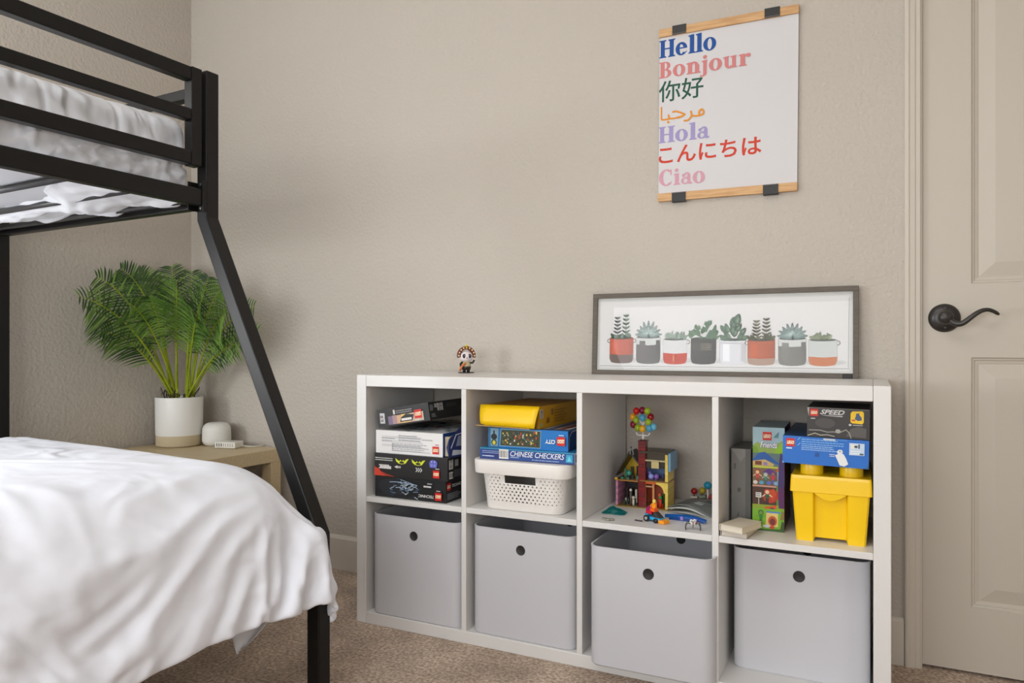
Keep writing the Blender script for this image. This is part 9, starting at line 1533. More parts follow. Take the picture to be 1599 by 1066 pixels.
[1130,1130,0,0,0,0,0,0,0,0,0,0,0,0,78,-77,-1,1,1,-2,-3,4,-4,4,-3,1,2,-1,1,-2,-1,2,-1,0,1,-1,2,-2,0,1,0,-2,2,0,0,-1,-1,2,-1,2,-3,1,1,0,-2,1,1,2,-4,0,1,1,-4,-3,0,1,-5,-6,3,-1,-1,-2,0,-2,-3,2,-2,-1,0,0,-1,-1,1,1,-1,-1,0,1,0,-1,2,-1,-1,3,1],
[1130,1130,0,0,0,0,0,0,0,0,0,0,0,79,-68,-24,16,-3,-1,4,-4,1,-1,3,-7,3,2,-2,2,1,-2,0,0,1,1,-2,0,1,0,-1,1,1,-3,2,0,1,-2,-1,0,2,-1,1,-1,0,0,1,-2,1,2,-3,0,2,-3,-2,-5,4,-4,-1,-7,3,-2,-1,-1,-2,-1,0,0,-2,0,0,-1,-1,0,1,0,-1,1,0,1,0,-2,2,2,-1,0],
[1130,1130,0,0,0,0,0,0,0,0,0,0,0,82,-67,-37,23,0,-3,2,0,0,1,-1,-1,-1,4,-3,0,1,1,-3,1,1,-1,3,-4,2,-3,3,0,-1,1,0,0,-2,4,-2,-3,2,0,0,1,0,0,-1,0,0,0,0,-1,0,0,-2,-4,-1,0,-1,-6,-2,2,-1,-5,2,-1,-1,-1,-1,-1,-1,2,-1,-2,3,-1,0,1,0,0,-1,3,0,-2,-1,0],
[1130,1130,0,0,0,0,0,0,0,0,0,0,0,0,91,-108,21,2,-8,-2,-1,6,-1,-1,1,-2,2,-1,0,1,0,1,-1,0,-1,1,0,0,1,-2,-1,2,0,0,-1,0,1,-1,3,-3,-2,2,0,0,0,1,-1,-1,1,-1,1,-1,-1,-1,-3,-2,-1,-3,1,-5,0,-1,-1,-2,0,-2,-1,0,-2,4,-5,3,1,0,-2,1,0,0,0,-1,1,-2,6,-2,-2],
[1130,1130,0,0,0,0,0,0,0,0,0,0,0,0,73,-65,-10,1,-1,1,3,-3,-2,2,0,1,-1,0,1,0,0,0,-1,1,0,-1,1,0,-2,2,0,-1,0,0,1,-1,1,-1,0,0,1,-1,0,0,0,1,0,-1,-1,1,0,-2,-1,0,-2,-2,-3,-2,0,-3,0,-1,-3,-2,1,-1,-1,0,0,-3,2,-1,0,0,1,0,-1,1,-1,-1,3,-1,2,2,-3],
[1130,1130,0,0,0,0,0,0,0,0,0,0,0,0,73,-56,-35,18,4,-4,-1,2,-3,-1,3,1,-3,2,0,-2,1,2,-2,0,0,1,0,0,0,-1,0,-1,2,0,-2,0,2,-1,0,0,0,0,0,0,0,0,0,1,0,-2,1,-1,-2,0,-2,-3,-1,-2,-2,-1,-2,-1,-1,-3,0,0,-1,-2,2,-1,-1,0,0,0,1,-1,0,0,1,1,0,-2,6,-4,2],
[1130,1130,0,0,0,0,0,0,0,0,0,0,0,0,81,-81,-7,8,-1,1,-2,0,0,-1,2,-2,1,0,1,-2,1,1,-1,-1,2,0,0,1,-2,0,0,-1,2,-1,-1,1,0,-1,1,0,0,0,0,0,-1,1,-1,2,0,-1,-1,0,-1,-1,-2,-4,2,-3,-3,-1,-3,0,-2,0,-2,0,0,-2,0,-1,0,0,0,1,-1,0,0,-1,2,1,3,-3,-1,0,4],
[1130,1130,0,0,0,0,0,0,0,0,0,0,0,0,79,-89,19,-12,2,2,-4,1,1,0,-1,2,-1,-3,3,0,1,-1,0,0,0,1,0,0,-2,2,-1,-1,1,-1,1,-1,1,0,-1,1,0,0,0,-1,1,0,0,0,0,1,-2,0,-1,-1,-2,-3,0,-2,-3,2,-6,-1,0,-2,1,-3,0,0,-1,0,0,-1,0,1,-1,0,1,0,0,0,0,0,1,-1,3],
[1130,1130,0,0,0,0,0,0,0,0,0,0,0,0,81,-95,27,-25,13,-2,0,-1,1,-1,1,1,-3,1,0,1,0,0,0,0,1,-1,0,1,-1,-1,0,1,0,-1,0,1,-1,1,-1,1,0,0,-1,1,0,0,0,0,0,0,-1,2,-5,1,-2,-2,-1,0,-6,0,4,-8,-1,-3,3,-1,-2,-1,0,0,0,0,-1,0,1,0,0,0,0,0,0,2,-2,5,2],
[1130,1130,0,0,0,0,0,0,0,0,0,0,0,0,73,-72,-3,-8,13,-4,0,-1,-1,3,-3,0,1,1,-2,1,1,0,0,0,-1,1,2,-3,0,0,1,-1,1,-1,1,-1,0,1,0,0,0,-1,1,-1,1,0,-1,0,3,-3,-1,1,-1,-1,-2,-2,-1,1,-1,-11,4,9,-14,-4,6,-3,-1,0,-1,0,-2,2,-1,0,2,-1,-1,1,1,4,-5,0,7,3,-7],
[1130,1130,0,0,0,0,0,0,0,0,0,0,0,0,67,-63,-19,23,-14,3,-1,5,-4,0,1,-1,-1,0,5,-3,1,1,-1,0,0,1,-3,2,-2,2,-1,0,0,0,1,0,-1,1,-1,0,1,1,-1,-1,0,0,1,0,-1,2,-2,-1,-1,0,-3,0,-2,-1,4,-4,-15,11,6,-12,-6,2,2,-1,-1,1,-2,0,1,0,-1,2,-2,3,2,0,3,0,-1,-1,-5],
[1130,1130,0,0,0,0,0,0,0,0,0,0,0,0,61,-65,-1,12,-23,19,-5,-2,2,-1,0,1,-2,1,1,0,1,0,0,0,0,-1,0,0,0,1,-1,0,0,1,0,-1,1,0,0,-1,0,0,1,-1,0,1,0,-2,1,1,1,-5,1,1,-3,-2,-2,0,-1,7,-8,-13,9,8,-9,-9,1,3,-3,0,2,-2,2,0,1,-1,5,2,-1,-1,-1,-2,-4,0,0],
[1130,1130,0,0,0,0,0,0,0,0,0,0,0,0,48,-45,-6,-6,8,-3,3,-1,0,-4,1,1,2,-2,3,-1,1,-1,1,-1,0,0,1,-2,3,-2,0,0,0,1,-1,1,-1,1,-1,0,2,-2,0,0,0,0,0,0,-1,2,0,-1,-3,1,0,-6,2,-3,-1,3,4,-10,-8,6,10,-9,-10,1,3,-2,0,3,-1,1,-1,2,-2,7,0,-5,-3,-1,-1,0,1],
[1130,1130,0,0,0,0,0,0,0,0,0,0,0,0,37,-35,-6,-6,18,-22,12,-2,1,0,1,-2,-2,3,2,-1,0,1,-1,0,-1,1,2,-3,3,-2,-1,2,0,-1,0,1,0,-1,-1,1,1,-1,0,0,-1,2,-2,1,0,0,0,0,-1,-2,1,-4,-1,-1,-2,0,5,2,-11,-8,9,10,-14,-8,8,1,-6,1,3,-1,1,0,-2,-1,3,-2,1,-1,-3,1,1],
[1130,1130,0,0,0,0,0,0,0,0,0,0,-4,3,34,-32,-11,8,0,-4,1,2,-3,0,3,2,-4,0,3,0,0,1,-1,0,-1,1,1,-1,2,-2,1,-2,1,1,-1,-1,2,-1,1,-3,3,-1,0,0,-1,1,0,0,0,0,1,-3,1,0,-3,-2,1,-4,0,-1,2,5,1,-12,-10,14,7,-16,-2,8,-2,-5,1,-1,0,-1,1,-2,-1,1,6,-2,-4,0,1],
[1130,1130,0,0,0,0,0,0,0,0,-3,-2,4,-2,40,-51,7,8,-14,18,-12,1,2,-2,2,1,-3,0,3,2,0,-2,1,0,0,1,-1,1,0,-1,0,1,-1,-1,0,2,-1,0,0,-1,1,0,0,0,0,0,0,0,0,-1,1,0,-2,2,-3,-6,4,-1,-4,1,0,4,3,1,-13,-9,15,6,-16,1,2,-5,-3,2,-1,2,-2,3,-3,1,3,0,-2,0,-1],
[1130,1130,0,0,0,-2,4,-8,8,-7,5,-5,4,-5,35,-45,22,-19,7,4,-5,0,2,1,1,-2,-1,0,4,0,0,0,0,0,0,0,1,1,-2,0,0,-1,1,0,1,-2,0,1,1,-1,-1,2,-2,1,0,0,0,-1,2,-2,0,0,0,0,1,-8,-1,5,-4,-2,3,0,2,4,1,-13,-8,20,-6,-13,2,-4,1,-1,0,1,0,2,0,-2,2,2,-3,1,-1],
[1129,1130,-3,2,-2,-4,7,-6,6,-5,3,1,-7,3,18,-11,-11,-9,17,-13,9,-1,1,2,-4,2,-2,0,4,0,0,-1,1,2,-3,1,1,-1,-2,4,-3,2,-2,1,0,-1,1,1,-1,0,0,0,-1,2,-1,0,-1,2,-3,2,-1,-1,0,0,1,1,-11,2,6,-3,-5,5,2,0,4,0,-12,-3,12,-13,-5,-3,5,0,-3,-1,4,2,-4,-1,-2,13,-3,-7,4],
[1120,1121,-3,4,-7,7,-8,5,-1,3,-8,7,-4,4,8,-11,-17,17,-5,-1,4,1,2,-5,-1,2,1,-1,4,-2,2,1,1,-3,2,-1,-1,1,0,0,0,0,-1,1,0,-1,3,-3,1,0,0,1,-1,1,-2,0,0,0,0,0,0,-1,2,-2,-1,2,0,-8,-1,7,-1,-6,5,2,1,2,1,-8,-9,4,-4,-6,0,4,-1,-2,-1,2,1,4,-4,-1,-1,13,-8],
[1112,1112,0,0,-4,4,0,-2,-4,7,-4,1,2,-4,7,-22,12,3,-14,18,-7,2,-2,1,-1,2,-2,1,4,0,1,-1,0,1,-1,0,-1,1,-1,1,0,-1,1,0,0,0,0,1,-1,-1,2,-1,1,-2,1,-1,0,0,1,-2,0,2,0,-2,0,-1,0,2,-6,-3,6,2,-4,4,-1,1,1,-1,-6,-5,-6,2,0,-2,2,-1,-3,-2,2,3,-1,9,-6,-3,3],
[1103,1103,0,0,0,-2,0,0,0,-1,3,-3,-2,6,-17,7,5,-14,10,0,2,1,-1,0,-1,1,0,0,4,1,-1,0,-1,1,0,0,0,-1,1,-1,1,-1,2,-2,2,-1,0,1,-2,2,-1,0,0,-2,2,1,-3,1,2,-4,2,1,0,-2,1,-2,-1,1,0,-1,-5,4,4,-1,0,1,0,-3,-3,-4,-4,-1,-1,1,1,-2,1,-3,0,0,-2,1,11,-7,1],
[1094,1094,1,-2,3,-3,-4,3,5,-6,-6,10,-3,-15,9,3,-14,10,4,-13,15,-3,-1,1,-1,1,0,0,4,0,0,0,0,-1,1,-1,1,-1,1,0,0,0,0,0,1,-1,0,0,0,0,0,1,-3,2,-1,2,-3,1,1,-1,-1,3,-2,0,0,-2,0,-1,1,0,0,-4,-1,9,-1,-3,1,1,-5,-2,-5,-1,-1,-1,0,1,0,-3,5,-4,-4,3,-1,6,0],
[1085,1086,-1,1,-2,1,0,-3,2,-17,24,-21,15,-15,14,-18,9,5,-12,8,1,1,0,-1,2,0,2,-3,4,1,-1,1,0,-2,3,-1,0,-1,1,0,0,0,0,0,0,1,-1,-1,1,0,0,0,-1,1,0,-1,1,0,-1,0,0,0,1,-2,3,-4,-1,0,2,-1,0,0,-4,2,5,-1,1,-4,-1,-1,-2,-4,-2,-1,0,-1,1,-1,4,-4,-2,1,0,0,5],
[1077,1078,-1,0,-1,0,1,-13,11,2,-14,14,-15,5,1,-5,9,-10,2,6,-8,8,0,0,2,1,-3,1,3,0,1,-1,2,-3,3,-2,2,-2,1,0,0,0,0,0,0,-1,1,1,-2,1,0,0,-1,1,1,-1,-1,1,-1,0,0,1,0,-4,3,0,-2,-1,2,-3,5,-3,-1,0,0,3,2,-4,0,-4,0,1,-6,-4,2,-3,1,0,1,3,-3,-1,5,-5,3],
[1068,1069,0,-1,-1,2,0,-14,1,6,-4,11,-25,20,-7,7,-15,5,10,-14,10,-2,3,1,-1,0,0,1,4,-1,1,-1,1,-1,0,2,-1,-1,2,-2,1,0,0,0,0,-1,1,1,-2,1,1,-2,1,0,1,-1,-1,1,-1,0,0,0,2,-4,1,1,-2,-1,4,-8,9,-1,-4,1,-1,2,0,2,-2,-3,-4,5,-7,2,-6,-4,5,-4,1,5,3,-9,6,0,-3],
[1059,1060,0,-2,2,0,-2,-3,-24,24,3,-21,5,9,-1,3,-12,17,-17,-1,13,-3,1,1,0,1,-1,1,2,1,0,1,0,0,0,0,-1,1,0,0,0,0,-1,1,0,1,-2,0,2,-2,1,1,-1,1,-1,1,-1,0,-2,1,-2,3,1,0,-3,-1,0,0,2,1,-6,5,-2,3,-6,3,1,2,-2,-2,-3,1,-1,-1,-4,-2,-4,6,-6,1,4,5,-6,-1,5],
[1051,1052,0,-3,2,2,0,-9,-13,18,-24,6,18,-20,18,-11,9,-9,-1,7,-9,10,0,1,0,0,0,-1,6,0,-1,1,0,0,0,0,0,-1,0,2,-1,-1,0,2,-1,-1,1,1,-2,2,-1,0,0,1,0,-1,1,-4,2,1,-3,3,1,-2,2,-1,-5,2,0,5,-1,-6,2,1,1,-5,7,-6,2,1,-3,1,-7,2,3,-7,-1,0,0,-3,-1,8,2,-5,-4],
[1042,1043,-1,0,1,0,2,-3,-15,-12,10,-4,7,4,-6,3,4,-7,7,-7,-1,8,1,1,-1,1,1,-2,6,0,0,-1,1,0,0,0,-1,1,-1,1,0,-1,1,0,0,0,0,0,0,0,1,-1,0,0,2,-1,-1,-1,0,-1,0,2,-2,4,0,-2,-1,-2,-2,6,-1,0,-3,-1,1,0,2,-6,7,0,-8,4,-1,-7,3,-1,-1,1,-2,-3,-3,1,6,1,-3],
[1033,1034,0,1,-1,0,-1,1,-16,-19,17,3,-13,17,-7,4,0,1,-1,-2,3,-3,8,0,-2,2,1,-2,6,0,-1,1,0,0,0,-1,0,1,-2,3,-1,0,0,0,0,0,0,0,0,1,-1,0,0,0,0,4,-5,-2,5,-3,0,-2,1,5,-1,0,-4,5,-8,2,1,4,-5,2,-2,-1,1,2,-4,4,-4,1,-2,-3,-1,1,-2,0,2,-1,-5,-4,4,4,0],
[1025,1026,0,1,1,-2,2,-7,-23,2,-2,10,-2,1,3,2,-2,2,0,2,-4,-1,7,2,-1,1,1,-1,4,1,-1,1,-1,2,-2,0,0,2,-3,2,0,0,0,0,0,0,0,1,-1,0,0,0,1,-2,4,-2,-1,0,-2,2,2,-2,0,-2,1,5,-2,-3,1,-4,-2,13,-15,8,0,-4,-5,13,-3,-4,-3,1,0,-3,0,-3,1,-2,1,4,-1,-7,-2,1,3],
[1016,1017,2,0,1,-1,0,-30,2,5,-6,4,5,-5,9,-1,-1,1,2,2,-7,7,-6,8,1,1,-1,1,3,0,0,0,0,1,-1,1,-1,1,-1,2,-1,0,0,0,0,0,0,0,0,0,0,-1,2,1,0,-2,3,-4,3,-1,-5,7,-2,0,-2,-1,5,-1,-3,-1,-2,6,-6,-2,1,7,-2,-6,10,-5,-4,0,2,-5,-1,-2,1,-1,0,2,3,-4,-6,0,3],
[1007,1010,0,0,1,-1,0,-25,-11,3,2,5,4,3,-3,4,1,1,1,1,-3,1,-5,11,1,-1,1,-1,4,-1,1,0,0,0,1,0,-1,1,2,-2,-1,1,0,2,-4,3,0,-2,2,-2,1,0,2,-2,1,0,0,0,2,-1,0,-7,7,1,0,-4,-3,6,0,-6,1,2,-1,1,-7,7,4,-2,-7,6,-3,-4,6,-6,1,-5,0,3,-2,-3,5,5,-9,-8,4],
[999,1002,1,-1,1,1,-6,-31,1,-1,6,3,3,-1,1,7,-3,5,-3,1,0,1,-1,-1,8,-1,-1,3,1,-1,3,0,0,-1,1,0,0,0,0,0,0,0,0,-1,2,1,-5,3,1,-1,0,0,1,-1,2,-1,4,-1,-6,4,0,1,1,-12,12,-4,2,-7,8,-3,-2,-6,6,2,3,-8,-1,9,-2,-5,2,-1,-2,-3,9,-10,2,-9,2,3,1,3,6,-15,-1],
[995,1006,-4,-4,2,-2,-27,-10,2,2,4,1,3,1,1,5,2,-4,5,-2,1,3,-2,-5,12,-1,-3,-1,7,1,0,0,0,-1,1,1,-1,0,0,0,0,-1,2,-2,1,-1,2,0,-2,0,1,0,1,0,3,0,-1,-1,1,-4,2,1,1,-3,-2,4,-2,2,-7,7,-2,1,-10,6,5,-1,-5,1,3,-2,2,-3,0,-6,7,-7,2,0,4,-13,0,9,-5,5,-7],
[998,999,11,-5,-2,-13,-23,0,-1,1,1,2,4,4,3,1,0,-2,4,1,0,4,-5,2,1,7,-3,-3,7,0,0,1,0,-1,1,0,0,0,0,-1,0,1,0,0,-2,3,-2,2,-1,1,-2,4,-1,2,-2,-1,1,3,-3,-1,-1,0,3,-3,2,-2,1,0,2,-8,6,1,0,-6,-2,4,0,0,0,2,-5,5,0,-6,-1,-3,3,7,-7,-3,4,-10,3,2,-2],
[1004,996,16,0,-2,-30,-8,0,1,0,1,2,2,6,3,0,3,-2,2,1,-1,1,1,3,-5,8,-1,-1,5,0,0,1,0,-1,1,0,0,-1,1,-1,1,-1,0,0,1,0,0,0,2,0,-1,0,1,-1,1,0,2,0,-2,-1,-1,0,3,-3,0,5,-3,-2,-1,4,-3,0,0,-2,4,-13,7,3,-1,3,-5,0,9,-14,4,3,-5,0,1,-2,1,-1,0,-9,2],
[1009,999,11,5,2,-31,-16,2,5,6,2,-1,-3,1,3,3,5,2,2,-2,-1,-1,3,2,4,-3,3,0,3,1,1,-1,1,0,0,-1,0,0,0,2,-3,2,-1,1,0,0,0,0,1,0,0,1,1,-2,2,-2,2,-1,2,0,-6,3,2,3,-5,-3,7,-2,-4,-1,6,-2,-3,-3,3,-6,1,4,-2,4,-2,4,5,-19,8,8,-10,-7,9,-4,-2,6,4,-15,2],
[1012,999,19,-11,16,-15,-40,5,1,25,-8,-5,-1,-2,1,-1,2,3,5,4,1,-1,3,1,-1,2,3,3,3,0,-2,0,0,1,-1,0,0,0,1,-2,3,-2,0,-1,3,-2,2,-1,1,0,-1,2,-1,0,1,-1,1,0,1,3,-4,-3,4,7,-5,-6,-5,13,0,-9,-5,14,-5,-8,1,2,-2,1,-2,3,9,-7,9,-13,-5,8,6,-18,9,-1,-2,4,3,-11,2],
[1012,1000,17,-7,3,9,-40,-10,0,5,20,-6,1,-1,-5,-5,3,0,1,4,11,0,3,-2,-4,1,-2,1,10,2,0,1,-1,0,-1,0,2,-2,2,-1,0,2,-3,1,2,-2,1,1,0,0,0,0,0,0,1,-1,2,0,-3,4,2,-2,-6,10,-2,-2,-3,-8,17,-1,-23,14,8,-13,-2,8,-9,6,-1,4,14,-20,-3,8,-7,5,2,-8,-1,3,-1,-2,9,-9,-3],
[1018,1005,7,13,-6,-5,-9,-19,-4,-3,-3,18,2,3,5,2,-8,-8,2,2,13,1,1,-3,-1,-2,-4,1,7,-1,1,1,2,1,2,1,-1,2,0,0,1,-2,1,2,0,0,-1,0,-1,2,-2,2,0,1,0,0,0,1,3,-6,3,5,0,-11,10,-7,8,-16,17,-3,6,-30,16,16,-29,11,3,-2,-2,6,11,1,-23,-4,11,-1,5,-5,-4,-10,21,-12,-1,2,13],
]

# ------------------------------------------------------------------ bunk bed
BO = Vector((-1.192, -.877, 0))        # foot post of the lower bed, outer near corner
bed = thing('bunk_bed', 'black metal bunk bed with a narrower upper berth and slanted corner post', 'bunk bed', BO, (0, 0, -A))
UX = -.401                              # outer side of the upper berth
LX = -1.487                             # wall side
LEN = 2.02


def bar(name, boxes, lab=None, bevel=.0035):
    q = MB()
    for bx in boxes: q.box(*bx, M_black)
    o = q.build(name, bed, bevel=bevel, seg=2)
    if lab: o['label'] = lab
    return o


def slanted_post(y0, y1):
    """upright, knee, slanted run, knee and lower upright in one square tube"""
    q = MB(); t = .04
    cl = [((UX - t, UX), 1.602), ((UX - t, UX), 1.205), ((-t, 0), .40), ((-t, 0), 0.001)]
    # a slightly steeper knee at the top, as the tube is cut on the bisector
    vs = []
    for (xa, xb), z in cl:
        dz = .0
        for (x, y) in ((xa, y0), (xb, y0), (xb, y1), (xa, y1)):
            k = z
            if z == 1.205: k = z - (.004 if x == xa else -.004)
            if z == .40: k = z - (.006 if x == xa else -.006)
            vs.append((x, y, k))
    # widen the slanted run so that its square section stays 4 cm
    fs = [(0, 1, 2, 3), (12, 15, 14, 13)]
    for j in range(3):
        for k in range(4): fs.append((j * 4 + k, j * 4 + (k + 1) % 4, (j + 1) * 4 + (k + 1) % 4, (j + 1) * 4 + k))
    q.add(vs, fs, M_black)
    return q.build('slanted_post', bed, bevel=.004, seg=2)
slanted = slanted_post(.0, .04); slanted_post(-LEN, -LEN + .04)
for y0 in (.0, -LEN): bar('wall_post', [(LX, LX + .04, y0, y0 + .04, .001, 1.602)])
# guard rail frame of the upper berth: three bars with an upright at the foot
gx0, gx1 = UX - .036, UX - .006
for (z0, z1) in ((1.563, 1.598), (1.458, 1.488), (1.342, 1.378)):
    bar('guard_rail', [(gx0, gx1, -LEN + .05, -.0415, z0, z1)], bevel=.003)
upright_bar = bar('guard_upright', [(gx0 - .001, gx1 + .001, -.0412, -.0095, 1.340, 1.600)], bevel=.003); bar('guard_upright', [(gx0 - .001, gx1 + .001, -1.02, -.99, 1.3785, 1.4575)], bevel=.003)
o = bar('side_rail', [(UX - .034, UX - .004, -LEN + .05, -.006, 1.238, 1.282)]); bar('side_rail', [(LX + .006, LX + .036, -LEN + .05, -.006, 1.238, 1.282)])
q = MB(); q.box(UX - .038, UX - .0345, -.030, -.0005, 1.225, 1.302, M_black)
q.box(UX - .0035, UX + .0005, -.012, -.0005, 1.222, 1.304, M_black)
for z in (1.232, 1.294): q.cyl((UX - .012, -.004, z), (UX - .012, -.012, z), .005, pm((70, 70, 72), .3, .6), 10)
q.build('bracket', slanted, bevel=.0006)
for z in (1.512, 1.556, 1.585, 1.46):
    q = MB(); q.cyl((gx0 - .002, -.022, z), (gx0 - .0065, -.022, z), .0055, pm((58, 58, 60), .3, .6), 12); q.cyl((gx0 - .0065, -.022, z), (gx0 - .0085, -.022, z), .003, pm((58, 58, 60), .3, .6), 8); q.build('bolt', upright_bar)
for y0 in (.006, -LEN + .006):
    for (z0, z1) in ((1.540, 1.570), (1.236, 1.262), (1.38, 1.41)):
        if y0 > 0 and z0 == 1.38: continue
        bar('end_rail', [(LX + .0405, UX - .0405, y0, y0 + .028, z0, z1)])
    bar('end_rail', [(LX + .0405, -.0405, y0, y0 + .028, .262, .305)])
for (x0, x1) in ((-.034, -.004), (LX + .006, LX + .036)): bar('lower_side_rail', [(x0, x1, -LEN + .05, -.006, .262, .305)])
k = 0
for i in range(13):
    y = -.030 - .155 * i
    q = MB(); q.cyl((LX + .034, y, 1.2505), (UX - .034, y, 1.2505), .0085, pm((58, 56, 56), .35, .0), 12); q.build('slat', bed)
bar('ladder_rail', [(LX + .3, LX + .32, -LEN, -LEN + .02, .3, 1.2)])
for i in range(9): bar('lower_slat', [(LX + .037, -.035, -.08 - .22 * i, -.04 - .22 * i, .290, .300)], bevel=.001)

# mattresses
q = MB(); loft(q, [[(x, y, z) for x, y in rrect(1.425 - 2 * g, 1.94 - 2 * g, .09 - g * .5, 6)] for z, g in ((.302, .02), (.315, .004), (.33, 0), (.44, 0), (.50, .03))], M_sheet, True, True, True)
tag(q.build('mattress', None, tuple(BO + Matrix.Rotation(-A, 3, 'Z') @ Vector((-.742, -.995, 0))), (0, 0, -A)), 'white mattress of the lower berth, hidden beneath the draped white duvet', 'mattress')
MW = UX - LX - .16
q = MB(); loft(q, [[(x, y, z) for x, y in rrect(MW - 2 * g, 1.90 - 2 * g, .08 - g * .5, 6)] for z, g in ((1.2605, .012), (1.268, .002), (1.28, 0), (1.38, 0), (1.40, .02))], M_sheet, True, True, True)
tag(q.build('mattress', None, tuple(BO + Matrix.Rotation(-A, 3, 'Z') @ Vector(((UX + LX) / 2 - .006, -1.0, 0))), (0, 0, -A)), 'white mattress of the upper berth, seen from below between the metal slats', 'mattress')

# upper duvet: puffed cotton held behind the guard rail


def fold_noise(x, y, seed=0):
    v = Vector((x, y, seed * 7.3))
    return noise.noise(v) * .6 + noise.noise(v * 2.1) * .3 + noise.noise(v * 4.3) * .15
q = MB(); nu, nv = 46, 300; vs = []
prof_u = []
x_out, x_in = UX - .056, LX + .02
base_prof = [(x_out - .035, 1.286), (x_out - .014, 1.2875), (x_out - .002, 1.297), (x_out + .0, 1.315), (x_out - .0, 1.36), (x_out - .002, 1.40), (x_out - .006, 1.435), (x_out - .020, 1.462), (x_out - .05, 1.480), (x_out - .10, 1.492), (x_out - .25, 1.500), (x_out - .5, 1.502), (x_in + .2, 1.495), (x_in + .05, 1.475), (x_in, 1.42), (x_in, 1.32)]
lens = [0]
for a, b_ in zip(base_prof[:-1], base_prof[1:]): lens.append(lens[-1] + sqrt((a[0] - b_[0]) ** 2 + (a[1] - b_[1]) ** 2))
def prof_eval(s_):
    for k in range(len(lens) - 1):
        if s_ <= lens[k + 1] or k == len(lens) - 2:
            t = (s_ - lens[k]) / (lens[k + 1] - lens[k]); a, b_ = base_prof[k], base_prof[k + 1]
            return a[0] + (b_[0] - a[0]) * t, a[1] + (b_[1] - a[1]) * t
us = [lens[-1] * (k / nu) ** 2.0 for k in range(nu + 1)]
for j in range(nv + 1):
    y = -.016 - 1.93 * (j / nv) ** 1.35
    e = min(1, (j / 9.0)); rnd_e = sqrt(max(0, 1 - (1 - e) ** 2))
    # slow quilting seams every 40 cm
    seam = 0
    for sy in (-.22, -.38, -.62, -.90): seam += math.exp(-((y - sy + .02 * sin(9 * sy)) / .006) ** 2)
    for k, s_ in enumerate(us):
        x, z = prof_eval(s_)
        up = max(0, min(1, (z - 1.29) / .10)); side = max(0, 1 - max(0, (x_out - x) / .12))
        d = 0
        d += side * .014 * fold_noise(x * 3, y * 5 + z * 3, 1) + side * .007 * fold_noise(z * 14, y * 26 + z * 20, 6)
        w_ = 24 * (y + .10 * sin(12 * z) - .8 * (z - 1.28))
        amp = .017 * (1 - abs(2 * min(1, max(0, (z - 1.285) / .13)) - 1)) * (0.6 + .6 * noise.noise(Vector((y * 3, 2, 0))))
        d += side * amp * sin(w_ * 2.6 + 3 * noise.noise(Vector((y * 4, z * 9, 3))))
        d -= seam * .006 * (z > 1.37)
        d += .008 * fold_noise(x * 2, y * 2.4, 4) * (1 - side)
        xx = min(x + d * 1.1, UX - .0385); zz = z + d * .4 * up - .008 * (1 - rnd_e) * up
        xx = xx + (1 - rnd_e) * -.018 * up
        vs.append((xx, y, zz - .022 * (1 - rnd_e) * (z > 1.40)))
q.add(vs, [(j * (nu + 1) + k, j * (nu + 1) + k + 1, (j + 1) * (nu + 1) + k + 1, (j + 1) * (nu + 1) + k) for j in range(nv) for k in range(nu)], M_cloth2, True)
# foot end cap
q.add([vs[k] for k in range(nu + 1)] + [((UX + LX) / 2, -.012, 1.38)], [(k, k + 1, nu + 1) for k in range(nu)], M_cloth2, True)
up_d = tag(q.build('duvet', None, BO, (0, 0, -A)), 'rumpled white duvet on the upper berth, bulging behind the black guard rails', 'duvet')

# sheet sagging through the slats at the foot end of the upper berth
q = MB(); nx_, ny_ = 70, 36; vs = []
for j in range(ny_ + 1):
    for i in range(nx_ + 1):
        s_, t = i / nx_, j / ny_
        x = LX + .10 + (UX - .050 - LX - .10) * s_
        edge_f = -.020 - .035 * (1 + sin(5 * s_ + 1)) * .5 - .05 * max(0, .25 - s_) * 4 + .012 * noise.noise(Vector((s_ * 12, 0, 2)))
        edge_n = -.15 - .13 * (s_ ** 1.6) - .06 * max(0, sin(9 * s_)) + .03 * noise.noise(Vector((s_ * 9, 3, 5)))
        y = edge_f + (edge_n - edge_f) * t
        sag = .040 * sin(pi * min(1, t * 1.02)) ** .7 * (.55 + .6 * noise.noise(Vector((s_ * 5, t * 2, 1)))) * sin(pi * min(1, s_ * .96 + .04)) ** .4
        z = 1.262 - max(0, sag) - (.014 * max(0, 1 - t * 6) * (.6 + sin(22 * s_))) + .006 * noise.noise(Vector((s_ * 20, t * 7, 8)))
        vs.append((x, y, z))
q.add(vs, [(j * (nx_ + 1) + k, j * (nx_ + 1) + k + 1, (j + 1) * (nx_ + 1) + k + 1, (j + 1) * (nx_ + 1) + k) for j in range(ny_) for k in range(nx_)], M_sheet, True)
o = q.build('bed_sheet', None, BO, (0, 0, -A)); s5 = o.modifiers.new('t', 'SOLIDIFY'); s5.thickness = .0015
tag(o, 'crumpled white sheet hanging down through the slats under the foot of the upper berth', 'sheet')

# lower duvet: draped cloth, stored as measured heights and positions
DN = (NXV, NYV)
comp = []
for rows in (DUVET_X, DUVET_Y, DUVET_Z):          # second differences along each row, in half millimetres
    arr = []
    for row in rows:
        line_values = [row[0], row[1]]
        for dd in row[2:]: line_values.append(2 * line_values[-1] - line_values[-2] + dd)
        arr += [v * .0005 for v in line_values]
    comp.append(arr)


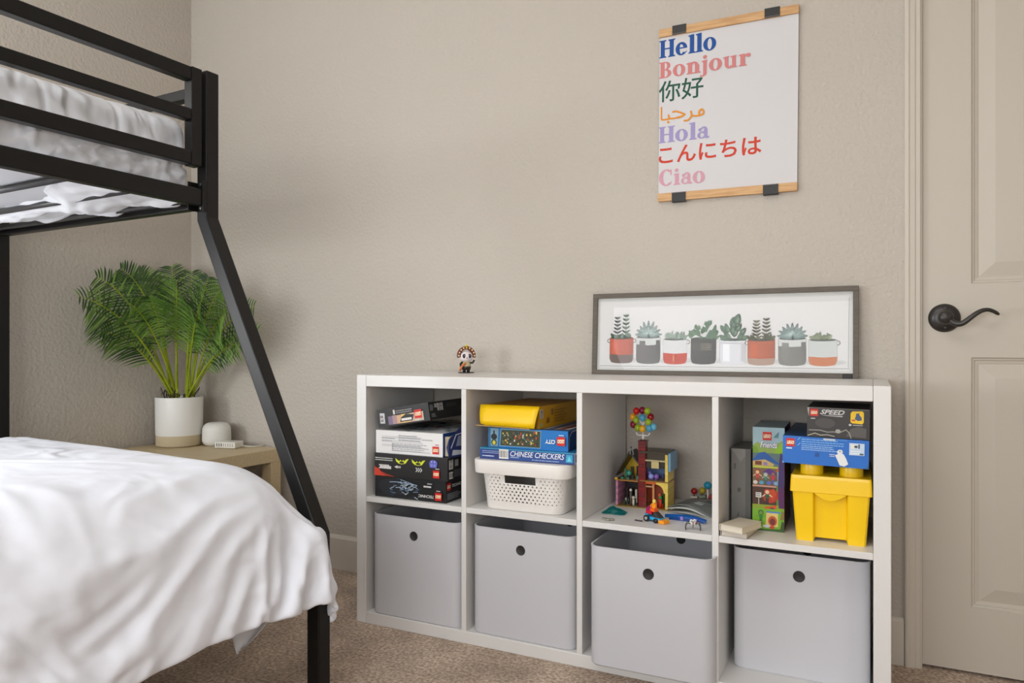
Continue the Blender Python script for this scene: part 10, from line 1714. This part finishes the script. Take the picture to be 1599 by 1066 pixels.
def crease(p):
    """drag folds fanning out from the corner of the bed, and crumples lower down the side"""
    x, y, z = p
    side = max(0, min(1, (x + .34) / .22)); r_ = sqrt((y + .06) ** 2 + (z - .56) ** 2)
    if side <= 0: return p
    a = math.atan2(z - .56, y + .06)
    nz = noise.noise(Vector((y * 2.5, z * 2.5, 5)))
    f = sin(a * 13 + 2.2 * nz + 1.5 * noise.noise(Vector((y * 6, z * 6, 1))))
    f = 1 - abs(f) ** .8
    fan = min(1, max(0, (r_ - .06) / .16)) * max(0, 1 - max(0, r_ - .42) / .42)
    g = noise.noise(Vector((y * 9 + z * 5, z * 9 - y * 3, 7))); g2 = 1 - abs(noise.noise(Vector((y * 13, z * 11, 3)))) * 3.2
    low = max(0, min(1, (-.30 - y) / .3))
    d = side * (.019 * fan * (f - .4) * (.55 + .45 * nz) + low * (.008 * g + .006 * max(-.5, g2)))
    n_ = Vector((x + .38, 0, z - .20)).normalized()
    return (x + n_.x * d, y, z + n_.z * d)
q = MB(); vs = [crease(p) for p in zip(*comp)]; nx_, ny_ = DN
q.add(vs, [(j * nx_ + k, j * nx_ + k + 1, (j + 1) * nx_ + k + 1, (j + 1) * nx_ + k) for j in range(ny_ - 1) for k in range(nx_ - 1)], M_cloth, True)
dv = q.build('duvet', None, BO, (0, 0, -A))
s5 = dv.modifiers.new('padding', 'SOLIDIFY'); s5.thickness = .012; s5.offset = -1
ss = dv.modifiers.new('soft', 'SUBSURF'); ss.levels = 1; ss.render_levels = 1
tag(dv, 'large creased white duvet draped over the lower berth and its side', 'duvet')
# corner of the under sheet hanging down at the foot of the lower berth
q = MB(); vs = []; n1 = 12
for j in range(n1 + 1):
    t = j / n1
    for i in range(n1 + 1):
        s_ = i / n1 - .5
        wdt = .34 * (1 - t) ** .75 + .002
        vs.append((-.175 - .02 * t + wdt * .8 * s_, -.060 + .010 * sin(6 * s_) + .010 * sin(4 * t), .300 - .185 * t + .012 * s_))
q.add(vs, [(j * (n1 + 1) + k, j * (n1 + 1) + k + 1, (j + 1) * (n1 + 1) + k + 1, (j + 1) * (n1 + 1) + k) for j in range(n1) for k in range(n1)], M_sheet, True)
o = q.build('bed_sheet', None, BO, (0, 0, -A)); s5 = o.modifiers.new('t', 'SOLIDIFY'); s5.thickness = .0015
tag(o, 'pointed corner of a white sheet hanging below the lower duvet hem towards the carpet', 'sheet')
